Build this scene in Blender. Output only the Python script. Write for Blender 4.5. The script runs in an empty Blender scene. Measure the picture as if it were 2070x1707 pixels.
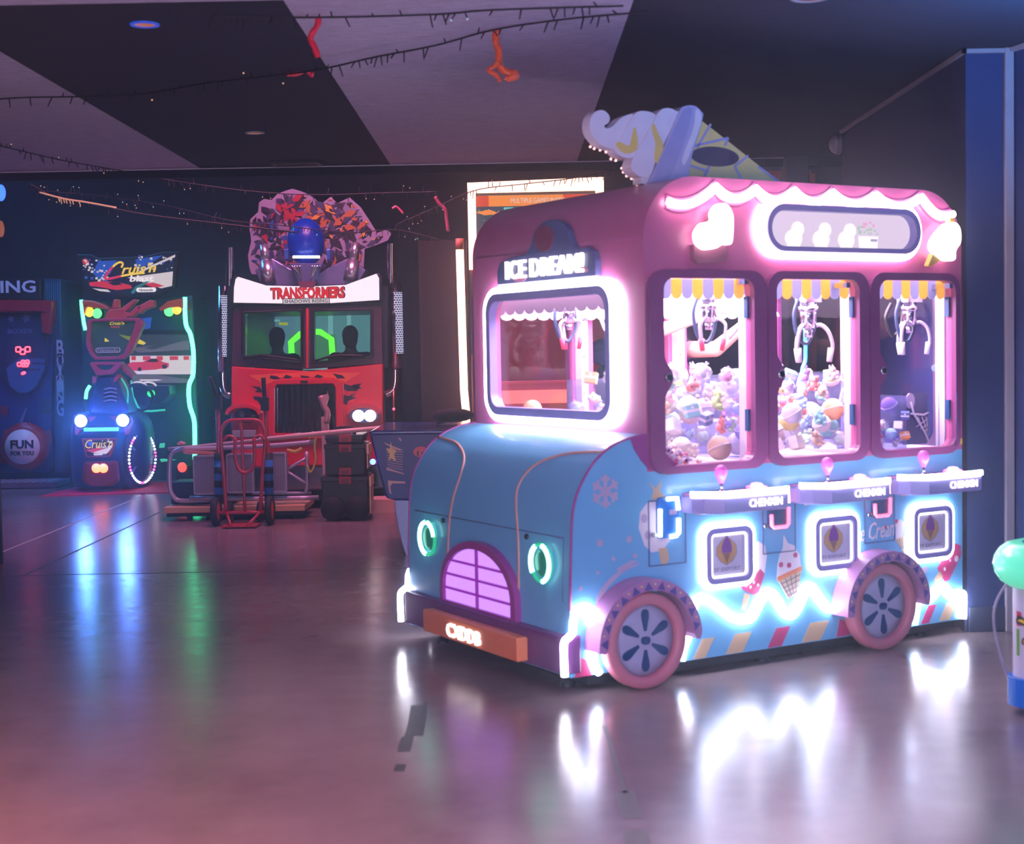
import bpy, math, random
from mathutils import Vector, Matrix
from mathutils.geometry import tessellate_polygon
random.seed(7)
PI = math.pi
SC = bpy.context.scene
COL = SC.collection
sin, cos = math.sin, math.cos

# ------------------------------------------------------------------ camera frame
FPX, PITCH, ROLL, CAMH = 2958.0, .0499862, .0189556, 1.5
_cp, _sp, _cr, _sr = cos(PITCH), sin(PITCH), cos(ROLL), sin(ROLL)
FW = Vector((0, _cp, -_sp)); _rt = Vector((1, 0, 0)); _dn = Vector((0, -_sp, -_cp))
AX = _rt * _cr + _dn * _sr
AY = _dn * _cr - _rt * _sr
CAM = Vector((0, 0, CAMH))

def ray(x, y):
    return AX * (x - 1035) + AY * (y - 853.5) + FW * FPX
def at(x, y, Y):                      # point of the place seen at (x, y), at distance Y down the room
    d = ray(x, y); return CAM + d * (Y / d.y)
def onz(x, y, z=0.0):                 # point seen at (x, y) on the level z
    d = ray(x, y); return CAM + d * ((z - CAMH) / d.z)
def XZ(x, y, Y):
    p = at(x, y, Y); return (p.x, p.z)
def q6(pts, Y): return [XZ(420 + x / 3.162, 360 + y / 3.162, Y) for x, y in pts]
def q7(pts, Y): return [XZ(x / 3.221, 490 + y / 3.221, Y) for x, y in pts]
def q8(pts, Y): return [XZ(310 + x / 3.696, 740 + y / 3.696, Y) for x, y in pts]
def q9(pts, Y): return [XZ(500 + x / 6.827, 370 + y / 6.827, Y) for x, y in pts]

# ------------------------------------------------------------------ materials
def lin(c):
    c /= 255.0
    return c / 12.92 if c <= .04045 else ((c + .055) / 1.055) ** 2.4
def rgb(c): return (lin(c[0]), lin(c[1]), lin(c[2]), 1)
MATS = {}
def mat(name, c, rough=.45, metal=0, em=None, es=0, var=.10, scale=14, coat=0, spec=.5, bump=0):
    if name in MATS: return MATS[name]
    m = bpy.data.materials.new(name); m.use_nodes = True
    nt = m.node_tree; N = nt.nodes; L = nt.links
    b = N['Principled BSDF']
    b.inputs['Roughness'].default_value = rough
    b.inputs['Metallic'].default_value = metal
    b.inputs['Specular IOR Level'].default_value = spec
    if coat: b.inputs['Coat Weight'].default_value = coat; b.inputs['Coat Roughness'].default_value = .08
    if var:
        tc = N.new('ShaderNodeTexCoord'); nz = N.new('ShaderNodeTexNoise'); mx = N.new('ShaderNodeMix')
        nz.inputs['Scale'].default_value = scale; nz.inputs['Detail'].default_value = 3
        mx.data_type = 'RGBA'
        a = rgb(c)
        mx.inputs['A'].default_value = tuple(v * (1 - var) for v in a[:3]) + (1,)
        mx.inputs['B'].default_value = tuple(min(1, v * (1 + var)) for v in a[:3]) + (1,)
        L.new(tc.outputs['Object'], nz.inputs['Vector']); L.new(nz.outputs['Fac'], mx.inputs['Factor'])
        L.new(mx.outputs['Result'], b.inputs['Base Color'])
        if bump:
            bp = N.new('ShaderNodeBump'); bp.inputs['Strength'].default_value = bump; bp.inputs['Distance'].default_value = .01
            L.new(nz.outputs['Fac'], bp.inputs['Height']); L.new(bp.outputs['Normal'], b.inputs['Normal'])
    else:
        b.inputs['Base Color'].default_value = rgb(c)
    if em:
        b.inputs['Emission Color'].default_value = rgb(em); b.inputs['Emission Strength'].default_value = es
    MATS[name] = m; return m

def glow(name, c, s):                 # a lit lamp, LED strip or screen
    if name in MATS: return MATS[name]
    return mat(name, (200, 200, 205) if s > 3 else (24, 24, 28), .4, em=c, es=s, var=0)

def glass(name, tint=(255, 255, 255), refl=.06, rough=.02, haze=0, hazec=(200, 200, 230)):
    if name in MATS: return MATS[name]
    m = bpy.data.materials.new(name); m.use_nodes = True
    nt = m.node_tree; N = nt.nodes; L = nt.links
    for n in list(N): N.remove(n)
    o = N.new('ShaderNodeOutputMaterial'); t = N.new('ShaderNodeBsdfTransparent'); g = N.new('ShaderNodeBsdfGlossy')
    t.inputs['Color'].default_value = rgb(tint); g.inputs['Roughness'].default_value = rough
    lw = N.new('ShaderNodeLayerWeight'); lw.inputs['Blend'].default_value = .5
    pw_ = N.new('ShaderNodeMath'); pw_.operation = 'POWER'; pw_.inputs[1].default_value = 4
    fr = N.new('ShaderNodeMath'); fr.operation = 'MULTIPLY_ADD'; fr.inputs[1].default_value = .6; fr.inputs[2].default_value = refl * .6
    L.new(lw.outputs['Facing'], pw_.inputs[0]); L.new(pw_.outputs[0], fr.inputs[0])
    mx = N.new('ShaderNodeMixShader')
    L.new(fr.outputs[0], mx.inputs[0]); L.new(t.outputs[0], mx.inputs[1]); L.new(g.outputs[0], mx.inputs[2])
    last = mx
    if haze:
        d = N.new('ShaderNodeBsdfDiffuse'); d.inputs['Color'].default_value = rgb(hazec)
        tr = N.new('ShaderNodeBsdfTranslucent'); tr.inputs['Color'].default_value = rgb(hazec)
        ad = N.new('ShaderNodeMixShader'); ad.inputs[0].default_value = .5
        L.new(d.outputs[0], ad.inputs[1]); L.new(tr.outputs[0], ad.inputs[2])
        m2 = N.new('ShaderNodeMixShader'); m2.inputs[0].default_value = haze
        L.new(mx.outputs[0], m2.inputs[1]); L.new(ad.outputs[0], m2.inputs[2]); last = m2
    L.new(last.outputs[0], o.inputs[0])
    MATS[name] = m; return m

def cloth(name, c, tr=.5):             # thin cloth or board that lets light through
    if name in MATS: return MATS[name]
    m = bpy.data.materials.new(name); m.use_nodes = True
    nt = m.node_tree; N = nt.nodes; L = nt.links
    N.remove(N['Principled BSDF']); d = N.new('ShaderNodeBsdfDiffuse'); t = N.new('ShaderNodeBsdfTranslucent'); x = N.new('ShaderNodeMixShader')
    nz = N.new('ShaderNodeTexNoise'); nz.inputs['Scale'].default_value = 40; hs = N.new('ShaderNodeHueSaturation'); hs.inputs['Color'].default_value = rgb(c)
    mr = N.new('ShaderNodeMapRange'); mr.inputs['To Min'].default_value = .9; mr.inputs['To Max'].default_value = 1.08
    L.new(nz.outputs['Fac'], mr.inputs['Value']); L.new(mr.outputs[0], hs.inputs['Value'])
    L.new(hs.outputs[0], d.inputs[0]); L.new(hs.outputs[0], t.inputs[0]); x.inputs[0].default_value = tr
    L.new(d.outputs[0], x.inputs[1]); L.new(t.outputs[0], x.inputs[2]); L.new(x.outputs[0], N['Material Output'].inputs[0])
    MATS[name] = m; return m
def objcolor(name, rough=.8, em=0):   # colour comes from each toy's own colour
    if name in MATS: return MATS[name]
    m = bpy.data.materials.new(name); m.use_nodes = True
    nt = m.node_tree; N = nt.nodes; L = nt.links; b = N['Principled BSDF']
    oi = N.new('ShaderNodeObjectInfo'); nz = N.new('ShaderNodeTexNoise'); nz.inputs['Scale'].default_value = 60
    hs = N.new('ShaderNodeHueSaturation'); mr = N.new('ShaderNodeMapRange')
    mr.inputs['To Min'].default_value = .8; mr.inputs['To Max'].default_value = 1.15
    L.new(nz.outputs['Fac'], mr.inputs['Value']); L.new(mr.outputs[0], hs.inputs['Value'])
    L.new(oi.outputs['Color'], hs.inputs['Color']); L.new(hs.outputs[0], b.inputs['Base Color'])
    b.inputs['Roughness'].default_value = rough
    MATS[name] = m; return m

# ------------------------------------------------------------------ objects
ORG = Vector((0, 0, 0))
def thing(name, label, cat, loc=(0, 0, 0), rotz=0, group=None):
    global ORG
    o = bpy.data.objects.new(name, None); COL.objects.link(o); o.empty_display_size = .1
    o.location = loc; o.rotation_euler = (0, 0, rotz)
    o['label'] = label; o['category'] = cat
    if group: o['group'] = group
    ORG = Vector(loc)
    return o
def tag(o, label, cat, group=None, kind=None):
    if label: o['label'] = label
    if cat: o['category'] = cat
    if group: o['group'] = group
    if kind: o['kind'] = kind
    return o

def side(p, q, d): return (p, d, q)          # p along, q up, d = depth along +Y (local)
def front(p, q, d): return (d, p, q)         # p across, q up, d = depth along +X (local)
def flat(p, q, d): return (p, q, d)
def rr(cx, cy, w, h, r, n=5):
    out = []
    r = min(r, w / 2 - 1e-5, h / 2 - 1e-5)
    for sx, sy, a0 in ((1, 1, 0), (-1, 1, 90), (-1, -1, 180), (1, -1, 270)):
        for i in range(n + 1):
            a = math.radians(a0 + 90 * i / n)
            out.append((cx + sx * (w / 2 - r) + r * cos(a), cy + sy * (h / 2 - r) + r * sin(a)))
    return out
def rb(x0, x1, y0, y1, r, n=5): return rr((x0 + x1) / 2, (y0 + y1) / 2, x1 - x0, y1 - y0, r, n)
def oval(cx, cy, rx, ry, n=24, a0=0, a1=360):
    full = abs(a1 - a0) >= 360
    k = n if full else n + 1
    return [(cx + rx * cos(math.radians(a0 + (a1 - a0) * i / n)), cy + ry * sin(math.radians(a0 + (a1 - a0) * i / n))) for i in range(k)]
def scale2(pts, s, c=None):
    if c is None: c = (sum(p[0] for p in pts) / len(pts), sum(p[1] for p in pts) / len(pts))
    return [(c[0] + (p[0] - c[0]) * s, c[1] + (p[1] - c[1]) * s) for p in pts]
def smooth_path(pts, n=6, closed=False):    # Catmull-Rom
    P = [Vector(p) for p in pts]; m = len(P); out = []
    rng = range(m) if closed else range(m - 1)
    for i in rng:
        if closed: a, b, c, d = P[(i - 1) % m], P[i], P[(i + 1) % m], P[(i + 2) % m]
        else: a, b, c, d = P[max(i - 1, 0)], P[i], P[i + 1], P[min(i + 2, m - 1)]
        for k in range(n):
            t = k / n
            out.append(.5 * ((2 * b) + (c - a) * t + (2 * a - 5 * b + 4 * c - d) * t * t + (3 * b - a - 3 * c + d) * t ** 3))
    if not closed: out.append(P[-1])
    return out

class MB:
    def __init__(s): s.v = []; s.f = []; s.m = []; s.s = []
    def add(s, vs, fs, mi=0, sm=False):
        b = len(s.v); s.v.extend(tuple(v) for v in vs)
        for f in fs:
            s.f.append(tuple(b + i for i in f)); s.m.append(mi); s.s.append(sm)
        return s
    def box(s, x0, x1, y0, y1, z0, z1, mi=0, M=None):
        vs = [Vector((x, y, z)) for x in (x0, x1) for y in (y0, y1) for z in (z0, z1)]
        if M is not None: vs = [M @ v for v in vs]
        return s.add(vs, [(0, 1, 3, 2), (4, 6, 7, 5), (0, 4, 5, 1), (2, 3, 7, 6), (0, 2, 6, 4), (1, 5, 7, 3)], mi)
    def cyl(s, p0, p1, r0, r1=None, n=16, mi=0, caps=True, sm=True):
        p0, p1 = Vector(p0), Vector(p1); r1 = r0 if r1 is None else r1
        w = (p1 - p0).normalized(); u = w.orthogonal().normalized(); v = w.cross(u)
        vs = []
        for p, r in ((p0, r0), (p1, r1)):
            for i in range(n):
                a = 2 * PI * i / n; vs.append(p + (u * cos(a) + v * sin(a)) * r)
        s.add(vs, [(i, (i + 1) % n, n + (i + 1) % n, n + i) for i in range(n)], mi, sm)
        if caps: s.add(vs, [tuple(range(n - 1, -1, -1)), tuple(range(n, 2 * n))], mi)
        return s
    def tube(s, pts, r, n=8, closed=False, mi=0, caps=True):
        P = [Vector(p) for p in pts]; m = len(P); vs = []
        R = r if isinstance(r, (list, tuple)) else [r] * m
        prev = None
        for i in range(m):
            if closed: t = P[(i + 1) % m] - P[i - 1]
            else: t = P[min(i + 1, m - 1)] - P[max(i - 1, 0)]
            if t.length < 1e-9: t = Vector((0, 0, 1))
            t.normalize()
            u = t.orthogonal().normalized() if prev is None else (prev - t * prev.dot(t))
            if u.length < 1e-6: u = t.orthogonal()
            u.normalize(); prev = u; w = t.cross(u)
            for k in range(n):
                a = 2 * PI * k / n; vs.append(P[i] + (u * cos(a) + w * sin(a)) * R[i])
        fs = []
        for i in range(m if closed else m - 1):
            j = (i + 1) % m
            for k in range(n): fs.append((i * n + k, i * n + (k + 1) % n, j * n + (k + 1) % n, j * n + k))
        s.add(vs, fs, mi, True)
        if caps and not closed: s.add(vs, [tuple(range(n - 1, -1, -1)), tuple(range((m - 1) * n, m * n))], mi)
        return s
    def ell(s, c, r, n=16, k=10, mi=0, M=None):
        c = Vector(c); vs = []
        if not isinstance(r, (list, tuple)): r = (r, r, r)
        for i in range(k + 1):
            t = PI * i / k
            for j in range(n):
                a = 2 * PI * j / n
                p = Vector((r[0] * sin(t) * cos(a), r[1] * sin(t) * sin(a), r[2] * cos(t)))
                if M is not None: p = M @ p
                vs.append(c + p)
        fs = [(i * n + j, (i + 1) * n + j, (i + 1) * n + (j + 1) % n, i * n + (j + 1) % n) for i in range(k) for j in range(n)]
        return s.add(vs, fs, mi, True)
    def lathe(s, prof, c=(0, 0, 0), n=24, mi=0, M=None):   # prof: (r, z) about z
        c = Vector(c); vs = []
        for r, z in prof:
            for j in range(n):
                a = 2 * PI * j / n; p = Vector((r * cos(a), r * sin(a), z))
                if M is not None: p = M @ p
                vs.append(c + p)
        m = len(prof)
        return s.add(vs, [(i * n + j, i * n + (j + 1) % n, (i + 1) * n + (j + 1) % n, (i + 1) * n + j) for i in range(m - 1) for j in range(n)], mi, True)
    def panel(s, outer, holes, d0, d1, mp, mi=0, sm=False):
        loops = [list(outer)] + [list(h) for h in holes]
        tri = tessellate_polygon([[Vector((p[0], p[1], 0)) for p in l] for l in loops])
        fl_ = [p for l in loops for p in l]; n = len(fl_)
        vs = [mp(p[0], p[1], d0) for p in fl_] + [mp(p[0], p[1], d1) for p in fl_]
        fs = [tuple(t) for t in tri] + [tuple(n + i for i in reversed(t)) for t in tri]
        s.add(vs, fs, mi)
        b = 0; wf = []
        for l in loops:
            m = len(l)
            for i in range(m): wf.append((b + i, b + (i + 1) % m, n + b + (i + 1) % m, n + b + i))
            b += m
        s.add(vs, wf, mi, sm)
        return s
    def prism(s, poly, d0, d1, mp, mi=0, sm=False): return s.panel(poly, [], d0, d1, mp, mi, sm)
    def ribbon(s, pts, w, d0, d1, mp, mi=0, closed=False):   # flat band of width w along a 2D path
        P = [Vector((p[0], p[1])) for p in pts]; m = len(P); A = []; B = []
        for i in range(m):
            t = (P[(i + 1) % m] - P[i - 1]) if closed else (P[min(i + 1, m - 1)] - P[max(i - 1, 0)])
            t.normalize(); nrm = Vector((-t.y, t.x)) * w / 2
            A.append(P[i] + nrm); B.append(P[i] - nrm)
        vs = [mp(p.x, p.y, d) for d in (d0, d1) for L_ in (A, B) for p in L_]
        fs = []
        for i in range(m if closed else m - 1):
            j = (i + 1) % m
            fs += [(i, j, m + j, m + i), (2 * m + i, 3 * m + i, 3 * m + j, 2 * m + j), (i, 2 * m + i, 2 * m + j, j), (m + i, m + j, 3 * m + j, 3 * m + i)]
        return s.add(vs, fs, mi)
    def text(s, body, cx, cy, w, h, mp, d0, d1, mi=0, bold=0.0, shear=0.0, rot=0.0, res=2):
        cu = bpy.data.curves.new('t', 'FONT'); cu.body = body; cu.extrude = .5; cu.offset = bold; cu.shear = shear; cu.resolution_u = res
        ob = bpy.data.objects.new('t', cu); COL.objects.link(ob)
        dg = bpy.context.evaluated_depsgraph_get(); dg.update()
        me = bpy.data.meshes.new_from_object(ob.evaluated_get(dg))
        xs = [v.co.x for v in me.vertices]; ys = [v.co.y for v in me.vertices]
        x0, x1, y0, y1 = min(xs), max(xs), min(ys), max(ys)
        sx = w / (x1 - x0); sy = (h / (y1 - y0)) if h else sx if sx > 0 else -sx
        vs = []
        for v in me.vertices:
            p = (v.co.x - (x0 + x1) / 2) * sx; q = (v.co.y - (y0 + y1) / 2) * sy
            if rot: p, q = p * cos(rot) - q * sin(rot), p * sin(rot) + q * cos(rot)
            vs.append(mp(cx + p, cy + q, d0 if v.co.z > 0 else d1))
        s.add(vs, [tuple(p.vertices) for p in me.polygons], mi)
        bpy.data.objects.remove(ob); bpy.data.curves.remove(cu); bpy.data.meshes.remove(me)
        return s
    def build(s, name, mats, parent=None, bev=0, seg=2, sub=0, label=None, fix=True):
        me = bpy.data.meshes.new(name)
        o_ = ORG if parent is not None else Vector((0, 0, 0))
        me.from_pydata([tuple(Vector(v) - o_) for v in s.v], [], s.f)
        if not isinstance(mats, (list, tuple)): mats = [mats]
        for m in mats: me.materials.append(m)
        me.polygons.foreach_set('material_index', s.m)
        me.polygons.foreach_set('use_smooth', s.s)
        if fix:
            import bmesh
            bm = bmesh.new(); bm.from_mesh(me)
            bmesh.ops.remove_doubles(bm, verts=bm.verts, dist=1e-6)
            bmesh.ops.recalc_face_normals(bm, faces=bm.faces)
            bm.to_mesh(me); bm.free()
        me.update()
        ob = bpy.data.objects.new(name, me); COL.objects.link(ob)
        if parent is not None: ob.parent = parent
        if bev:
            b = ob.modifiers.new('Bevel', 'BEVEL'); b.width = bev; b.segments = seg; b.limit_method = 'ANGLE'; b.angle_limit = math.radians(40)
        if label: ob['label'] = label
        return ob
def struct(ob): ob['kind'] = 'structure'; return ob

def capsule_body(caps, ells, vox, name, m, parent, smooth=6):
    """one continuous skin over tapered limbs (caps: p0, r0, p1, r1) and ellipsoids (centre, radii, rot)"""
    b = MB()
    for p0, r0, p1, r1 in caps:
        p0, p1 = Vector(p0), Vector(p1)
        b.cyl(p0, p1, r0, r1, 14); b.ell(p0, r0, 14, 8); b.ell(p1, r1, 14, 8)
    for e in ells: b.ell(e[0], e[1], 18, 12, M=(e[2] if len(e) > 2 else None))
    ob = b.build(name, m, parent, fix=False)
    r = ob.modifiers.new('Remesh', 'REMESH'); r.mode = 'VOXEL'; r.voxel_size = vox; r.use_smooth_shade = True
    sm = ob.modifiers.new('Smooth', 'SMOOTH'); sm.factor = .5; sm.iterations = smooth
    dg = bpy.context.evaluated_depsgraph_get(); dg.update()
    me = bpy.data.meshes.new_from_object(ob.evaluated_get(dg))
    ob.modifiers.clear(); old = ob.data; ob.data = me; bpy.data.meshes.remove(old)
    for p in me.polygons: p.use_smooth = True
    if not me.materials: me.materials.append(m)
    return ob
# ================================================================== the room
def strip_mat(name, c, rough, sx=1.2, sy=26, var=.3, bump=.15):
    m = bpy.data.materials.new(name); m.use_nodes = True
    nt = m.node_tree; N = nt.nodes; L = nt.links; b = N['Principled BSDF']
    tc = N.new('ShaderNodeTexCoord'); mp = N.new('ShaderNodeMapping'); nz = N.new('ShaderNodeTexNoise'); n2 = N.new('ShaderNodeTexNoise')
    mp.inputs['Scale'].default_value = (sx, sy, 1); nz.inputs['Scale'].default_value = 6; nz.inputs['Detail'].default_value = 6
    n2.inputs['Scale'].default_value = 120
    L.new(tc.outputs['Object'], mp.inputs[0]); L.new(mp.outputs[0], nz.inputs['Vector']); L.new(tc.outputs['Object'], n2.inputs['Vector'])
    ad = N.new('ShaderNodeMath'); ad.operation = 'MULTIPLY_ADD'; ad.inputs[1].default_value = .4
    L.new(n2.outputs['Fac'], ad.inputs[0]); L.new(nz.outputs['Fac'], ad.inputs[2])
    mr = N.new('ShaderNodeMapRange'); mr.inputs['From Min'].default_value = .4; mr.inputs['From Max'].default_value = 1.0
    L.new(ad.outputs[0], mr.inputs[0])
    mx = N.new('ShaderNodeMix'); mx.data_type = 'RGBA'; a = rgb(c)
    mx.inputs['A'].default_value = tuple(v * (1 - var) for v in a[:3]) + (1,); mx.inputs['B'].default_value = tuple(v * (1 + var) for v in a[:3]) + (1,)
    L.new(mr.outputs[0], mx.inputs['Factor']); L.new(mx.outputs['Result'], b.inputs['Base Color'])
    b.inputs['Roughness'].default_value = rough
    bp = N.new('ShaderNodeBump'); bp.inputs['Strength'].default_value = bump; bp.inputs['Distance'].default_value = .005
    L.new(ad.outputs[0], bp.inputs['Height']); L.new(bp.outputs[0], b.inputs['Normal'])
    return m

def floor_mat():
    m = bpy.data.materials.new('polished_concrete'); m.use_nodes = True
    nt = m.node_tree; N = nt.nodes; L = nt.links; b = N['Principled BSDF']
    tc = N.new('ShaderNodeTexCoord'); n1 = N.new('ShaderNodeTexNoise'); n2 = N.new('ShaderNodeTexNoise'); n3 = N.new('ShaderNodeTexNoise')
    n1.inputs['Scale'].default_value = .9; n1.inputs['Detail'].default_value = 6; n1.inputs['Roughness'].default_value = .65
    n2.inputs['Scale'].default_value = 7; n2.inputs['Detail'].default_value = 5
    n3.inputs['Scale'].default_value = 90; n3.inputs['Detail'].default_value = 2
    for n in (n1, n2, n3): L.new(tc.outputs['Object'], n.inputs['Vector'])
    cr = N.new('ShaderNodeValToRGB'); e = cr.color_ramp.elements
    e[0].position = .3; e[0].color = rgb((114, 98, 102)); e[1].position = .7; e[1].color = rgb((140, 123, 126))
    ad = N.new('ShaderNodeMath'); ad.operation = 'MULTIPLY_ADD'; ad.inputs[1].default_value = .22
    s2 = N.new('ShaderNodeMath'); s2.operation = 'SUBTRACT'; s2.inputs[1].default_value = .5
    L.new(n2.outputs['Fac'], s2.inputs[0]); L.new(s2.outputs[0], ad.inputs[0]); L.new(n1.outputs['Fac'], ad.inputs[2])
    L.new(ad.outputs[0], cr.inputs[0]); L.new(cr.outputs[0], b.inputs['Base Color'])
    mr = N.new('ShaderNodeMapRange'); mr.inputs['From Min'].default_value = .3; mr.inputs['From Max'].default_value = .7
    mr.inputs['To Min'].default_value = .19; mr.inputs['To Max'].default_value = .25
    L.new(n2.outputs['Fac'], mr.inputs[0]); L.new(mr.outputs[0], b.inputs['Roughness'])
    b.inputs['Specular IOR Level'].default_value = .7
    bp = N.new('ShaderNodeBump'); bp.inputs['Strength'].default_value = .06; bp.inputs['Distance'].default_value = .004
    L.new(n3.outputs['Fac'], bp.inputs['Height']); L.new(bp.outputs[0], b.inputs['Normal'])
    return m

M_FLOOR = floor_mat()
M_CUT = mat('saw_cut', (178, 160, 160), .6)
M_DARKCUT = mat('dark_joint', (60, 48, 54), .6)
M_TAPE = mat('floor_tape', (58, 50, 60), .42)
M_FELT = strip_mat('light_felt', (182, 170, 196), .95, sx=1.6, sy=34, var=.5, bump=.4)
M_FELTD = strip_mat('dark_felt', (32, 31, 50), .95, sx=1.6, sy=34, var=.5, bump=.4)
M_WALLD = mat('dark_navy_paint', (18, 24, 48), .7, scale=3)
M_WALLR = mat('slate_blue_paint', (34, 50, 98), .75, scale=2)
M_TRIM = mat('grey_trim', (150, 144, 156), .5)
M_TRIMD = mat('thin_metal_trim', (226, 214, 226), .4)

CEIL_Y = 11.65
b = MB(); b.box(-10, 7, -5, 20.2, -.2, 0, 0)
b.box(-3.985, -3.965, 11.1, 20, 0, .0012, 1); b.box(-6.6, -.2, 10.03, 10.045, 0, .0012, 2)
b.box(-3.4, -3.38, 10.05, 14, 0, .0012, 2)
for (xa, ya), (xb, yb), wpx in (((848, 1426), (838, 1488), 34), ((824, 1490), (816, 1520), 26), ((812, 1545), (806, 1560), 22), ((1222, 1468), (1264, 1604), 9), ((1262, 1600), (1280, 1655), 40), ((1284, 1680), (1290, 1712), 52)):
    pa, pb = onz(xa, ya), onz(xb, yb); t_ = (pb - pa).normalized(); n_ = Vector((-t_.y, t_.x, 0)) * wpx / 2958 * pa.y / 2
    b.prism([(v.x, v.y) for v in (pa + n_, pb + n_, pb - n_, pa - n_)], 0, .0008, flat, 3)
struct(b.build('floor', [M_FLOOR, M_CUT, M_DARKCUT, M_TAPE]))
b = MB()
for x0, x1, mi in ((-10, -2.42, 0), (-2.42, -.92, 1), (-.92, .55, 0), (.55, 4.3, 1)):
    b.box(x0, x1, 6.18 if x1 < 0 else -5, CEIL_Y, 2.97, 3.22, mi)
b.box(-10, -.92, -5, 6.18, 2.97, 3.22, 0)
b.box(-10, 4.3, CEIL_Y, CEIL_Y + .02, 2.90, 3.22, 1)
struct(b.build('ceiling', [M_FELT, M_FELTD], fix=False))
b = MB(); b.box(-10, 2.31, CEIL_Y - .014, CEIL_Y - .001, 2.963, 2.97)
struct(b.build('trim_1', M_TRIMD))
b = MB(); b.box(-10, 7, 11.67, 20.2, 5.0, 5.2); struct(b.build('ceiling_upper', M_FELTD))
b = MB(); b.box(-10, 7, 11.67, 11.75, 3.22, 5.0); struct(b.build('wall_bulkhead', M_WALLD))
b = MB(); b.box(-10, 7, 19.8, 20.2, 0, 5.0); struct(b.build('wall_back', M_WALLD))
b = MB(); b.box(-10.2, -10, 5, 20.2, 0, 5.0); struct(b.build('wall_left', M_WALLD))
b = MB()
b.prism([(2.325, 7.47), (2.56, 7.47), (3.9, 3.0), (3.9, -5), (4.2, -5), (4.2, 10.22), (2.325, 10.22)], 0, 2.968, flat)
struct(b.build('wall_right', M_WALLR))
b = MB()                                             # grey corner strip and the thin line along the wall's top
b.box(2.515, 2.56, 7.44, 7.47, 0, 2.968)
struct(b.build('trim_2', M_TRIM, bev=.004))
b = MB()
b.box(2.305, 2.325, 7.45, 10.22, 2.945, 2.966); b.box(2.305, 2.53, 7.45, 7.47, 2.945, 2.966); b.prism([(2.535, 7.45), (2.56, 7.45), (3.89, 3.0), (3.86, 3.0)], 2.945, 2.966, flat)
struct(b.build('trim_3', M_TRIM))
b = MB(); b.box(2.33, 2.515, 7.455, 7.47, 0, .13); b.box(2.31, 2.325, 7.47, 10.22, 0, .13)
struct(b.build('baseboard_right', mat('baseboard_grey', (58, 66, 92), .5), bev=.003))
b = MB(); b.box(2.9, 7, 10.2, 10.4, 0, 5); struct(b.build('wall_far_right', M_WALLD))

# recessed ceiling lights, speaker and grille
def downlight(x, y, z, r, ring, lens, label):
    o = thing('recessed_ceiling_light', label, 'ceiling light', (x, y, z))
    bb = MB(); bb.lathe([(r, 0), (r, -.006), (r * .78, -.008), (r * .74, -.002)], (x, y, z), 28); bb.build('rim', ring, o)
    bb = MB(); bb.lathe([(r * .76, -.003), (r * .4, -.006), (.0001, -.007)], (x, y, z), 28); bb.build('lens', lens, o)
M_ORLENS = glow('amber_lens', (225, 120, 70), .5)
downlight(-1.595, 6.57, 2.97, .064, glow('blue_lit_rim', (40, 80, 220), .8), M_ORLENS, 'recessed ceiling light with blue rim and amber lens on the dark felt')
downlight(-1.674, 9.82, 2.97, .064, M_TRIM, glow('pale_amber_lens', (190, 120, 95), .5), 'recessed ceiling light with pale rim on the dark felt, farther back')
downlight(1.30, 6.30, 2.97, .085, M_TRIM, glow('dull_amber_lens', (150, 70, 50), .45), 'recessed ceiling light with amber lens, cut by the top edge on the right')
o = thing('ceiling_air_vent', 'slim dark air vent with light corners at the far edge of the ceiling', 'vent', (-1.62, 11.4, 2.968))
b = MB(); b.panel(rb(-1.81, -1.44, 11.28, 11.5, .01), [rb(-1.78, -1.47, 11.31, 11.47, .005)], 2.968, 2.95, flat); b.build('vent_frame', mat('vent_grey', (28, 24, 34), .5), o)
b = MB()
for i in range(5): b.box(-1.78, -1.47, 11.325 + i * .03, 11.337 + i * .03, 2.952, 2.966)
b.build('slats', mat('vent_dark', (24, 22, 30), .5), o)
pw = onz(1698, 292, 0); d_ = ray(1698, 292); pw = CAM + d_ * (2.325 / d_.x)
o = thing('wall_speaker', 'round white dome on the dark blue side wall above the truck', 'speaker', tuple(pw))
RY = Matrix.Rotation(-PI / 2, 4, 'Y')
b = MB(); b.lathe([(.072, 0), (.072, .02), (.066, .03)], tuple(pw), 28, M=RY); b.build('base', M_TRIM, o)
b = MB(); b.lathe([(.066, .03), (.055, .055), (.03, .07), (.0001, .074)], tuple(pw), 28, M=RY); b.build('dome', mat('white_dome', (190, 186, 196), .35), o)

# duct column at the far end of the right wall and the orange-lit door posts beside it
x0 = at(1590, 300, 11.5); x1 = at(1636, 300, 11.5)
o = thing('square_column', 'dark square column beyond the side wall, behind the ice cream cone', 'column', ((x0.x + x1.x) / 2, 11.5, 0))
b = MB(); b.box(x0.x, x1.x, 11.5, 11.75, 0, at(1600, 278, 11.5).z); b.build('shaft', mat('column_blue', (36, 42, 70), .6), o, bev=.01)
b = MB(); b.box(x0.x - .02, x1.x + .02, 11.48, 11.77, 0, .12); b.build('foot', mat('column_blue'.replace('blue', 'foot'), (30, 32, 50), .6), o)
M_WOOD = mat('orange_wood', (190, 96, 70), .5, scale=5, var=.25)
xa = at(1572, 330, 12.6).x; xb = at(1640, 330, 12.6).x
o = thing('door_frame', 'orange lit wooden door frame behind the dark column', 'door frame', ((xa + xb) / 2, 12.6, 0))
for x in (xa, xa + .17, xb + .01): 
    b = MB(); b.box(x - .022, x + .022, 12.6, 12.68, 0, 2.95); b.build('post', M_WOOD, o)
for z in (2.93, 2.0, 1.0):
    b = MB(); b.box(xa - .3, xb, 12.62, 12.66, z, z + .05, 0); b.build('rail', M_WOOD, o)
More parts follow.
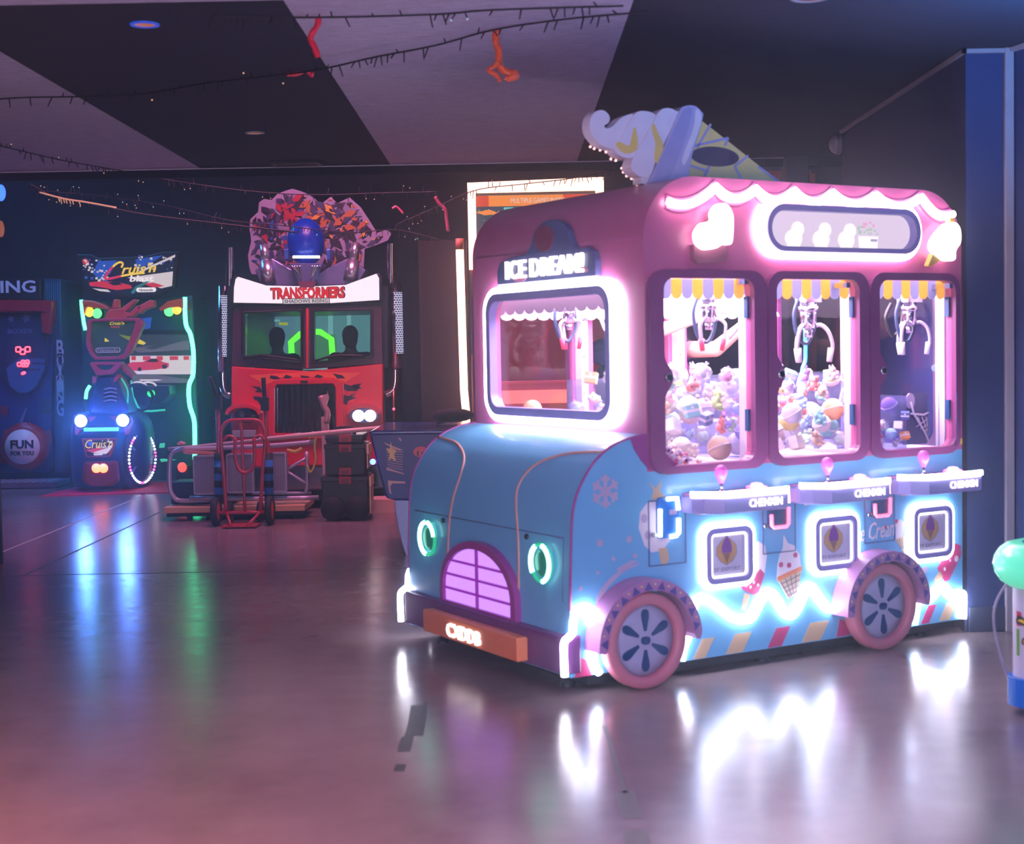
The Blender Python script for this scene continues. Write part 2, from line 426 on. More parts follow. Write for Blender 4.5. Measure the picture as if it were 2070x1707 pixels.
# ================================================================== the ice cream truck
YAW = .534796
TX, TY = .231, 6.233
M_BLUE = mat('sky_blue_lacquer', (104, 178, 224), .38, coat=.25, var=.04)
M_PINK = mat('rose_lacquer', (194, 94, 146), .36, coat=.25, var=.05)
M_FRAME = mat('mauve_frame', (138, 62, 120), .38, coat=.2, var=.05)
M_MAG = mat('magenta_trim', (158, 52, 140), .4, var=.05)
M_LILAC = mat('lilac_plastic', (150, 140, 205), .4, var=.04)
M_GOLD = mat('pinstripe_pink', (206, 150, 140), .5, var=.05)
M_LINE = mat('thin_seam', (70, 78, 130), .6, var=0)
M_SNOW = mat('pale_print', (186, 168, 200), .5, var=.04)
M_PRED = mat('crimson_print', (190, 44, 110), .5, var=.05)
M_PTAN = mat('tan_print', (206, 176, 138), .5, var=.05)
M_PWHITE = mat('white_print', (226, 214, 228), .5, var=.03)
M_YELLOW = mat('yellow_print', (240, 206, 92), .5, var=.04)
M_ORANGE = mat('orange_plate', (226, 130, 84), .5, var=.05)
M_WHITEP = mat('white_plastic', (220, 214, 226), .4, var=.03)
M_CHROME = mat('chrome', (210, 210, 220), .15, metal=1, var=0)
M_BLACK = mat('black_plastic', (22, 22, 30), .4, var=.1)
M_NAVY = mat('navy_slot', (24, 70, 120), .35, var=.1)
M_LED = glow('white_led', (238, 236, 255), 20.0)
M_LEDP = glow('pinkish_white_led', (255, 222, 234), 15.0)
M_LETTER = glow('lit_letter', (255, 242, 246), 2.2)
M_GREEN = glow('green_led', (40, 255, 190), 5.0)
M_GREENW = glow('pale_green_led', (150, 255, 225), 5.0)
M_REDLED = glow('red_led', (255, 60, 90), 4.0)
M_MAGLED = glow('magenta_led', (255, 40, 190), 4.0)
M_GRILLE = glow('lilac_lit_panel', (182, 124, 246), 1.7)
M_PANE = glass('clear_pane', (250, 246, 255), .05)
M_ACRYL = glass('clear_acrylic', (220, 222, 245), .09, haze=.08)
M_INNER = mat('white_inner_panel', (226, 216, 234), .5, var=.03)

truck = thing('ice_cream_truck_claw_machine', 'large blue and pink claw machine shaped like an ice cream truck', 'claw machine', (TX, TY, 0), YAW)
ORG = Vector((0, 0, 0))
TW, TL = 1.54, 2.40
def sd(p, q, d): return (p, d, q)                  # near side: d<0 stands out towards us
def fr(p, q, d): return (d, p, q)                  # front faces: p = across (b), d<0 stands out
def frt(p, q, d): return (d, -p, q)                # the same, for writing

HOOD = [(0.0, .08), (0.004, .37), (.008, .506), (.014, .643), (.021, .753), (.034, .827), (.06, .894), (.103, .96), (.145, 1.009), (.213, 1.058), (.289, 1.089), (.357, 1.104), (.43, 1.111)]
HOOD = HOOD[:2] + [(p.x, p.y) for p in smooth_path([(a, z, 0) for a, z in HOOD[2:]], 4)]
def hood_a(z):
    for (a0, z0), (a1, z1) in zip(HOOD, HOOD[1:]):
        if z <= z1: return a0 + (a1 - a0) * (z - z0) / (z1 - z0)
    return .43
# ---- lower body: tub with hood, side prints and seams
b = MB()
prof = HOOD + [(.43, .945), (TL, .945), (TL, .07), (.6, .075)]
b.prism(prof, 0, TW, sd, 0)
D = -.0016
def deco(poly, mi, d=D): b.prism(poly, 0, d, sd, mi)
def star6(cx, cy, r):
    for k in range(6):
        a = math.radians(90 + 60 * k); u = (cos(a), sin(a)); v = (-u[1], u[0])
        deco([(cx + u[0] * s * r + v[0] * t * r, cy + u[1] * s * r + v[1] * t * r) for s, t in ((0, -.12), (.55, -.12), (.62, -.3), (.78, -.34), (.8, -.16), (1.0, 0), (.8, .16), (.78, .34), (.62, .3), (.55, .12), (0, .12))], 1, D - .0002 * k)
star6(.196, .874, .078)
for x, z, r in ((.163, .651, .016), (.318, .654, .015), (.233, .576, .009), (.348, .578, .011), (.15, .522, .008), (.06, .461, .010), (1.02, .60, .012), (2.13, .35, .018), (2.12, .40, .01), (2.33, .62, .01)): deco(oval(x, z, r, r, 12), 1)
sw = smooth_path([(.135, .39, 0), (.15, .43, 0), (.21, .49, 0), (.29, .53, 0), (.375, .545, 0)], 4)
sw2 = smooth_path([(.36, .535, 0), (.29, .515, 0), (.25, .49, 0), (.19, .44, 0), (.16, .38, 0)], 4)
deco([(p.x, p.y) for p in sw] + [(p.x, p.y) for p in sw2], 1)
deco([(.26, .515), (.36, .555), (.33, .56), (.25, .53)], 1)
# pale ice lolly behind the first coin door
deco([(.37, .70), (.38, .77), (.42, .81), (.47, .82), (.53, .80), (.55, .72), (.54, .63), (.50, .59), (.44, .585), (.40, .62)], 2, -.0009)
deco([(.475, .60), (.525, .60), (.535, .545), (.515, .525), (.49, .53)], 3, -.0012)
deco([(.44, .82), (.455, .86), (.43, .90), (.466, .868), (.50, .905), (.485, .86), (.52, .82)], 3, -.0010)
for x, z in ((.40, .74), (.42, .665), (.52, .68)): deco(oval(x, z, .018, .02, 10), 1, -.0013)
# crimson and white lolly by the first hatch
deco([(.935, .40), (.95, .37), (1.02, .335), (1.05, .345), (1.085, .43), (1.06, .455), (1.03, .43), (1.0, .44)], 4)
deco([(1.0, .44), (1.03, .43), (1.06, .455), (1.085, .43), (1.10, .51), (1.09, .56), (1.05, .585), (1.02, .56)], 2)
deco([(.965, .352), (1.0, .338), (.965, .27), (.945, .275)], 3, -.0012)
for x, z in ((.975, .385), (1.0, .375), (1.02, .395), (1.045, .38)): deco(oval(x, z, .007, .008, 8), 2, -.0022)
# printed cone with scoop
deco([(1.16, .40), (1.165, .46), (1.18, .51), (1.20, .54), (1.205, .60), (1.23, .56), (1.27, .545), (1.30, .50), (1.31, .435)], 2)
deco([(1.165, .385), (1.315, .425), (1.312, .445), (1.16, .405)], 7, -.002)
deco([(1.17, .385), (1.312, .425), (1.285, .315), (1.228, .295)], 3)
for k in range(4):
    t = k / 4
    b.ribbon([(1.178 + .13 * t, .386 + .037 * t), (1.238 + .05 * t, .30 + .02 * t)], .004, -.0021, -.0016, sd, 5)
    b.ribbon([(1.185 + .012 * k, .37 - .02 * k), (1.305 - .006 * k, .405 - .026 * k)], .004, -.0021, -.0016, sd, 5)
for x, z in ((1.185, .462), (1.235, .455), (1.275, .50)): deco(oval(x, z, .014, .013, 10), 4, -.0024)
# small cone and cursive words by the third coin door
deco([(1.93, .52), (1.975, .53), (1.985, .60), (1.96, .62), (1.93, .60)], 2)
deco([(1.925, .52), (1.985, .535), (1.985, .445)], 3)
for k in range(3): b.ribbon([(1.935 + .018 * k, .52), (1.965 + .007 * k, .47)], .003, -.0021, -.0016, sd, 5)
b.text('Ice Cream', 1.79, .575, .30, .085, sd, -.0022, -.0009, 2, bold=.006, shear=.35, rot=.05)
for x, z in ((1.86, .585), (1.935, .61)): deco(oval(x, z, .009, .011, 8), 4, -.0024)
# spotted lolly by the third hatch
M_ = [(2.225, .335), (2.27, .275), (2.30, .28), (2.39, .40), (2.385, .45), (2.35, .465), (2.31, .455), (2.22, .35)]
deco(M_, 4)
for x, z, r in ((2.30, .425, .012), (2.355, .385, .014), (2.31, .38, .006), (2.27, .34, .008)): deco(oval(x, z, r, r * 1.2, 10), 2, -.0022)
deco([(2.235, .335), (2.26, .305), (2.215, .27), (2.195, .295)], 3)
# slanted sweet stripes along the sill
for x, w, mi in ((.66, .07, 3), (.85, .1, 3), (1.10, .085, 4), (1.31, .12, 3), (2.10, .055, 4), (2.23, .075, 3)):
    deco([(x, .077), (x + w, .077), (x + w + .055, .165), (x + .055, .165)], mi, -.0011)
for x in (.02, 1.53): deco([(x, .078), (x + .09, .078), (x + .06, .15), (x + .025, .165)], 4)
# coin door outlines
for x0, x1, z0, z1 in ((.422, .63, .522, .816), (1.075, 1.278, .519, .812), (1.717, 1.923, .515, .810)):
    b.panel([(x0, z0), (x1, z0), (x1, z1), (x0, z1)], [[(x0 + .005, z0 + .005), (x1 - .005, z0 + .005), (x1 - .005, z1 - .005), (x0 + .005, z1 - .005)]], 0, -.0026, sd, 5)
# pinstripes and seam over the hood
for s in (0, 1):
    pts = []
    for z, bb in ((.27, 1.115), (.40, 1.112), (.56, 1.108), (.68, 1.095), (.78, 1.07), (.86, 1.05), (.93, 1.07), (.975, 1.12), (1.005, 1.20), (1.03, 1.32), (1.045, 1.535)):
        pts.append((hood_a(z) , bb if s else TW - bb, z))
    b.tube(smooth_path(pts, 4), .0075, 6, mi=6)
b.tube([(hood_a(.678) - .0, y, .678) for y in (.06, TW - .06)], .003, 5, mi=5)
b.tube([(hood_a(z), .06, z) for z in (.678, .62, .4)], .002, 5, mi=5)
for y in (.36, 1.16): b.cyl((.02, y, .655), (.004, y, .655), .012, n=12, mi=8)
# far side edge bead and door edge bead
for y in (0.0, TW): b.tube([(a, y, z) for a, z in HOOD[1:]], .006, 6, mi=9)
# rose quarter panel that curves down at the front of the side
deco([(.33, 1.10), (.43, 1.111), (.60, .945), (.47, .945), (.43, .955), (.385, 1.0), (.35, 1.05)], 10, -.006)
body = b.build('body', [M_BLUE, M_SNOW, M_PWHITE, M_PTAN, M_PRED, M_LINE, M_GOLD, M_ORANGE, M_BLACK, M_MAG, M_MAG], truck)

# ---- cabin shell with window openings
def arc(cx, cz, r, a0, a1, n=8): return [(cx + r * cos(math.radians(a0 + (a1 - a0) * i / n)), cz + r * sin(math.radians(a0 + (a1 - a0) * i / n))) for i in range(n + 1)]
ROOF = arc(.70, 1.975, .28, 180, 90, 22) + arc(2.125, 1.975, .275, 90, 0, 22)
CABP = [(.42, .945)] + ROOF + [(TL, .945)]
DOORS = [(.425, 1.092), (1.100, 1.735), (1.745, 2.358)]
OPEN = [(.503, 1.017), (1.152, 1.670), (1.803, 2.326)]
b = MB()
holes = [rb(a0, a1, .965, 1.80, .055) for a0, a1 in OPEN]
b.panel(CABP, holes, 0, .035, sd, 0)
b.panel(CABP, holes, TW - .035, TW, sd, 0)
b.panel([(.0355, .945), (TW - .0355, .945), (TW - .0355, 1.975), (.0355, 1.975)], [rb(.235, 1.315, 1.19, 1.755, .08)], .42, .45, fr, 0)
b.panel([(.0355, .945), (TW - .0355, .945), (TW - .0355, 1.975), (.0355, 1.975)], [rb(.16, .70, .98, 1.80, .06), rb(.80, 1.40, .98, 1.80, .06)], TL - .03, TL, fr, 0)
b.panel([(.04, .956), (TW - .04, .956), (TW - .04, 1.85), (.04, 1.85)], [rb(.16, .70, .98, 1.80, .06), rb(.80, 1.40, .98, 1.80, .06)], TL - .036, TL - .031, fr, 2)
n = len(ROOF)
inn = [(.70 + (a - .70) * .9, 1.975 + (z - 1.975) * .9) if a < 1.4 else (2.125 + (a - 2.125) * .9, 1.975 + (z - 1.975) * .9) for a, z in ROOF]
vs = [(a, y, z) for L_ in (ROOF, inn) for y in (.0355, TW - .0355) for a, z in L_]
fs = []
for i in range(n - 1):
    fs += [(i, i + 1, n + i + 1, n + i), (2 * n + i, 3 * n + i, 3 * n + i + 1, 2 * n + i + 1)]
b.add(vs, fs, 0, True)
for k, x in enumerate((1.093, 1.737)):
    for j in range(5): b.box(x - .004, x + .01, -.0025, 0, 1.0 + j * .085, 1.045 + j * .085, 1)
b.box(2.385, 2.4005, -.002, 0, .97, 1.0, 1)
cabin = b.build('cabin', [M_PINK, M_YELLOW, mat('plum_lining', (78, 50, 92), .5)], truck)
M_PRINTL = glow('pale_lit_print', (236, 222, 240), .9)

# ---- inside: deck, ceiling light panel, posts and clear dividers
b = MB(); b.box(.45, TL - .03, .036, TW - .036, .935, .955); b.build('deck', M_INNER, truck)
b = MB(); b.box(.47, TL - .05, .05, TW - .05, 1.862, 1.875)
b.build('ceiling_lamp_panel', glow('inner_lamp', (255, 236, 244), 26), truck)
b = MB(); b.box(.455, TL - .035, .04, TW - .04, 1.878, 1.895); b.build('inner_ceiling', M_INNER, truck)
for a, y in ((.485, .075), (1.055, .075), (1.715, .075), (2.345, .075), (.485, 1.47), (1.055, 1.47), (1.715, 1.47), (2.345, 1.47), (1.03, .77), (2.35, .77)):
    b = MB(); b.box(a - .022, a + .022, y - .03, y + .03, .955, 1.862)
    for z in (1.05, 1.25, 1.45, 1.65): b.cyl((a - .008, y - .03, z), (a - .008, y - .033, z), .005, n=8, mi=1)
    ps = b.build('post', [M_INNER, M_CHROME], truck)
    if y < .5 and a < 2.3:
        b = MB(); b.box(a + .0225, a + .027, y - .018, y + .018, .97, 1.66); b.build('led_strip', M_LEDP, ps)
for a0, a1, y in ((.51, 2.33, .775),):
    b = MB(); b.box(a0, a1, y - .003, y + .003, .955, 1.345); b.build('acrylic_divider', M_ACRYL, truck)
for a in (1.055, 1.905):
    b = MB(); b.box(a - .003, a + .003, .11, .77, .956, 1.34); b.build('acrylic_divider', M_ACRYL, truck)
# scalloped white inner valances
def scallop(x0, x1, zt, zb, n):
    pts = [(x0, zt)]; w = (x1 - x0) / n
    for i in range(n):
        for k in range(7):
            t = PI * k / 6; pts.append((x0 + w * (i + .5) - w / 2 * cos(t), zb - w * .28 * sin(t)))
    return pts + [(x1, zt)]
b = MB(); b.prism(scallop(.51, 2.33, 1.86, 1.67, 24), 1.41, 1.416, sd); b.build('inner_valance', M_INNER, truck)
b = MB(); b.prism(scallop(.10, 1.44, 1.86, 1.70, 14), .50, .506, fr); b.build('inner_valance', M_INNER, truck)
b = MB(); b.prism([(.15, 1.86), (.15, 1.60), (.165, 1.56), (.215, 1.61), (.215, 1.86)], .51, .516, fr); b.build('inner_valance', M_INNER, truck)

# ---- doors
def notch(a0, a1):
    P_ = []
    for p in rb(a0, a1, .965, 1.80, .055): P_.append(p)
    out = []
    for i, p in enumerate(P_):
        out.append(p); q = P_[(i + 1) % len(P_)]
        if abs(p[0] - a0) < 1e-4 and abs(q[0] - a0) < 1e-4:
            s = 1 if q[1] > p[1] else -1
            for k in range(13):
                z = 1.36 + s * (-.10 + .2 * k / 12); out.append((a0 + .048 * (.5 + .5 * cos(PI * (k - 6) / 6)), z))
    return out
def door(i, far):
    d0, d1 = DOORS[i]; a0, a1 = OPEN[i]
    off = (lambda p, q, d: (p, TW - d, q)) if far else sd
    b = MB(); b.panel(rb(d0, d1, .930, 1.837, .085), [notch(a0, a1)], -.030, -.001, off)
    dr = b.build('door', M_FRAME, truck, bev=.009, seg=3)
    b = MB(); b.prism(rb(a0 + .001, a1 - .001, .966, 1.799, .05), .012, .018, off); b.build('window_pane', M_PANE, dr)
    b = MB(); b.cyl(off(a0 + .018, 1.36, -.030), off(a0 + .018, 1.36, -.040), .020, .017, n=18); b.cyl(off(a0 + .018, 1.36, -.040), off(a0 + .018, 1.36, -.043), .012, n=14, mi=1)
    b.build('lock', [M_CHROME, M_BLACK], dr)
    for z in (1.62, 1.10):
        b = MB(); b.box(a1 - .014, a1 - .001, TW - .03 if far else .004, TW - .004 if far else .03, z, z + .1); b.build('hinge', M_NAVY, dr)
    # striped awning behind the pane
    w = (a1 - a0) / 8.6; x = a0 + .05 - w * .3; b = MB()
    for k in range(10):
        poly = [(x + .001, 1.80), (x + .001, 1.735)] + [(x + w / 2 - (w / 2 - .001) * cos(PI * t / 6), 1.735 - .026 * sin(PI * t / 6)) for t in range(7)] + [(x + w - .001, 1.735), (x + w - .001, 1.80)]
        poly = [(min(max(px_, a0 + .0), a1 + .055), q) for px_, q in poly]
        b.prism(poly, .037, .041, off, k % 2); x += w
    b.build('awning', [cloth('grey_awning', (196, 198, 222)), cloth('yellow_awning', (255, 226, 128))], dr)
for y0, y1 in ((.16, .70), (.80, 1.40)):           # doors of the rear wall
    b = MB(); b.panel(rb(y0 - .05, y1 + .05, .945, 1.84, .08), [rb(y0, y1, .98, 1.80, .06)], TL + .001, TL + .028, fr); rd = b.build('rear_door', M_FRAME, truck, bev=.008)
    b = MB(); b.prism(rb(y0, y1, .98, 1.80, .06), TL - .02, TL - .014, fr); b.build('window_pane', M_PANE, rd)
    b = MB(); b.cyl((TL - .036, y0 - .02, 1.36), (TL - .05, y0 - .02, 1.36), .018, n=14); b.build('lock', M_CHROME, rd)
for i in range(3): door(i, False)
for i in (0, 2): door(i, True)

# ---- lit gallery box over the doors
LC = (1.5625, 2.032)
b = MB(); b.panel(rb(1.076, 2.055, 1.926, 2.145, .105, 8), [rb(1.103, 2.025, 1.950, 2.116, .082, 8)], -.06, 0, sd)
lb = b.build('light_box', M_LILAC, truck, bev=.006)
b = MB(); b.prism(rb(1.103, 2.025, 1.950, 2.116, .082, 8), -.014, -.006, sd, 0)
def lamb(x, mi=1):
    b.prism(oval(x, 1.99, .052, .042, 18), -.017, -.014, sd, mi); b.prism(oval(x + .025, 2.035, .038, .034, 16), -.018, -.0141, sd, mi)
    for k in (-.03, 0, .03): b.prism(rb(x + k - .008, x + k + .008, 1.951, 1.97, .004, 2), -.0176, -.014, sd, mi)
for x in (1.27, 1.44, 1.60): lamb(x)
b.prism([(1.685, 1.952), (1.80, 1.952), (1.806, 2.01), (1.68, 2.01)], -.018, -.0142, sd, 1)
b.box(1.755, 1.80, -.0185, -.0142, 1.985, 1.998, 4)
for k in range(22):
    x = 1.74 + random.uniform(-.065, .065); z = 2.03 + random.uniform(-.01, .05)
    b.prism(oval(x, z, .007, .006, 7), -.0165 - .0001 * k, -.0142, sd, 2 if z < 2.055 else 3)
for k in range(8): b.prism(oval(1.115 + random.uniform(0, .02), 2.03 + random.uniform(-.02, .03), .01, .008, 7), -.0165 - .0001 * k, -.0142, sd, 2)
b.build('lit_picture', [glow('pale_lilac_screen', (226, 206, 236), 1.0), glow('white_silhouette', (255, 240, 238), 1.25), glow('leaf_print', (196, 222, 204), .8), glow('blossom_print', (246, 160, 204), .9), glow('lilac_shade_print', (190, 178, 226), .8)], lb)
b = MB(); b.tube([sd(p, q, -.022) for p, q in rb(1.052, 2.078, 1.906, 2.166, .125, 8)], .013, 8, closed=True); b.build('led_ring', M_LEDP, lb)

# ---- scalloped neon under the roof edge
cus = [.54, .81, 1.042, 1.275, 1.516, 1.795, 2.10, 2.315]; pts = []
for i, (c0, c1) in enumerate(zip(cus, cus[1:])):
    for k in range(8):
        t = k / 8; base = 2.212
        z = base - .050 * sin(PI * t) ** .8
        if i == 0: z -= .075 * (1 - t) ** 1.4
        if i == len(cus) - 2: z -= .075 * t ** 1.4
        pts.append((c0 + (c1 - c0) * t, -.022, z))
pts.append((2.32, -.022, 2.135))
b = MB(); b.tube(pts, .018, 8); b.build('neon_scallop', M_LEDP, truck)
b = MB(); b.prism([(p[0], p[2] + .03) for p in pts] + [(p[0], p[2] - .03) for p in reversed(pts)], -.008, 0, sd); b.build('scallop_backing', M_PINK, truck)

# ---- lamps at the corners: heart lolly and small cone
b = MB()
HE = smooth_path([(.86, 1.955, 0), (.872, 2.03, 0), (.868, 2.09, 0), (.835, 2.13, 0), (.79, 2.128, 0), (.757, 2.09, 0), (.757, 2.055, 0), (.70, 2.04, 0), (.666, 2.0, 0), (.672, 1.955, 0), (.715, 1.927, 0), (.77, 1.932, 0), (.815, 1.952, 0)], 4, True)
b.prism([(p.x, p.y) for p in HE], -.065, -.03, sd)
hl = b.build('heart_lamp', glow('heart_glow', (255, 232, 232), 4.5), truck, bev=.01)
b = MB(); b.prism([(.80, 1.945), (.862, 1.95), (.868, 1.90), (.855, 1.875), (.70, 1.865), (.675, 1.885), (.672, 1.95), (.72, 1.93)], -.03, 0, sd); b.prism(scale2([(p.x, p.y) for p in HE], .8), -.03, 0, sd)
b.build('holder_and_shade', mat('brown_pink', (150, 84, 112), .5), hl)  # holder; its lower brown part paints the shading below the heart
b = MB()
CO = smooth_path([(2.235, 1.90, 0), (2.285, 1.905, 0), (2.292, 1.95, 0), (2.325, 1.99, 0), (2.325, 2.05, 0), (2.298, 2.085, 0), (2.25, 2.085, 0), (2.21, 2.06, 0), (2.165, 2.02, 0), (2.14, 1.98, 0), (2.155, 1.94, 0)], 4, True)
b.prism([(p.x, p.y) for p in CO], -.065, -.02, sd)
cl = b.build('cone_lamp', glow('cone_glow', (255, 236, 232), 4.5), truck, bev=.01)
b = MB(); b.prism([(2.265, 2.085), (2.295, 2.08), (2.30, 2.11), (2.27, 2.115)], -.05, -.02, sd); b.build('wafer_stick', mat('wafer_yellow', (236, 196, 96), .5), cl)
b = MB(); b.prism([(2.145, 1.93), (2.20, 1.90), (2.13, 1.868), (2.112, 1.872)], -.05, -.02, sd)
b.build('wafer_tip', mat('wafer_yellow', (236, 196, 96), .5), cl)
b = MB(); b.prism(scale2([(p.x, p.y) for p in CO], .6), -.02, 0, sd); b.build('bracket', M_BLACK, cl)

# ---- windshield with its LED frame
b = MB(); b.panel(rb(.212, 1.338, 1.163, 1.782, .10, 8), [rb(.250, 1.300, 1.205, 1.742, .07, 8)], .375, .42, fr)
ws = b.build('windshield_frame', M_LILAC, truck, bev=.006)
b = MB(); b.prism(rb(.245, 1.305, 1.20, 1.747, .07, 8), .425, .431, fr); b.build('window_pane', M_PANE, ws)
b = MB(); b.tube([fr(p, q, .392) for p, q in rb(.192, 1.358, 1.143, 1.800, .12, 8)], .017, 8, closed=True); b.build('led_ring', M_LED, ws)

# ---- name board above the windshield
b = MB()
SG = [(-1.225, 1.825), (-.330, 1.825), (-.330, 1.90), (-.345, 1.94), (-.40, 1.965), (-.46, 1.955), (-.50, 1.965), (-.53, 2.0)] + [(-.715 + .175 * cos(math.radians(a)), 2.0 + .115 * sin(math.radians(a))) for a in range(10, 171, 16)] + [(-.90, 2.0), (-.94, 1.965), (-1.10, 1.955), (-1.19, 1.94), (-1.225, 1.90)]
b.prism(SG, .385, .42, frt)
sg = b.build('name_board', mat('smoky_blue_board', (92, 96, 150), .35, coat=.3), truck, bev=.006)
b = MB(); b.prism(oval(-.765, 2.028, .085, .062, 24), .378, .386, frt); b.build('round_badge', mat('dark_rose_badge', (140, 52, 92), .3), sg)
b = MB(); b.text('ICE DREAM!', -.765, 1.893, .70, .092, frt, .366, .384, 0, bold=.012); b.build('lit_lettering', M_LETTER, sg)
for p in ((-1.0, 1.845), (-.45, 1.86)):
    b = MB(); b.prism(oval(p[0], p[1], .06, .014, 14), .382, .386, frt); b.build('printed_sweet', mat('pink_sweets', (190, 110, 150), .5), sg)

# ---- grille, headlights, bumper
def arch(cx, z0, w, h, n=20): return [(cx - w, z0)] + [(cx - w * cos(PI * i / n), z0 + .06 + (h - .06) * sin(PI * i / n) ** .9) for i in range(n + 1)] + [(cx + w, z0)]
GO = arch(.772, .262, .365, .328); GI = arch(.778, .270, .332, .286)
b = MB(); b.panel(GO, [scale2(GI, .985, (.778, .40))], -.030, .012, fr)
gr = b.build('grille_surround', M_MAG, truck, bev=.006)
b = MB(); b.prism(GI, -.012, .004, fr); b.build('lit_grille_panel', M_GRILLE, gr)
M_BAR = glow('magenta_grille_bar', (176, 20, 196), .55)
for z in (.335, .405, .475):
    w = .325 * (1 - max(0, (z - .30) / .27) ** 2.4) ** .5
    b = MB(); b.box(-.024, -.012, .778 - w, .778 + w, z - .005, z + .005); b.build('bar', M_BAR, gr)
b = MB(); b.box(-.025, -.012, .773, .783, .272, .552); b.build('bar', M_BAR, gr)
for y in (.215, 1.302):
    b = MB(); b.lathe([(.062, 0), (.062, .012), (.048, .02), (.0001, .022)], (.012, y, .553), 22, M=Matrix.Rotation(-PI / 2, 4, 'Y')); hd = b.build('headlight', mat('green_mesh_lens', (20, 84, 80), .3, em=(10, 150, 120), es=.25), truck)
    b = MB()
    for a0, a1 in (((10, 80), (100, 260)) if y > 1 else ((-75, 75), (120, 215))):
        b.tube([(-.012, y + .078 * cos(math.radians(a0 + (a1 - a0) * k / 10)) * -1, .553 + .082 * sin(math.radians(a0 + (a1 - a0) * k / 10))) for k in range(11)], .011, 8)
    b.build('led_arc', M_GREENW, hd)
    b = MB(); b.tube([(-.006, y + .080 * cos(2 * PI * k / 28), .553 + .084 * sin(2 * PI * k / 28)) for k in range(28)], .008, 6, closed=True); b.build('led_rim', glow('deep_green_led', (10, 180, 130), 1.2), hd)
b = MB(); b.box(-.045, .05, -.012, 1.50, .098, .262)
bu = b.build('bumper', mat('plum_bumper', (108, 46, 116), .4), truck, bev=.008)
b = MB(); b.box(-.105, -.046, .27, 1.18, .112, .222); pt = b.build('number_plate', M_ORANGE, truck, bev=.008)
b = MB(); b.text('CXDDB', -.755, .163, .325, .066, frt, -.116, -.105, 0, bold=.01); b.build('lit_lettering', M_LETTER, pt)

# ---- neon outline along the sill, both sides
def neon(pts, d, r=.016):
    b = MB(); b.tube([(p[0], d, p[1]) for p in smooth_path([(x, z, 0) for x, z in pts], 4)] if False else [(p.x, d, p.y) for p in smooth_path([(x, z, 0) for x, z in pts], 5)], r, 8)
    return b.build('neon_outline', M_LED, truck)
N1 = [(-.04, .095), (-.042, .17), (-.04, .24), (-.015, .262), (.004, .28), (.008, .33), (.03, .368), (.08, .378), (.105, .36), (.105, .25), (.115, .13), (.14, .085)]
N2 = [(.585, .085), (.60, .14), (.63, .20), (.65, .29), (.68, .345), (.73, .35), (.80, .31), (.88, .25), (.945, .225), (1.0, .235), (1.05, .30), (1.10, .345), (1.15, .31), (1.20, .235), (1.24, .215), (1.29, .26), (1.335, .335), (1.37, .34), (1.42, .28), (1.47, .225), (1.51, .22), (1.545, .245)]
N3 = [(2.04, .085), (2.06, .17), (2.085, .21), (2.13, .19), (2.19, .22), (2.25, .26), (2.30, .21), (2.33, .185), (2.36, .2), (2.388, .205), (2.392, .15), (2.388, .075)]
for n_ in (N1, N2, N3):
    neon(n_, -.016); neon(n_, TW + .016)

# ---- wheels and mudguards
def wheel(a):
    c = (a, -.045, .212)
    RX = Matrix.Rotation(PI / 2, 4, 'X')
    b = MB(); b.lathe([(.155, -.03), (.208, -.03), (.212, -.02), (.212, .03), (.205, .042), (.165, .045), (.158, .03), (.155, -.03)], c, 44, M=RX)
    w = b.build('wheel', mat('pink_tyre', (206, 120, 140), .45), truck)
    b = MB(); b.lathe([(.157, .012), (.10, .016), (.0001, .018)], c, 40, M=RX); b.lathe([(.157, -.02), (.157, .012)], c, 40, M=RX)
    b.build('wheel_disc', mat('pale_wheel_disc', (176, 172, 206), .4), w)
    b = MB()
    for k in range(6):
        an = math.radians(90 + 60 * k + (4 if a > 1 else 0)); u = (cos(an), sin(an)); v = (-u[1], u[0])
        pl_ = [(a + u[0] * s + v[0] * t, .212 + u[1] * s + v[1] * t) for s, t in ((.042, -.006), (.105, -.019), (.125, -.018), (.137, -.008), (.137, .008), (.125, .018), (.105, .019), (.042, .006))]
        b.prism(pl_, -.067, -.060, sd)
    b.build('spoke_slots', M_NAVY, w)
    b = MB(); b.prism(rr(a, .212, .044, .034, .015), -.072, -.062, sd); b.build('hub', M_NAVY, w)
    # mudguard
    A0, A1 = 4, 183
    b = MB()
    o_ = [(a + .276 * cos(math.radians(A0 + (A1 - A0) * k / 40)), .208 + .278 * sin(math.radians(A0 + (A1 - A0) * k / 40))) for k in range(41)]
    i_ = [(a + .232 * cos(math.radians(A1 + (A0 - A1) * k / 40)), .208 + .230 * sin(math.radians(A1 + (A0 - A1) * k / 40))) for k in range(41)]
    b.prism(o_ + [(a - .262, .192), (a - .25, .188), (a - .238, .192)] + i_ + [(a + .242, .2), (a + .256, .197), (a + .268, .2)], -.115, -.002, sd, 0)
    for k in range(11):
        m = A0 + (A1 - A0) * (k + .5) / 11
        t = [(a + r * cos(math.radians(m + e)), .208 + r * sin(math.radians(m + e))) for r, e in ((.236, -5.5), (.27, 0), (.236, 5.5))]
        b.prism(t, -.1165, -.115, sd, 1)
        m = A0 + (A1 - A0) * k / 11
        if k: b.prism(oval(a + .258 * cos(math.radians(m)), .208 + .258 * sin(math.radians(m)), .005, .005, 8), -.1168, -.115, sd, 2)
    b.build('mudguard', [mat('mauve_mudguard', (176, 116, 170), .45), mat('violet_print', (88, 70, 150), .5), mat('yellow_dot', (226, 206, 120), .5)], truck)
wheel(.352); wheel(1.775)

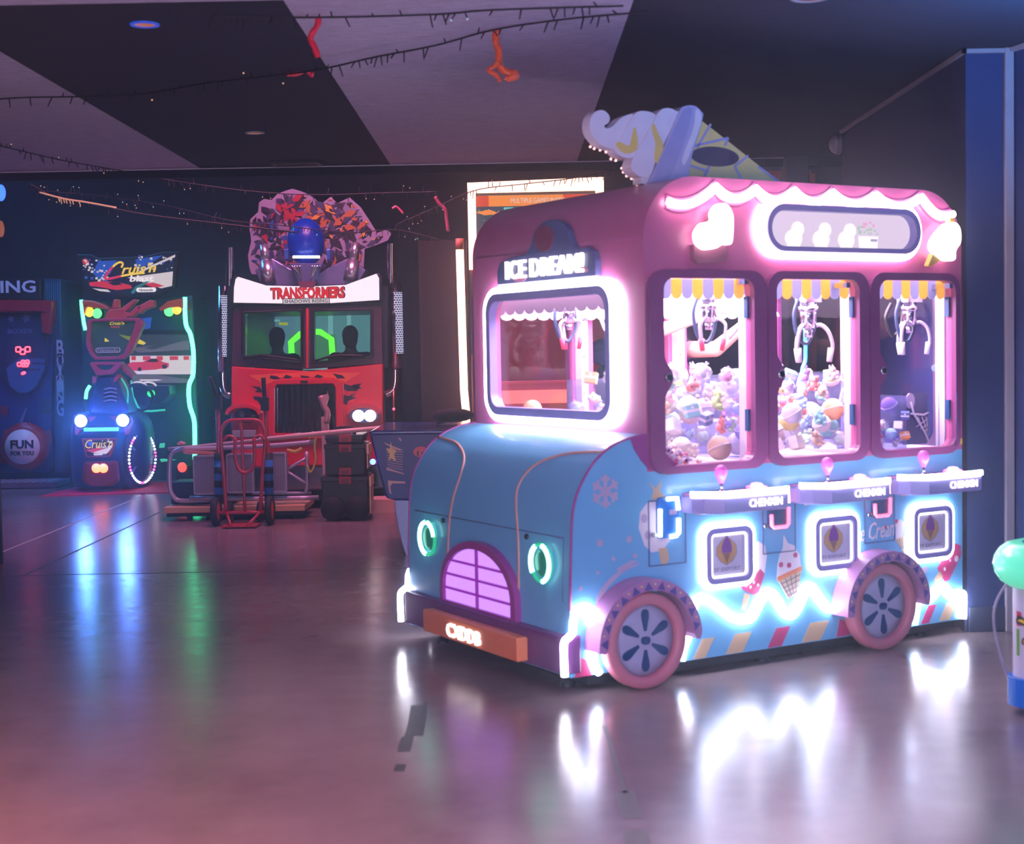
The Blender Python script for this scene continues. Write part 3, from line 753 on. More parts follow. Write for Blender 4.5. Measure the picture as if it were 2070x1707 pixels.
# ---- control shelves with joystick and button
def console(x0, x1):
    xm = (x0 + x1) / 2; d = .19
    b = MB()
    def prof(g): return [(x0 - g, .0), (x0 - g, -d * .45), (x0 + .03, -d * .72 - g * .5), (x0 + .10, -d - g), (x1 - .02, -d - g), (x1 + g, -d + .02), (x1 + g, .0)]
    b.prism(prof(0), .752, .828, flat); cs = b.build('control_shelf', M_LILAC, truck, bev=.008)
    b = MB(); b.prism(prof(.008)[1:-1] + [(p, q + .016) for p, q in reversed(prof(-.006)[1:-1])], .829, .851, flat); b.build('led_edge', M_LED, cs)
    b = MB(); b.prism([(p, min(q + .012, 0)) for p, q in prof(-.01)], .829, .840, flat); b.build('shelf_top', mat('mauve_shelf_top', (190, 120, 180), .3), cs)
    jx = x0 + .155
    b = MB(); b.cyl((jx, -.10, .838), (jx, -.10, .885), .007, n=10, mi=1); b.lathe([(.022, 0), (.018, .006), (.009, .012)], (jx, -.10, .840), 16, mi=1)
    b.lathe([(.010, 0), (.016, .012), (.026, .035), (.029, .052), (.025, .07), (.014, .081), (.0001, .084)], (jx, -.10, .880), 18)
    b.build('joystick', [mat('pink_knob', (226, 110, 200), .25, em=(200, 60, 170), es=.25), M_CHROME], cs)
    bx = x0 + .36
    b = MB(); b.tube([(bx + .04 * cos(2 * PI * k / 24), -.10 + .04 * sin(2 * PI * k / 24), .848) for k in range(24)], .008, 8, closed=True)
    bt = b.build('button_ring', M_MAGLED, cs)
    b = MB(); b.lathe([(.036, -.006), (.034, .012), (.022, .024), (.0001, .028)], (bx, -.10, .846), 20); b.build('button', mat('pearly_button', (230, 210, 230), .2, em=(255, 200, 230), es=.6), bt)
    b = MB(); b.text('CHENXIN', x0 + .335, .792, .19, .036, sd, -d - .007, -d - .0005, 0, bold=.008); b.build('lit_lettering', M_LETTER, cs)
    for x in (x0 + .06, x1 - .05):
        b = MB(); b.cyl((x, -.06, .752), (x, -.06, .742), .012, n=10); b.build('underside_bolt', M_GOLD, cs)
for x0 in (.60, 1.235, 1.865): console(x0, x0 + .485)

# ---- prize hatches
def hatch(x0):
    x1 = x0 + .272; z0, z1 = .410, .668; xm, zm = (x0 + x1) / 2, (z0 + z1) / 2
    b = MB(); b.panel(rb(x0, x1, z0, z1, .045, 6), [rb(x0 + .027, x1 - .027, z0 + .025, z1 - .025, .022, 5)], -.028, -.001, sd)
    h = b.build('prize_hatch', M_LILAC, truck, bev=.005)
    b = MB(); b.tube([sd(p, q, -.012) for p, q in rb(x0 - .012, x1 + .012, z0 - .012, z1 + .012, .055, 6)], .010, 8, closed=True); b.build('led_ring', M_LED, h)
    b = MB(); b.tube([sd(p, q, -.018) for p, q in rb(x0 + .035, x1 - .035, z0 + .033, z1 - .033, .018, 4)], .006, 6, closed=True); b.build('inner_led_ring', M_LETTER, h)
    b = MB(); b.box(x0 + .04, x1 - .05, -.012, -.002, z0 + .04, z1 - .04, 0)
    cx, cz = xm - .01, zm + .03
    lobe = [(0, -.074), (-.035, -.055), (-.057, -.025), (-.055, .01), (-.035, .03), (-.01, .05), (.01, .05), (.035, .03), (.055, .01), (.057, -.025), (.035, -.055)]
    b.prism([(cx + p * 1.06, cz + q * 1.06) for p, q in lobe], -.0132, -.012, sd, 3)
    b.prism([(cx + p, cz + q) for p, q in lobe], -.0140, -.0121, sd, 1)
    b.prism([(cx + p, cz + q) for p, q in ((-.028, -.02), (-.03, .005), (-.02, .035), (-.006, .05), (0, .07), (.006, .05), (.02, .035), (.03, .005), (.028, -.02))], -.0148, -.0122, sd, 2)
    b.prism([(cx + p, cz + q) for p, q in ((-.022, -.021), (.022, -.021), (0, -.068))], -.0146, -.0123, sd, 4)
    b.text('JTF EXPORT', xm - .012, z0 + .062, .165, .022, sd, -.0135, -.0121, 3)
    b.build('flap', [mat('hatch_flap', (206, 196, 222), .4), mat('logo_tan', (206, 156, 90), .5), mat('logo_purple', (130, 40, 150), .5), mat('logo_grey', (128, 118, 160), .5), mat('logo_brown', (150, 96, 80), .5)], h)
    b = MB(); b.box(x1 - .054, x1 - .046, -.016, -.002, z0 + .04, z1 - .04); b.build('flap_edge', M_SNOW, h)
for x0 in (.726, 1.380, 2.030): hatch(x0)

# ---- coin slots with C-shaped lights
def coin(x0, x1, z0, z1, m, mw, first):
    b = MB(); b.prism(rb(x0, x1, z0, z1, .02), -.016, -.001, sd); c = b.build('coin_mech', mat('blue_coin_face', (20, 110, 200), .3) if first else M_NAVY, truck)
    xm = (x0 + x1) / 2
    if first: segs = ([(x0 + .006, z1 - .05), (x0 + .004, z0 + .01)], [(xm - .01, z1 - .008), (x1 - .012, z1 - .008), (x1 - .006, z1 - .06)], [(x1 - .005, z0 + .085), (x1 - .006, z0 + .02), (x1 - .02, z0 + .008), (xm + .005, z0 + .006)])
    else: segs = ([(x0 + .006, z0 + .07), (x0 + .008, z0 + .018), (x0 + .02, z0 + .008), (x1 - .02, z0 + .008), (x1 - .008, z0 + .02), (x1 - .006, z1 - .09)], [(x1 - .006, z1 - .07), (x1 - .008, z1 - .018), (x1 - .02, z1 - .008), (xm - .008, z1 - .008)])
    b = MB()
    for k, s_ in enumerate(segs): b.tube([(p, -.024, q) for p, q in s_], .010 if first else .0085, 8, mi=k if not first else 0)
    b.build('led_outline', [m, mw], c)
    b = MB(); b.box(xm + .008, x1 - .012, -.022, -.016, (z0 + z1) / 2 + .012, (z0 + z1) / 2 + .034); b.build('coin_return', M_SNOW, c)
    b = MB(); b.cyl((x0 - .018, 0, z0 + .018), (x0 - .018, -.016, z0 + .018), .012, .010, n=14); b.build('lock', M_CHROME, c)
coin(.465, .578, .645, .828, glow('bluish_white_led', (225, 236, 255), 6.0), M_LED, True)
coin(1.105, 1.222, .636, .824, M_REDLED, glow('pink_white_led', (255, 170, 190), 4.0), False)
coin(1.762, 1.876, .640, .824, M_REDLED, glow('pink_white_led', (255, 170, 190), 4.0), False)

# ---- ice cream on the roof (cut-out board standing on the roof edge)
BD = .30
def Sx(x, y):
    d = ray(x, y); V_ = Vector((-sin(YAW), cos(YAW), 0)); U_ = Vector((cos(YAW), sin(YAW), 0)); o_ = Vector((TX, TY, 0))
    t = ((o_ + V_ * BD - CAM).dot(V_)) / d.dot(V_); p = CAM + d * t - o_
    return (p.dot(U_), p.z)
def z2(pts): return [Sx(940 + x / 2.511, 200 + y / 2.511) for x, y in pts]
def sm2(pts, n=4): return [(p.x, p.y) for p in smooth_path([(x, y, 0) for x, y in pts], n, True)]
b = MB()
tail = z2([(850, 85), (830, 200), (765, 255), (690, 240), (640, 190), (625, 140), (635, 90), (665, 62), (700, 62), (726, 90), (722, 122), (700, 138), (712, 152), (745, 138), (790, 95)])
b.prism(sm2(tail), BD - .012, BD + .05, sd, 0)
b.prism(sm2(z2([(850, 80), (905, 65), (950, 80), (960, 110), (900, 210), (840, 300), (775, 290), (750, 255), (780, 200)])), BD - .018, BD + .05, sd, 0)
b.prism(sm2(z2([(965, 75), (1010, 50), (1055, 65), (1062, 90), (960, 300), (925, 390), (870, 395), (828, 350), (850, 280), (910, 180)])), BD - .024, BD + .05, sd, 0)
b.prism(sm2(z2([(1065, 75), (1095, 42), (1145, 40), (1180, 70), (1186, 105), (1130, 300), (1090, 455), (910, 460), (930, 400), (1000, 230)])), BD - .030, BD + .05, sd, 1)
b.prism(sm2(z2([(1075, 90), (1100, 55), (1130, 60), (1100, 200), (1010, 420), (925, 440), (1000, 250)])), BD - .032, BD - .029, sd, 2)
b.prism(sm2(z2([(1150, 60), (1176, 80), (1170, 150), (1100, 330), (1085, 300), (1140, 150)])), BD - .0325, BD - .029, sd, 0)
b.prism(z2([(1190, 108), (1600, 430), (1590, 480), (1085, 480), (1130, 300)]), BD - .010, BD + .05, sd, 3)
b.prism(sm2(z2([(850, 145), (865, 215), (855, 265), (800, 280), (758, 245), (770, 220), (820, 240), (835, 190)])), BD - .020, BD - .017, sd, 4)
b.prism(sm2(z2([(942, 130), (970, 190), (990, 250), (960, 330), (945, 300), (950, 230), (932, 160)])), BD - .026, BD - .023, sd, 4)
for a_, b_ in (((1155, 240), (1330, 200)), ((1330, 200), (1310, 240)), ((1240, 130), (1170, 250)), ((1210, 395), (1235, 330)), ((1360, 340), (1400, 420)), ((1430, 290), (1360, 345)), ((1100, 330), (1230, 370)), ((1480, 345), (1590, 425))):
    b.ribbon(z2([a_, b_]), .012, BD - .012, BD - .0095, sd, 2)
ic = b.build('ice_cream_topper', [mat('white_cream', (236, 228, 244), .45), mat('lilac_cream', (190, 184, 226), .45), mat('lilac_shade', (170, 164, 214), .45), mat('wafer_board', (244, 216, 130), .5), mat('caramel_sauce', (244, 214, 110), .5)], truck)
hc = z2([(1262, 295)])[0]
b = MB(); b.prism(oval(hc[0], hc[1], .145, .047, 28), BD - .013, BD - .0095, sd); b.build('oval_badge', mat('maroon_badge', (70, 40, 66), .4), ic)
b = MB()
for x, z in [Sx(940 + x / 2.511, 200 + y / 2.511) for x, y in ((750, 262), (775, 298), (800, 306), (830, 345), (838, 365), (855, 385), (880, 398), (905, 405), (908, 430), (670, 235), (690, 245), (720, 252))]: b.ell((x, BD + .055, z), .006, 8, 6)
b.build('edge_fairy_lights', glow('rosy_bulb', (255, 190, 190), 2.5), ic)
b = MB(); b.box(.62, 1.34, BD - .01, BD + .055, 2.25, 2.29); b.build('stand', M_WHITEP, ic)

# ---- feet under the body
for a, y in ((.10, .18), (.10, 1.36), (.62, .10), (1.13, .08), (2.18, .08), (2.25, 1.40), (1.2, 1.42)):
    b = MB(); b.cyl((a, y, .075), (a, y, .03), .012, n=10, mi=1); b.lathe([(.035, 0), (.035, .012), (.016, .03)], (a, y, 0), 16); b.build('levelling_foot', [M_BLACK, M_CHROME], truck)
b = MB(); b.box(.12, 2.38, .045, 1.495, .022, .07); b.build('chassis_shade', M_BLACK, truck)  # black slab widened to make the dark shade band under the body

# ---- claws hanging inside
def claw(a, y, ztop, tip, s=1.0, spread=.085, label=None):
    b = MB(); b.box(a - .05, a + .05, y - .04, y + .04, ztop, ztop + .06); b.box(a - .012, a + .012, y - .28, y + .28, ztop + .06, ztop + .085)
    c = b.build('claw_crane', M_CHROME, truck)
    b = MB(); b.cyl((a, y, ztop), (a, y, ztop - .11 * s), .034 * s, n=18); b.cyl((a, y, ztop - .02), (a, y, ztop - .045), .041 * s, n=18); b.cyl((a, y, ztop - .11 * s), (a, y, ztop - .15 * s), .018 * s, n=12); b.build('motor', M_CHROME, c)
    for k in range(3):
        an = math.radians(200 + 120 * k); u = Vector((cos(an), sin(an), 0)); P0 = Vector((a, y, ztop - .105 * s))
        p = [P0 + u * r * s + Vector((0, 0, z * s)) for r, z in ((.02, 0), (.05, .008), (.082, -.02), (spread, -.075), (spread - .006, -.105))]
        b = MB(); b.tube(smooth_path(p, 4), .008 * s, 8, mi=1)
        b.cyl(p[-1] + Vector((0, 0, .014 * s)), p[-1] - Vector((0, 0, .045 * s)) - u * .01, .0135 * s, .011 * s, n=12, mi=0)
        b.build('prong', [tip, mat('satin_steel', (214, 208, 222), .3, metal=.7)], c)
    b = MB(); b.tube(smooth_path([(a - .04, y + .02, ztop + .03), (a - .075, y + .02, ztop - .06), (a - .05, y + .02, ztop - .17), (a + .01, y + .02, ztop - .20), (a + .055, y + .02, ztop - .12), (a + .045, y + .02, ztop - .02)], 6), .009, 8)
    b.build('coiled_cable', mat('navy_cable', (30, 50, 86), .5), c)
WT = mat('white_tip', (236, 228, 238), .4); RT = mat('red_tip', (236, 50, 90), .4)
claw(.98, .26, 1.715, RT, .95, .08); claw(1.57, .22, 1.70, WT, 1.15, .10); claw(2.24, .20, 1.70, WT, 1.05, .095); claw(.80, 1.20, 1.735, RT, .95, .07)
b = MB(); b.tube(smooth_path([(.60, .22, 1.70), (.57, .22, 1.60), (.60, .22, 1.53), (.645, .22, 1.56), (.64, .22, 1.70)], 6), .006, 6); b.build('hanging_cable', M_WHITEP, truck)
b = MB(); b.tube(smooth_path([(2.26, .35, 1.70), (2.22, .35, 1.62), (2.27, .35, 1.53), (2.33, .35, 1.58), (2.35, .35, 1.68)], 6), .009, 6); b.build('hanging_cable', M_BLACK, truck)
b = MB(); b.tube(smooth_path([(.88, 1.06, 1.72), (.90, 1.02, 1.60), (.90, .96, 1.555), (.90, .92, 1.60), (.89, .94, 1.72)], 6), .009, 6); b.build('hanging_cable', M_WHITEP, truck)
b = MB(); b.tube(smooth_path([(1.80, .50, 1.58), (1.80, .50, 1.42), (1.76, .48, 1.36), (1.73, .46, 1.22), (1.72, .44, 1.05)], 6), .010, 8); b.build('hanging_cable', mat('cyan_cable', (60, 150, 200), .4), truck)
b = MB(); b.tube(smooth_path([(1.47, .60, 1.70), (1.45, .60, 1.60), (1.38, .60, 1.53)], 6), .006, 6); b.build('hanging_cable', mat('red_cable', (220, 40, 80), .4), truck)
# clear prize chute and cone print in the last window
b = MB()
b.panel([(1.92, .956), (2.14, .956), (2.14, 1.225), (1.92, 1.225)], [[(1.926, .962), (2.134, .962), (2.134, 1.219), (1.926, 1.219)]], .125, .129, sd)
b.box(1.926, 2.134, .126, .128, .962, 1.219); b.box(2.136, 2.14, .129, .36, .956, 1.225); b.box(1.92, 1.924, .129, .36, .956, 1.225)
b.build('prize_chute', M_ACRYL, truck)
DP = -.20; b = MB(); b.prism([(2.15, .97), (2.32, .97), (2.32, 1.235), (2.15, 1.235)], .36 + DP, .366 + DP, sd, 0)
b.tube([(2.15, .352, 1.19), (2.17, .352, 1.13), (2.25, .352, 1.03), (2.318, .352, .985)], .006, 6, mi=1); b.tube([(2.15, .352, 1.13), (2.24, .352, 1.12), (2.318, .352, 1.13)], .005, 6, mi=1)
for k in range(4):
    b.tube([(2.20 + .03 * k, .353, 1.11), (2.25 + .022 * k, .353, 1.03)], .003, 5, mi=1); b.tube([(2.19 + .03 * k, .353, 1.06 - .01 * k), (2.318, .353, 1.10 - .03 * k)], .003, 5, mi=1)
b.prism(oval(2.15, 1.195, .03, .04, 14), .352, .36, sd, 2)
b.v = [(v[0] + (.045 if i >= 8 else 0), v[1] + (DP if i >= 8 else 0), v[2]) for i, v in enumerate(b.v)]; b.v = [(min(v[0], 2.32), v[1], v[2]) for v in b.v]
b.build('printed_panel', [mat('dark_inner_panel', (58, 60, 104), .5), M_PWHITE, M_SNOW], truck)
# ================================================================== machines at the back of the hall
def bk(p, q, d): return (p, d, q)                    # p = across, q = up, d = distance down the room
def tri(pts, Y0, Y1, q, mi=0, b=None): return b.prism(q(pts, Y0), Y0, Y1, bk, mi)
def tub3(pts, Y, q): return [Vector((x, Y, z)) for x, z in q(pts, Y)]
M_DKBLUE = mat('deep_blue_shell', (18, 34, 116), .4)
M_DKNAVY = mat('dark_navy_shell', (16, 20, 44), .4)
M_TEAL = mat('dark_teal_shell', (16, 70, 84), .4)
M_CORAL = mat('coral_plastic', (208, 84, 92), .4)
M_ROSE = mat('rose_plastic', (180, 64, 104), .4)
M_GREENLED = glow('sea_green_led', (60, 255, 175), 9.0)
M_SCRW = glow('screen_white', (226, 214, 226), .9); M_SCRK = glow('screen_dark', (36, 40, 60), .5); M_SCRR = glow('screen_red', (214, 44, 72), .9)
M_SCRB = glow('screen_blue', (40, 90, 210), .8); M_SCRG = glow('screen_grey', (120, 116, 140), .6); M_SCRY = glow('screen_yellow', (250, 210, 70), 1.0); M_SCRN = glow('screen_navy', (16, 24, 66), .6); M_SCRT = glow('screen_teal', (50, 140, 150), .7)

# ---------------------------------------------------------------- racing game
S0, S1 = 16.2, 17.5
base = onz(220, 996); rg = thing('racing_arcade_game', 'racing arcade game with green light strips, screen and a blue seat pod', 'arcade game', (base.x, 16.6, 0))
b = MB()
b.prism(q7([(520, 380), (1255, 345), (1300, 1320), (1300, 1560), (560, 1560)], S1 + .12), S1 + .12, S1 + 1.0, bk)
b.build('cabinet', M_TEAL, rg, bev=.02)
MQ = [(495, 78), (590, 78), (640, 102), (935, 92), (1060, 62), (1168, 58), (1140, 300), (1060, 325), (1000, 358), (680, 362), (630, 330), (550, 315)]
b = MB(); tri(MQ, S1, S1 + .10, q7, 0, b); mq = b.build('marquee', M_BLACK, rg, bev=.01)
b = MB(); e = S1 - .004
IN = [(525, 95), (585, 92), (640, 118), (940, 108), (1062, 80), (1142, 76), (1118, 284), (1050, 308), (990, 338), (690, 342), (640, 312), (568, 296)]
tri(IN, e, S1 - .0005, q7, 0, b)
for k, (pts, mi) in enumerate([([(640, 125), (760, 118), (720, 200), (660, 250), (600, 200)], 1), ([(880, 112), (1060, 84), (900, 190)], 2), ([(1140, 80), (1140, 96), (930, 190), (900, 190)], 3), ([(830, 230), (1126, 190), (1120, 284), (1050, 300), (900, 250)], 3),
        ([(580, 262), (660, 252), (760, 258), (850, 280), (860, 300), (760, 312), (640, 290), (585, 285)], 4), ([(930, 270), (1000, 262), (1070, 285), (1000, 296)], 4), ([(700, 262), (760, 254), (800, 275), (740, 282)], 0), ([(535, 115), (560, 105), (580, 125), (565, 150), (540, 140)], 4),
        ([(850, 330), (880, 290), (960, 250), (970, 258), (900, 300), (870, 335)], 5), ([(600, 300), (700, 308), (720, 325), (650, 318)], 3)]):
    tri(pts, e - .002 - .0006 * k, e, q7, mi, b)
for k in range(70):
    x, y = random.uniform(540, 700), random.uniform(115, 250)
    if k > 45: x, y = random.uniform(860, 1120), random.uniform(90, 180)
    w = random.uniform(3, 8); tri([(x - w, y - w), (x + w, y - w), (x + w, y + w), (x - w, y + w)], e - .009 - .00001 * k, e, q7, 3 if k % 3 else 2, b)
b.build('lit_marquee_art', [M_SCRN, M_SCRB, M_SCRB, M_SCRW, M_SCRR, M_SCRT], mq)
b = MB(); xc, zc = q7([(860, 175)], e)[0]; d = .0
b.text("ruis'n", *q7([(905, 170)], e)[0], .415, .115, bk, e - .022, e - .012, 0, bold=.012, shear=.35, rot=.04)
def stroke(pts, r, Y, q): return smooth_path(tub3(pts, Y, q), 5)
b.tube(stroke([(790, 165), (800, 140), (780, 130), (745, 150), (700, 200), (685, 235), (720, 236), (800, 218), (880, 205), (940, 200)], 0, e - .014, q7), .012, 6, mi=0)
b.tube(stroke([(735, 160), (700, 200), (685, 235), (720, 236), (790, 220)], 0, e - .016, q7), .013, 6, mi=1)
b.text('blast', *q7([(925, 236)], e)[0], .29, .075, bk, e - .022, e - .012, 2, bold=.02, shear=.15)
b.panel(rb(*[v for pr_ in zip(q7([(890, 326)], e)[0], q7([(1018, 294)], e)[0]) for v in pr_], .05), [], e - .018, e - .013, bk, 2)
b.text('Nintendo', *q7([(954, 311)], e)[0], .165, .032, bk, e - .024, e - .0185, 3, bold=.012)
b.build('lit_lettering', [M_SCRY, glow('crimson_script', (236, 40, 90), .9), glow('white_script', (240, 232, 246), 1.1), M_SCRK], mq)
# wings with lamps
for pts, lam in (([(530, 375), (590, 378), (660, 400), (705, 425), (705, 440), (640, 430), (560, 420), (545, 470), (540, 430)], ((588, 455, 0), (637, 464, 1))),
                 ([(1035, 430), (1090, 385), (1150, 372), (1200, 362), (1215, 440), (1160, 420), (1100, 425), (1045, 448)], ((1105, 451, 1), (1154, 439, 0)))):
    b = MB(); tri(pts, S1 - .12, S1 + .08, q7, 0, b); wg = b.build('wing', mat('orange_red_plastic', (226, 84, 60), .35), rg, bev=.015)
    for x, y, k in lam:
        c = tub3([(x, y)], S1 - .02, q7)[0]
        b = MB(); b.lathe([(.075, 0), (.075, .03), (.062, .045)], c, 20, M=Matrix.Rotation(PI / 2, 4, 'X')); b.build('lamp_rim', M_BLACK, wg)
        b = MB(); b.lathe([(.060, .03), (.04, .055), (.0001, .06)], c, 18, M=Matrix.Rotation(PI / 2, 4, 'X')); b.build('lamp', glow('amber_lamp', (255, 170, 60), 2.6) if k == 0 else glow('lime_lamp', (90, 255, 130), 2.6), wg)
b = MB(); b.tube(stroke([(530, 375), (533, 430), (545, 520), (556, 572)], 0, S1 - .1, q7), .022, 8); b.build('led_strip', M_GREENLED, rg)
b = MB(); b.tube(stroke([(1204, 358), (1204, 440), (1212, 540), (1240, 600), (1258, 700), (1260, 800), (1255, 870), (1230, 940), (1235, 1060), (1262, 1150), (1268, 1240), (1268, 1415)], 0, S1 - .1, q7), .026, 8); b.build('led_strip', M_GREENLED, rg)
b = MB(); b.tube(stroke([(585, 935), (565, 970), (558, 1020)], 0, S1 - .35, q7), .02, 8); b.build('led_strip', M_GREENLED, rg)
b = MB(); b.tube(stroke([(780, 870), (830, 960), (830, 1050)], 0, S0 + .1, q7), .01, 6); b.tube(stroke([(855, 900), (862, 960), (915, 1090), (1075, 1092)], 0, S1 - .35, q7), .012, 6); b.build('edge_light', glow('dim_green_led', (50, 190, 150), 1.2), rg)
# screen
b = MB(); tri([(830, 572), (1240, 572), (1252, 925), (830, 925)], S1 + .02, S1 + .10, q7, 0, b); sc = b.build('screen_bezel', M_BLACK, rg)
b = MB(); e = S1 + .014; tri([(840, 600), (1232, 600), (1246, 918), (866, 918), (840, 800)], e, S1 + .019, q7, 0, b)
for k, (pts, mi) in enumerate([([(845, 740), (1242, 738), (1243, 766), (845, 770)], 1), ([(855, 742), (885, 742), (885, 768), (855, 768)], 2), ([(930, 742), (980, 742), (980, 768), (930, 768)], 2), ([(1020, 742), (1060, 742), (1060, 768), (1020, 768)], 2), ([(1105, 742), (1160, 742), (1160, 768), (1105, 768)], 2), ([(1195, 742), (1230, 742), (1230, 768), (1195, 768)], 2),
        ([(845, 770), (1243, 766), (1245, 860), (845, 860)], 1), ([(820, 800), (860, 780), (930, 780), (965, 758), (1030, 756), (1060, 780), (1100, 788), (1098, 815), (1010, 830), (880, 838), (830, 830)], 2), ([(950, 780), (985, 758), (1025, 762), (1030, 780)], 3),
        ([(900, 815), (920, 815), (920, 840), (895, 838)], 3), ([(1055, 800), (1085, 795), (1085, 822), (1058, 825)], 3), ([(850, 868), (1010, 862), (1240, 895), (1244, 916), (868, 916)], 4), ([(860, 690), (1230, 640), (1232, 700), (900, 720)], 4), ([(940, 690), (1100, 640), (1160, 650), (1000, 700)], 0), ([(1060, 895), (1020, 893), (910, 893), (910, 903), (1020, 903)], 1)]):
    tri(pts, e - .001 - .0006 * k, e, q7, mi, b)
b.build('screen', [glow('screen_slate', (60, 70, 84), .6), M_SCRW, M_SCRR, M_SCRK, M_SCRG], sc)
b = MB(); tri([(900, 500), (980, 490), (970, 560), (930, 565)], S1 - .02, S1 + .04, q7, 0, b); b.build('small_display', M_SCRB, rg)
# dashboard with steering wheel
b = MB(); tri([(860, 935), (1100, 935), (1105, 990), (1060, 1040), (1030, 1050), (900, 1060), (870, 1000)], S1 - .45, S1 - .1, q7, 0, b); ds = b.build('dashboard', M_DKNAVY, rg, bev=.03)
for x, mi in ((900, 0), (965, 0)):
    b = MB(); c = tub3([(x, 950)], S1 - .46, q7)[0]; b.tube([c + Vector((.10 * cos(math.radians(a)), 0, .07 * sin(math.radians(a)))) for a in range(20, 161, 14)], .012, 6); b.build('gauge_arc', M_SCRW, ds)
b = MB(); c = tub3([(984, 985)], S1 - .47, q7)[0]; b.ell(c, (.045, .03, .04)); b.build('start_button', glow('green_button', (40, 255, 110), 2.0), ds)
b = MB(); b.tube([tub3([(900, 1010)], S1 - .6, q7)[0] + Vector((.17 * cos(2 * PI * k / 24), -.05 * sin(2 * PI * k / 24), .15 * sin(2 * PI * k / 24))) for k in range(24)], .02, 8, closed=True); b.build('steering_wheel', M_BLACK, ds)
# seat: clear backrest in a pink frame, fork, neck and pod
BK = [(565, 515), (590, 500), (900, 492), (935, 530), (905, 600), (850, 720), (800, 762), (620, 768), (585, 735), (558, 670)]
INB = [(590, 530), (605, 518), (880, 512), (868, 570), (805, 725), (770, 742), (625, 745), (600, 715), (580, 640)]
b = MB(); b.panel(q7(BK, S0), [q7(INB, S0)], S0, S0 + .12, bk); st = b.build('seat_frame', M_ROSE, rg, bev=.015)
b = MB(); tri(INB, S0 + .05, S0 + .058, q7, 0, b)
b.build('clear_backrest', glass('greenish_acrylic', (205, 235, 225), .10, haze=.28, hazec=(150, 190, 180)), st)
b = MB()
b.text("Cruis'n", *q7([(755, 527)], S0)[0], .16, .035, bk, S0 + .04, S0 + .045, 0, shear=.3); b.text('blast', *q7([(745, 550)], S0)[0], .10, .025, bk, S0 + .04, S0 + .045, 1)
b.panel(rb(*[v for pr_ in zip(q7([(615, 722)], S0)[0], q7([(778, 684)], S0)[0]) for v in pr_], .05), [rb(*[v for pr_ in zip(q7([(622, 716)], S0)[0], q7([(771, 690)], S0)[0]) for v in pr_], .04)], S0 + .04, S0 + .045, bk, 2)
b.text('Nintendo', *q7([(696, 703)], S0)[0], .22, .045, bk, S0 + .04, S0 + .045, 2, bold=.01)
b.prism(q7([(675, 622), (705, 645), (675, 648)], S0), S0 + .042, S0 + .049, bk, 3); b.prism(q7([(765, 600), (880, 620), (945, 655), (930, 668), (850, 650)], S0 + .1), S0 + .13, S0 + .14, bk, 3)
b.build('backrest_print', [M_SCRY, M_SCRR, mat('pale_print_grey', (190, 200, 200), .5), glow('yellow_arrow', (240, 214, 60), .9)], st)
b = MB()
for pts in ([(675, 500), (700, 440), (780, 430), (845, 470), (820, 495)], [(725, 435), (738, 372), (765, 370), (768, 430)], [(770, 440), (870, 370), (892, 372), (840, 430), (800, 465)], [(820, 480), (885, 415), (922, 410), (920, 430), (860, 490)], [(890, 420), (975, 375), (1000, 378), (1000, 420), (940, 440), (905, 470), (895, 440)]):
    tri(pts, S0 + .02, S0 + .16, q7, 0, b)
b.build('headrest_spoiler', M_CORAL, st, bev=.012)
b = MB(); b.panel(q7([(583, 790), (600, 780), (790, 778), (797, 795), (740, 860), (630, 868)], S0), [q7([(625, 800), (748, 800), (715, 830), (660, 834)], S0)], S0 - .02, S0 + .12, bk); b.build('seat_handle', M_ROSE, st, bev=.012)
for pts in ([(600, 872), (630, 880), (625, 912), (600, 920)], [(738, 885), (772, 858), (778, 885), (745, 915)]):
    b = MB(); tri(pts, S0, S0 + .12, q7, 0, b); b.build('seat_bracket', M_ROSE, st)
b = MB(); tri([(785, 790), (862, 870), (860, 890), (800, 840)], S0 + .05, S0 + .3, q7, 0, b)
b.build('seat_arm', M_ROSE, st)
cz = lambda x, y, Y: tub3([(x, y)], Y, q7)[0]
b = MB(); tri([(630, 870), (745, 868), (775, 930), (840, 1120), (565, 1120), (575, 1030), (605, 930)], S0, S0 + .45, q7, 0, b)
nk = b.build('seat_shell', M_DKBLUE, rg, bev=.05, seg=3)
b = MB()
for k in range(4): b.tube(stroke([(675, 960 + k * 26), (720, 950 + k * 26), (760, 958 + k * 26)], 0, S0 - .012, q7), .008, 6)
b.build('rib', M_LILAC, nk)
# pod body: superellipse loft
b = MB(); vs = []; fs = []; rings = [(1105, 560, 850), (1125, 500, 920), (1180, 488, 960), (1260, 482, 980), (1400, 480, 985), (1520, 486, 980), (1580, 500, 960), (1625, 545, 900)]
NS = 28
for y, xl, xr in rings:
    c0 = cz(xl, y, S0 + .4); c1 = cz(xr, y, S0 + .4); mx = (c0.x + c1.x) / 2; w = (c1.x - c0.x) / 2; dep = .62 * min(1, w / .7)
    for k in range(NS):
        a = 2 * PI * k / NS; cx_, sy_ = cos(a), sin(a); e_ = .55
        vs.append((mx + w * math.copysign(abs(cx_) ** e_, cx_), S0 + .45 + dep * math.copysign(abs(sy_) ** e_, sy_), max(c0.z, .03)))
for i in range(len(rings) - 1):
    for k in range(NS): fs.append((i * NS + k, i * NS + (k + 1) % NS, (i + 1) * NS + (k + 1) % NS, (i + 1) * NS + k))
b.add(vs, fs, 0, True); b.add(vs[:NS], [tuple(range(NS))], 0); b.add(vs[-NS:], [tuple(range(NS))], 0)
pod = b.build('pod_body', M_DKBLUE, rg)
P0 = S0 - .19
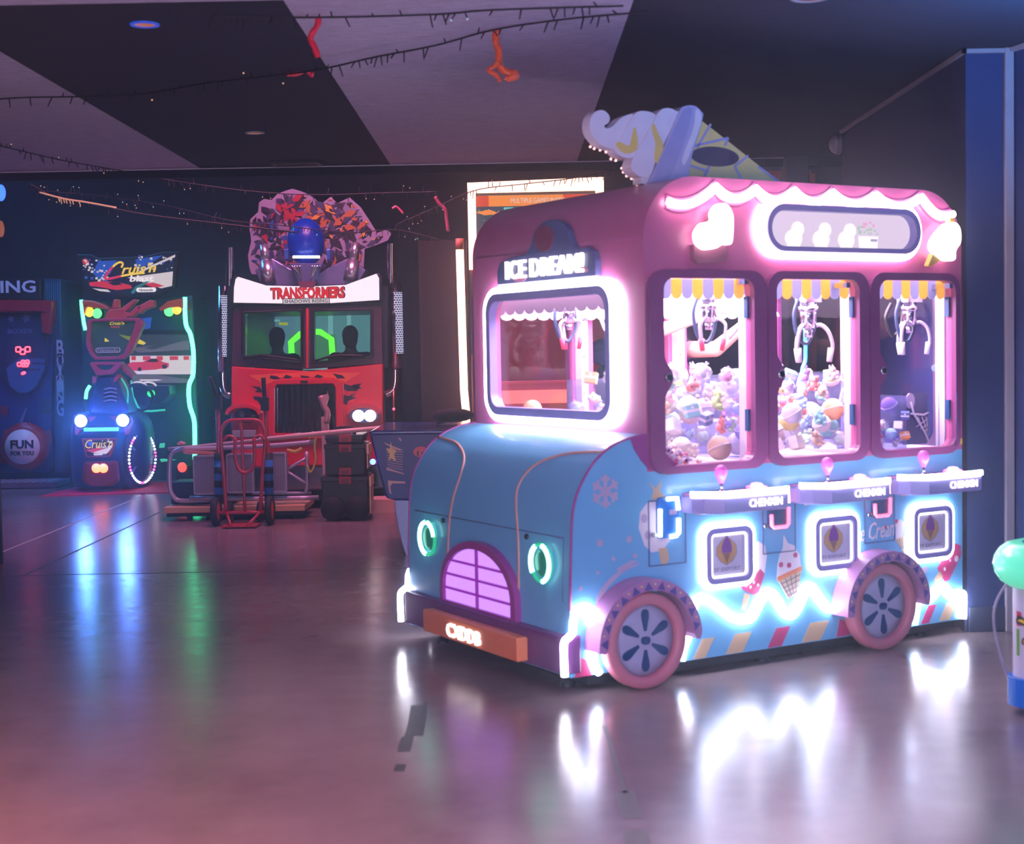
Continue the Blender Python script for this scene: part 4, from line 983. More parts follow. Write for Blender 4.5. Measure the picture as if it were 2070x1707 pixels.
for x, y in ((530, 1163), (802, 1160)):
    b = MB(); c = cz(x, y, P0); b.lathe([(.085, -.03), (.085, .02), (.07, .03)], c, 20, M=Matrix.Rotation(PI / 2, 4, 'X')); hl_ = b.build('headlight_rim', M_DKNAVY, rg)
    b = MB(); b.lathe([(.066, .02), (.05, .045), (.0001, .05)], c, 18, M=Matrix.Rotation(PI / 2, 4, 'X')); b.build('headlight', glow('blue_white_headlight', (84, 135, 255), 240), hl_)
b = MB(); tri([(488, 1150), (555, 1140), (618, 1136), (600, 1160), (560, 1180), (500, 1255), (488, 1250)], P0 - .01, P0 + .05, q7, 0, b); tri([(715, 1140), (770, 1132), (850, 1140), (860, 1170), (835, 1250), (815, 1255), (800, 1190), (760, 1165)], P0 - .01, P0 + .05, q7, 0, b); b.build('lamp_surround', M_ROSE, pod)
b = MB(); tri([(545, 1210), (762, 1208), (762, 1230), (545, 1232)], P0 - .03, P0 + .04, q7, 0, b); b.build('light_bar', glow('cyan_bar', (90, 230, 255), 2.2), pod)
b = MB(); tri([(530, 1280), (758, 1278), (715, 1398), (560, 1402)], P0 - .03, P0 + .04, q7, 0, b); sm_ = b.build('small_marquee', M_ROSE, pod)
b = MB(); e = P0 - .036; tri([(545, 1290), (745, 1288), (706, 1388), (568, 1392)], e, P0 - .0305, q7, 0, b)
for k, (pts, mi) in enumerate([([(556, 1355), (640, 1338), (716, 1350), (708, 1375), (600, 1370)], 1), ([(600, 1370), (700, 1340), (735, 1312), (720, 1350), (690, 1380)], 3), ([(555, 1300), (610, 1298), (590, 1330)], 2), ([(690, 1296), (735, 1294), (725, 1312)], 3)]): tri(pts, e - .001 - .0005 * k, e, q7, mi, b)
b.text("Cruis'n", *q7([(645, 1312)], e)[0], .30, .10, bk, e - .006, e - .003, 4, shear=.3); b.text('blast', *q7([(675, 1332)], e)[0], .13, .03, bk, e - .008, e - .006, 3)
b.panel(rb(*[v for pr_ in zip(q7([(610, 1388)], e)[0], q7([(670, 1374)], e)[0]) for v in pr_], .02), [], e - .005, e - .001, bk, 3)
b.build('lit_art', [M_SCRN, M_SCRR, M_SCRB, M_SCRW, M_SCRY], sm_)
b = MB(); tri([(540, 1430), (755, 1425), (768, 1560), (720, 1590), (580, 1592), (530, 1560)], P0 - .02, P0 + .1, q7, 0, b); tail_ = b.build('tail_panel', mat('dark_crimson', (120, 16, 44), .35), pod, bev=.03)
for x in (627, 673):
    b = MB(); c = cz(x, 1472, P0 - .02); b.lathe([(.052, 0), (.045, .02), (.0001, .03)], c, 16, M=Matrix.Rotation(PI / 2, 4, 'X')); b.build('tail_lamp', glow('red_orange_lamp', (255, 110, 50), 5.0), tail_)
# side wheel with light ring, facing right and towards us
wc = cz(923, 1405, S0 + .25); nrm = Vector((.957, -.29, 0)); ux = Vector((.29, .957, 0)); ring = [(wc + ux * (.28 * cos(2 * PI * k / 44)) + Vector((0, 0, .28 * sin(2 * PI * k / 44)))) for k in range(44)]
MW = Matrix((ux, Vector((0, 0, 1)), nrm)).transposed()
b = MB(); b.lathe([(.37, -.12), (.37, .0), (.345, .03), (.30, .0), (.28, -.05)], wc - nrm * .05, 40, M=MW); wl = b.build('pod_tyre', M_DKBLUE, rg)
b = MB(); b.lathe([(.28, -.04), (.1, -.05), (.0001, -.05)], wc - nrm * .03, 32, M=MW)
for k in range(5):
    a = 2 * PI * k / 5; u = ux * cos(a) + Vector((0, 0, sin(a))); b.tube([wc + u * .03, wc + u * .27], .016, 6, mi=1)
b.build('rim', [M_DKNAVY, mat('blue_spoke', (60, 100, 170), .35)], wl)
b = MB()
for k, p in enumerate(ring): b.ell(p + nrm * .01, .014, 8, 6, mi=(k // 2) % 4 != 0)
b.build('light_ring', [glow('pink_dot_led', (255, 80, 170), 3.5), glow('white_dot_led', (220, 225, 255), 4.0)], wl)
b = MB(); c = cz(1186, 1466, S0 - .2); b.ell(c, (.05, .04, .055), 14, 10); b.build('side_lamp', glow('red_side_lamp', (255, 70, 60), 2.6), rg)
b = MB(); c = cz(1186, 1500, S0 - .12); b.box(c.x - .07, c.x + .07, c.y, c.y + .1, 0, c.z + .07); b.build('lamp_post', M_DKNAVY, rg)
b = MB()
for pts in ([(1040, 1310), (1072, 1308), (1068, 1338), (1036, 1340)], [(1040, 1412), (1060, 1410), (1150, 1418), (1050, 1432)]): tri(pts, S0 + .2, S0 + .22, q7, 0, b)
b.build('side_marker', glow('dim_cyan_marker', (70, 220, 190), .8), rg)
# mat
mt = [onz(*p) for p in ((128, 1002), (345, 983), (430, 1000), (420, 978), (345, 975), (170, 978))]
b = MB(); b.prism([(-5.1, 15.75), (-3.2, 15.95), (-2.95, 17.1), (-5.0, 17.2)], .002, .012, flat)
tag(b.build('floor_mat', mat('crimson_mat', (214, 24, 78), .55)), 'red floor mat lying under the blue racing game seat', 'mat')

# ---------------------------------------------------------------- boxing machine
B0 = 17.4
bx_ = thing('boxing_arcade_game', 'tall dark blue boxing machine with a red hood and red digits, at the left edge', 'arcade game', (-6.1, B0 + .3, 0))
b = MB(); tri([(-250, 400), (350, 390), (330, 1500), (-250, 1500)], B0, B0 + .9, q7, 0, b); b.build('cabinet', M_DKBLUE, bx_, bev=.01)
b = MB(); tri([(352, 235), (398, 250), (408, 1500), (352, 1500)], B0 + .02, B0 + .9, q7, 0, b)
ptsS = [(270, 232), (400, 248), (400, 380), (270, 370)]; tri(ptsS, B0 + .03, B0 + .9, q7, 0, b)
for k in range(9):
    x = 275 + k * 14; tri([(x, 250 + (k * 37) % 40), (x + 6, 250), (x + 8, 480 + (k * 71) % 150), (x + 4, 490)], B0 + .012, B0 + .0195 if x > 350 else B0 + .029, q7, 1, b)
sp = b.build('side_panel', [mat('blue_teal_panel', (18, 52, 90), .5), mat('teal_streak', (40, 120, 150), .5)], bx_)
b = MB()
for k, ch in enumerate('BOXING'): b.text(ch, *q7([(390, 690 + k * 78)], B0)[0], .085, .20 if k != 4 else .12, bk, B0 + .005, B0 + .018, 0, bold=.02)
b.build('side_lettering', mat('pale_blue_letter', (150, 160, 200), .4), sp)
b = MB(); tri([(-250, 228), (265, 232), (265, 372), (-250, 372)], B0 - .1, B0 + .2, q7, 0, b); sg_ = b.build('sign_board', M_BLACK, bx_, bev=.01)
b = MB(); e = B0 - .1
b.text('BOXING', *q7([(-24, 292)], e)[0], .93, .145, bk, e - .012, e - .001, 0, bold=.02); b.build('lettering', mat('off_white_letter', (196, 190, 214), .4), sg_)
b = MB(); tri([(-250, 372), (345, 378), (345, 420), (318, 600), (268, 590), (262, 460), (-40, 455), (-40, 600), (-250, 600)], B0 - .12, B0 + .05, q7, 0, b); b.build('hood', mat('dark_red_hood', (150, 20, 50), .35), bx_, bev=.02)
SH = [(-30, 470), (262, 462), (300, 560), (315, 700), (300, 820), (240, 940), (180, 990), (120, 990), (50, 940), (-20, 830)]
b = MB(); tri(SH, B0 - .05, B0 + .03, q7, 0, b); tri([(40, 820), (150, 740), (290, 760), (290, 820), (235, 935), (180, 980), (120, 980), (60, 935)], B0 - .053, B0 - .05, q7, 1, b)
for k in range(14):
    x = 150 + (k % 5) * 30; y = 740 + (k // 5) * 40; tri([(x, y), (x + 22, y + 4), (x + 20, y + 18), (x - 4, y + 14)], B0 - .056, B0 - .053, q7, 0, b)
for cx_, cy_, r in ((70, 500, 26), (170, 495, 34)): tri([(cx_ + r * (1 if k % 2 else .5) * cos(k * PI / 5), cy_ + r * (1 if k % 2 else .5) * sin(k * PI / 5)) for k in range(10)], B0 - .052, B0 - .05, q7, 2, b)
b.text('BOXER', *q7([(142, 580)], B0)[0], .30, .055, bk, B0 - .053, B0 - .0495, 2, bold=.02)
sh = b.build('scoreboard', [mat('slate_board', (24, 40, 84), .4), mat('mid_blue_print', (40, 84, 150), .5), mat('dull_blue_print', (70, 96, 150), .5)], bx_, bev=.004)
def digits(pts, w, h):
    b = MB()
    for x, y in pts:
        c = cz(x, y, B0 - .06); b.tube([c + Vector((p, 0, q)) for p, q in rb(-w, w, -h, h, .01, 2)], .010, 6, closed=True)
    b.build('red_digits', glow('red_digit_led', (255, 50, 60), 4.0), sh)
digits(((119, 699), (147, 714), (180, 698)), .028, .028); digits(((125, 796), (150, 783), (151, 798), (170, 798), (178, 782)), .02, .022); digits(((147, 856), (157, 850)), .012, .008)
b = MB(); tri([(262, 1020), (326, 1015), (328, 1118), (262, 1115)], B0 - .02, B0, q7, 0, b); b.build('coin_panel', [M_DKNAVY], bx_)
b = MB(); tri([(0, 1068), (50, 1066), (52, 1125), (0, 1125)], B0 - .02, B0, q7, 0, b); b.build('maroon_panel', mat('maroon_panel', (110, 14, 54), .4), bx_)
b = MB(); c = cz(168, 1328, B0 - .18); RXm = Matrix.Rotation(PI / 2, 4, 'X')
b.lathe([(.0001, .12), (.20, .12), (.27, .09), (.285, .0), (.26, -.08), (.0001, -.1)], c, 32, M=RXm); bd = b.build('round_pad', mat('dark_red_pad', (140, 18, 40), .4), bx_)
b = MB(); b.lathe([(.205, .118), (.205, .13), (.0001, .132)], c, 28, M=RXm); pf = b.build('badge', mat('white_badge', (214, 206, 220), .4), bd)
b = MB(); e = c.y - .134; b.text('FUN', c.x, c.z + .03, .27, .10, bk, e - .006, e, 0, bold=.03); b.text('FOR YOU', c.x, c.z - .075, .27, .055, bk, e - .006, e, 0, bold=.03); b.build('badge_lettering', M_DKNAVY, bd)
b = MB(); tri([(-60, 1380), (100, 1375), (180, 1420), (180, 1440), (-60, 1440)], B0 - .15, B0, q7, 0, b); b.build('red_base_trim', mat('dull_red', (130, 26, 50), .4), bx_)
b = MB()
for k, pts in enumerate(([(20, 1230), (60, 1210), (110, 1250), (80, 1300), (30, 1290)], [(120, 1180), (170, 1075), (176, 1080), (150, 1160), (130, 1215)], [(255, 1240), (330, 1220), (340, 1310), (270, 1330)], [(190, 1150), (205, 1200), (225, 1240), (195, 1220)])): tri(pts, B0 - .014, B0 - .001, q7, k % 2, b)
b.build('front_print', [mat('rusty_print', (150, 70, 60), .5), mat('grey_blue_print', (90, 110, 160), .5)], bx_)
# metal foot plate
b = MB(); x0 = -6.4; b.box(x0, -5.25, 16.75, 17.3, .01, .07)
for k in range(12): b.box(x0 + .03 + k * .09, x0 + .06 + k * .09, 16.80, 17.25, .07, .075, 1)
fp = b.build('step_plate', [mat('grey_step', (120, 110, 140), .4, metal=.4), mat('pale_tread', (186, 174, 200), .4)]); tag(fp, 'grey ridged metal step plate on the floor before the boxing machine', 'step plate')
# dark tall cabinet at the very left
lc = thing('tall_cabinet', 'tall dark cabinet edge with small lights, cut by the left border of the picture', 'cabinet', (-4.1, 10.9, 0))
xr = onz(8, 1140).x
b = MB(); b.prism([(xr - .6, 10.64), (xr, 10.64), (xr * 11.3 / 10.64 - .03, 11.3), (xr - .6, 11.3)], 0, 2.55, flat); b.build('body', M_DKNAVY, lc, bev=.01)
b = MB()
for y, m_ in ((412, 0), (425, 0), (552, 0)): 
    p = at(0, y, 10.62); b.box(xr - .3, xr + (.02 if y > 500 else -.03), 10.60, 10.64, p.z - .012, p.z + .012)
b.build('pale_shelf_edge', mat('pale_shelf', (200, 170, 170), .4), lc)
b = MB(); p = at(2, 390, 10.6); b.ell(p, (.035, .02, .06), 12, 8); b.build('blue_lamp', glow('blue_lamp', (60, 110, 255), 2.5), lc)
b = MB(); p = at(2, 463, 10.6); b.ell(p, (.025, .02, .06), 12, 8); b.build('rusty_lamp', glow('rusty_lamp', (190, 110, 90), .6), lc)

# ---------------------------------------------------------------- red truck cab game
T0 = 14.2
pc = onz(625, 1003); tk = thing('truck_cab_arcade_game', 'red truck cab arcade game with split windshield, flames and chrome stacks', 'arcade game', (pc.x, T0 + .8, 0))
M_TRED = mat('truck_red', (222, 8, 60), .25, coat=.6, var=.04)
M_TPLUM = mat('plum_frame', (70, 26, 66), .3, coat=.3)
q = q6
def cp(x, y, Y=T0): return tub3([(x, y)], Y, q6)[0]
FRM = [(160, 830), (340, 815), (640, 820), (940, 812), (1112, 818), (1120, 1190), (640, 1222), (150, 1205)]
PL = [(240, 872), (252, 865), (585, 852), (595, 860), (595, 1168), (585, 1175), (300, 1140), (238, 1132)]; PR = [(680, 862), (690, 855), (1028, 850), (1040, 862), (1040, 1130), (1028, 1140), (700, 1172), (680, 1175)]
b = MB(); b.panel(q(FRM, T0), [q(PL, T0), q(PR, T0)], T0, T0 + .12, bk); wf = b.build('windshield_frame', M_TPLUM, tk, bev=.008)
for P_, nm in ((PL, 0), (PR, 1)):
    b = MB(); b.panel(q(scale2(P_, 1.10), T0), [q(P_, T0)], T0 - .035, T0 - .001, bk); b.build('rubber_seal', M_BLACK, wf, bev=.01)
    b = MB(); b.prism(q(P_, T0), T0 + .05, T0 + .056, bk); b.build('windshield', glass('teal_glass', (206, 236, 232), .08, haze=.05, hazec=(140, 200, 200)), wf)
b = MB(); tri([(628, 835), (645, 835), (640, 1215), (630, 1215)], T0 - .05, T0 - .002, q, 0, b); b.build('center_post', M_TRED, tk)
for a_ in ([(225, 1150), (330, 1135), (400, 1140), (585, 1165)], [(685, 1170), (800, 1138), (900, 1134), (1000, 1140)]):
    b = MB(); b.tube(smooth_path(tub3(a_, T0 - .06, q), 4), .012, 6); b.tube(smooth_path(tub3([(a_[1][0] - 40, a_[1][1] + 6), (a_[1][0] + 120, a_[1][1] + 12)], T0 - .055, q), 2), .008, 6); b.build('wiper', M_BLACK, tk)
# cab shell round the two players
xl, xr_ = cp(160, 900).x, cp(1115, 900).x; zb, zt = cp(600, 1230).z, cp(600, 815).z
b = MB(); b.box(xl, xl + .05, T0 + .12, T0 + 2.4, 0, zt); b.box(xr_ - .05, xr_, T0 + .12, T0 + 2.4, 0, zt); b.box(xl, xr_, T0 + .12, T0 + 2.4, zt - .05, zt + .02); b.box(xl, xr_, T0 + 2.35, T0 + 2.42, 0, zt); b.box(xl + .05, xr_ - .05, T0 + .12, T0 + 2.35, .05, .25)
b.build('cab_shell', M_DKNAVY, tk, fix=False)
b = MB(); b.box(xl + .1, xr_ - .1, T0 + .35, T0 + .8, .25, .72); b.box(xl + .1, xr_ - .1, T0 + .28, T0 + .38, .25, 1.08); b.build('bench', M_BLACK, tk, bev=.03)
YS = T0 + 2.2
cl = lambda P_: [(min(max(x, xl + .055), xr_ - .055), z) for x, z in P_]
b = MB(); b.prism(cl(q([(150, 840), (1150, 840), (1150, 1230), (150, 1230)], YS)), YS, YS + .04, bk, 0)
for pts, mi, dd in (([(150, 840), (560, 850), (560, 1010), (150, 1060)], 1, .003), ([(520, 1010), (600, 980), (820, 1000), (830, 1180), (520, 1180)], 2, .004)): b.prism(cl(q(pts, YS)), YS - dd, YS, bk, mi)
b.build('game_screen', [glow('teal_screen', (120, 160, 176), 1.0), glow('smoky_teal_screen', (120, 146, 176), 1.0), glow('pale_green_screen', (110, 180, 130), .7)], tk)
b = MB(); b.tube(tub3([(540, 1180), (532, 1050), (590, 1000), (650, 980), (720, 985), (790, 1030), (800, 1180)], YS - .05, q), .035, 8); b.build('green_light_frame', glow('lime_tube', (130, 255, 60), 2.4), tk)
b = MB()
for pts in ([(420, 905), (460, 905), (460, 918), (420, 918)], [(770, 880), (800, 880), (800, 1000), (770, 1000)], [(890, 870), (915, 870), (915, 960), (890, 960)]): b.prism(q(pts, YS), YS - .01, YS - .001, bk, 0)
b.prism(q([(455, 922), (515, 925), (512, 943), (455, 940)], YS), YS - .01, YS - .001, bk, 1); b.build('screen_figures', [glow('pale_cyan_mark', (180, 220, 230), .9), M_SCRY], tk)
# roof sign
MQ2 = [(165, 797), (168, 700), (178, 645), (195, 632), (375, 688), (580, 692), (690, 692), (880, 684), (1078, 612), (1094, 640), (1096, 780), (780, 800), (480, 802)]
b = MB(); tri(scale2(MQ2, 1.045, (630, 740)), T0 - .05, T0 + .3, q, 0, b); rs = b.build('sign_box', M_DKNAVY, tk, bev=.01)
b = MB(); tri(MQ2, T0 - .065, T0 - .0505, q, 0, b); b.build('lit_sign', glow('sign_white', (246, 222, 240), 1.35), rs)
b = MB(); e = T0 - .066
b.text('TRANSFORMERS', *q([(640, 735)], e)[0], .725, .118, bk, e - .004, e, 1, bold=.06); b.text('TRANSFORMERS', *q([(640, 735)], e)[0], .705, .108, bk, e - .012, e - .004, 0, bold=.04)
x0_, z1_ = q([(478, 770)], e)[0]; x1_, z0_ = q([(780, 804)], e)[0]
b.panel(rb(x0_, x1_, z0_, z1_, .004, 1), [rb(x0_ + .007, x1_ - .007, z0_ + .007, z1_ - .007, .003, 1)], e - .006, e, bk, 1); b.panel(rb(x0_ + .007, x1_ - .007, z0_ + .007, z1_ - .007, .003, 1), [], e - .003, e, bk, 2)
b.text('SHADOWS RISING', (x0_ + x1_) / 2, (z0_ + z1_) / 2, (x1_ - x0_) * .92, (z1_ - z0_) * .55, bk, e - .007, e - .003, 1, bold=.012)
b.build('sign_lettering', [glow('red_lettering', (236, 34, 34), .85), M_DKNAVY, M_SCRW], rs)
b = MB(); tri([(575, 660), (690, 660), (680, 700), (590, 700)], T0 - .08, T0 - .02, q, 0, b); b.build('sign_clip', mat('dull_plum', (110, 60, 90), .4), rs)
# red nose with grille, flames and headlights
NOS = [(150, 1205), (640, 1236), (1120, 1188), (1122, 1700), (1118, 1960), (150, 1960)]
GR = rr(0, 0, 1, 1, .1); GH = [(425, 1345), (440, 1322), (800, 1316), (815, 1340), (820, 1632), (425, 1634)]
b = MB(); b.panel(q(NOS, T0 - .04), [q(GH, T0 - .04)], T0 - .04, T0 + .12, bk); ns = b.build('nose', M_TRED, tk, bev=.01)
b = MB(); b.panel(q([(385, 1345), (392, 1310), (425, 1288), (620, 1280), (820, 1284), (855, 1305), (862, 1345), (866, 1655), (855, 1668), (395, 1670), (385, 1655)], T0 - .1), [q(GH, T0 - .1)], T0 - .1, T0 - .041, bk); b.build('grille_rim', M_TRED, ns, bev=.02, seg=3)
b = MB(); b.prism(q([(425, 1316), (822, 1316), (822, 1636), (425, 1636)], T0), T0 + .06, T0 + .1, bk, 0)
for k in range(11):
    x = 440 + k * 36; b.prism(q([(x, 1320), (x + 17, 1320), (x + 17, 1634), (x, 1634)], T0), T0 + .01, T0 + .06, bk, 1)
b.build('grille', [M_BLACK, mat('dark_chrome', (120, 116, 130), .12, metal=1, var=0)], ns)
b = MB(); tri([(592, 1296), (640, 1296), (640, 1312), (592, 1312)], T0 - .108, T0 - .1, q, 0, b); b.build('grille_badge', M_DKNAVY, ns)
fl = T0 - .0405
b = MB(); tri([(262, 1262), (440, 1250), (700, 1240), (985, 1246), (940, 1270), (880, 1305), (800, 1278), (620, 1272), (440, 1280), (380, 1320), (330, 1300)], fl - .002, fl, q, 0, b)
for pts in ([(400, 1262), (440, 1268), (470, 1285), (430, 1290), (395, 1280)], [(500, 1258), (540, 1270), (520, 1284), (480, 1278)], [(590, 1262), (650, 1268), (640, 1280), (600, 1278)], [(700, 1256), (740, 1268), (720, 1282), (680, 1272)], [(800, 1250), (860, 1262), (880, 1280), (830, 1284)],
        [(870, 1315), (920, 1330), (945, 1318), (930, 1345), (975, 1318), (955, 1360), (900, 1365), (870, 1350)], [(870, 1385), (900, 1395), (945, 1375), (920, 1400), (950, 1405), (900, 1425), (885, 1452), (868, 1440)], [(920, 1325), (985, 1312), (960, 1330), (985, 1345), (940, 1350)],
        [(280, 1330), (330, 1335), (350, 1360), (345, 1372), (300, 1368), (320, 1352)], [(290, 1395), (340, 1400), (350, 1430), (340, 1456), (320, 1425), (295, 1415)]): tri(pts, fl - .004, fl, q, 1, b)
for pts in ([(895, 1350), (925, 1352), (930, 1372), (900, 1376)], [(900, 1420), (940, 1412), (930, 1430), (895, 1440)]): tri(pts, fl - .003, fl, q, 2, b)
b.build('flame_print', [mat('flame_orange', (240, 96, 60), .35), mat('flame_navy', (40, 16, 60), .35), mat('flame_pink', (226, 60, 90), .35)], ns)
for x, lit in ((1000, True), (245, False)):
    b = MB(); tri(oval(x, 1520, 92 if lit else 80, 46, 28), T0 - .12, T0 - .04, q, 0, b); bz = b.build('headlight_bezel', mat('blue_chrome', (90, 100, 150), .2, metal=.8), tk, bev=.01)
    b = MB(); b.prism(q(oval(x, 1500, 112, 62, 16, 180, 360) + [(x + 92, 1512)] + oval(x, 1508, 92, 44, 16, 360, 180) + [(x - 112, 1510)], T0), T0 - .17, T0 - .04, bk); b.build('headlight_brow', M_TRED, bz, bev=.01)
    for dx in (-37, 37):
        b = MB(); c = cp(x + dx, 1521, T0 - .13); b.lathe([(.056, -.02), (.056, .01), (.04, .022), (.0001, .026)], c, 22, M=RXm); b.build('lamp', glow('headlight_white', (255, 240, 250), 9) if lit else mat('unlit_lens', (50, 44, 60), .2), bz)
b = MB(); c = cp(640, 1700, T0 - .25); b.box(xl - .02, xr_ + .02, T0 - .22, T0 - .04, .18, .42); b.build('bumper', mat('bumper_chrome', (150, 146, 160), .18, metal=1, var=0), tk, bev=.02)
for xx in (xl + .25, xr_ - .25):
    b = MB(); b.cyl((xx - .1, T0 + .6, .22), (xx + .1, T0 + .6, .22), .22, n=24); b.build('wheel', M_BLACK, tk)
# chrome stacks
for (px0, px1, y0, y1), (sx0, sx1, t0, t1), el in (((115, 163, 445, 690), (64, 124, 692, 1235), ((95, 1235), (98, 1320), (115, 1375), (145, 1392))), ((1145, 1194, 420, 680), (1163, 1242, 672, 1215), ((1200, 1215), (1198, 1310), (1180, 1360), (1135, 1385)))):
    c0, c1 = cp((px0 + px1) / 2, y0, T0 + .12), cp((px0 + px1) / 2, y1, T0 + .12); r = (cp(px1, y0).x - cp(px0, y0).x) / 2
    b = MB(); b.cyl(c1, c0, r, n=20, caps=False); b.cyl(c0, c0 - Vector((0, 0, .3)), r * .85, n=20, mi=1); sk = b.build('exhaust_stack', [M_CHROME, M_BLACK], tk)
    d0, d1 = cp((sx0 + sx1) / 2, t0, T0 + .1), cp((sx0 + sx1) / 2, t1, T0 + .1); R_ = (cp(sx1, t0).x - cp(sx0, t0).x) / 2
    b = MB(); b.cyl(d1, d0, R_ * .97, n=24, mi=0); nrow, zz0, zz1 = 27, d1.z + .14, d0.z - .09
    for rw in range(nrow):
        z = zz0 + (zz1 - zz0) * (rw + .5) / nrow; h = (zz1 - zz0) / nrow * .30
        for k in range(-3, 4):
            a = math.radians(-90 + 25 * (k + (.5 if rw % 2 else 0))); a0, a1 = a - .15, a + .15
            if abs(k + (.5 if rw % 2 else 0)) > 3: continue
            RR = R_ * 1.0
            b.add([(d0.x + RR * cos(t), d0.y + RR * sin(t), z + s * h) for t, s in ((a0, -1), (a1, -1), (a1, 1), (a0, 1))], [(0, 1, 2, 3)], 2)
    b.cyl((d0.x, d0.y, zz0), (d0.x, d0.y, zz1), R_ * .985, n=24, mi=1, caps=False)
    b.build('heat_shield', [M_CHROME, glow('lit_shield', (206, 206, 250), .95), mat('slot_dark', (30, 28, 50), .5)], tk)
    b = MB(); b.tube(smooth_path(tub3(el, T0 + .1, q), 5), .038, 12); b.build('elbow_pipe', M_CHROME, sk)
b = MB(); b.tube(tub3([(1188, 1350), (1190, 1550)], T0 + .05, q), .009, 8); b.ell(cp(1189, 1478, T0 + .04), .014, 8, 6, mi=1); b.build('thin_rod', [mat('copper_rod', (226, 140, 110), .3, metal=.6), M_REDLED], tk)
b = MB(); tri([(1112, 690), (1150, 690), (1150, 1215), (1120, 1215)], T0 + .05, T0 + .3, q, 0, b); b.build('side_column', M_DKNAVY, tk)
b = MB(); tri([(125, 690), (160, 690), (155, 1215), (120, 1215)], T0 + .05, T0 + .3, q, 0, b); b.build('side_column', M_DKNAVY, tk)
# topper: blue dome with a light bar, sloping silver deck, two silver tubes
b = MB()
for pts in ([(345, 690), (300, 590), (410, 512), (560, 600), (600, 690)], [(660, 690), (700, 610), (900, 510), (1010, 590), (960, 680)]): tri(pts, T0 + .15, T0 + .5, q, 0, b)
b.build('topper_deck', mat('silver_blue_deck', (120, 124, 170), .3, metal=.5), tk, bev=.01)
for a_, b_, c_ in (((355, 425), (375, 530), (392, 668)), ((948, 412), (930, 525), (912, 660))):
    A_, B_, C_ = cp(*a_, T0 + .1), cp(*b_, T0 + .1), cp(*c_, T0 + .1)
    b = MB(); b.cyl(B_, A_, .052, .036, n=20); b.cyl(C_, B_, .074, .058, n=20); b.build('silver_tube', mat('brushed_silver', (206, 206, 224), .28, metal=.85), tk)
c = cp(628, 410, T0 + .25)
b = MB(); b.ell(c, (.185, .18, .235), 24, 16); dm = b.build('blue_dome', mat('glossy_blue_dome', (20, 60, 170), .3), tk)
b = MB(); b.tube(smooth_path([cp(545, 505, T0 + .05), cp(628, 505, T0 + .02), cp(716, 505, T0 + .05)], 6), .013, 8); b.build('light_bar', glow('white_blue_bar', (220, 232, 255), 6), dm)
b = MB(); tri([(520, 545), (735, 545), (700, 610), (668, 690), (590, 690), (555, 610)], T0 + .0, T0 + .3, q, 0, b)
for k in range(4):
    for s in (-1, 1): x = 628 + s * (40 + k * 17); tri([(x - 5, 560), (x + 5, 560), (628 + s * (28 + k * 4) + 4, 660 - k * 14), (628 + s * (28 + k * 4) - 4, 660 - k * 14)], T0 - .02, T0, q, 1, b)
b.build('silver_cowl', [mat('blue_silver_cowl', (110, 116, 170), .3, metal=.6), M_CHROME], dm, bev=.005)
for x in (498, 770):
    b = MB(); tri([(x - 14, 455), (x + 14, 450), (x + 14, 520), (x - 10, 530)], T0 + .05, T0 + .4, q, 0, b); b.build('dome_bracket', mat('bright_blue_part', (70, 110, 200), .3, metal=.5), dm, bev=.01)
# cut-out backing board with a plain shard pattern
BO = [(30, 1180), (8, 1000), (55, 800), (30, 640), (40, 500), (150, 400), (160, 270), (230, 220), (330, 235), (420, 150), (520, 110), (620, 80), (730, 110), (830, 150), (920, 210), (1020, 290), (1150, 190), (1240, 280), (1410, 200), (1560, 330), (1700, 540), (1790, 690), (1930, 640), (1985, 700), (1940, 790), (1800, 850), (1620, 910), (1600, 1250), (60, 1260)]
YB = T0 + .75
b = MB(); b.prism(q9(BO, YB), YB, YB + .03, bk, 0)
cols = ['shard_slate', 'shard_grey', 'shard_blue', 'shard_red', 'shard_gold', 'shard_amber', 'shard_dark']
cm = [mat('shard_slate', (60, 64, 100), .4), mat('shard_grey', (130, 130, 156), .4), mat('shard_blue', (40, 80, 160), .4), mat('shard_red', (170, 36, 60), .4), mat('shard_gold', (220, 170, 60), .4), mat('shard_amber', (180, 110, 60), .4), mat('shard_dark', (34, 30, 54), .4)]
rnd = random.Random(3)
from mathutils.geometry import intersect_point_tri_2d
BI = scale2(BO, .965, (900, 720))
def inside(x, y):
    c_ = False; n_ = len(BI)
    for i in range(n_):
        (xa_, ya_), (xb_, yb_) = BI[i], BI[i - 1]
        if (ya_ > y) != (yb_ > y) and x < (xb_ - xa_) * (y - ya_) / (yb_ - ya_) + xa_: c_ = not c_
    return c_
k = 0; tries = 0
while k < 420 and tries < 20000:
    tries += 1
    x, y = rnd.uniform(20, 1960), rnd.uniform(90, 1150); r = rnd.uniform(30, 120); a = rnd.uniform(0, 6.3)
    P_ = [(x + r * cos(a), y + r * sin(a)), (x + r * .5 * cos(a + 1.9), y + r * .5 * sin(a + 1.9)), (x + r * .9 * cos(a + 3.2), y + r * .9 * sin(a + 3.2)), (x + r * .4 * cos(a + 4.6), y + r * .4 * sin(a + 4.6))]
    if not all(inside(*p) for p in P_): continue
    if x < 760: mi = rnd.choice([1, 1, 1, 2, 3, 7, 7, 7, 7, 4]) if not (500 < x < 760 and y > 380) else rnd.choice([4, 4, 3, 7])
    else: mi = rnd.choice([1, 1, 5, 6, 7, 7, 7, 2])
    b.prism(q9(P_, YB), YB - .002 - .00005 * k, YB, bk, mi); k += 1
tb = b.build('cutout_board', [mat('board_white', (150, 146, 176), .5)] + cm, tk)
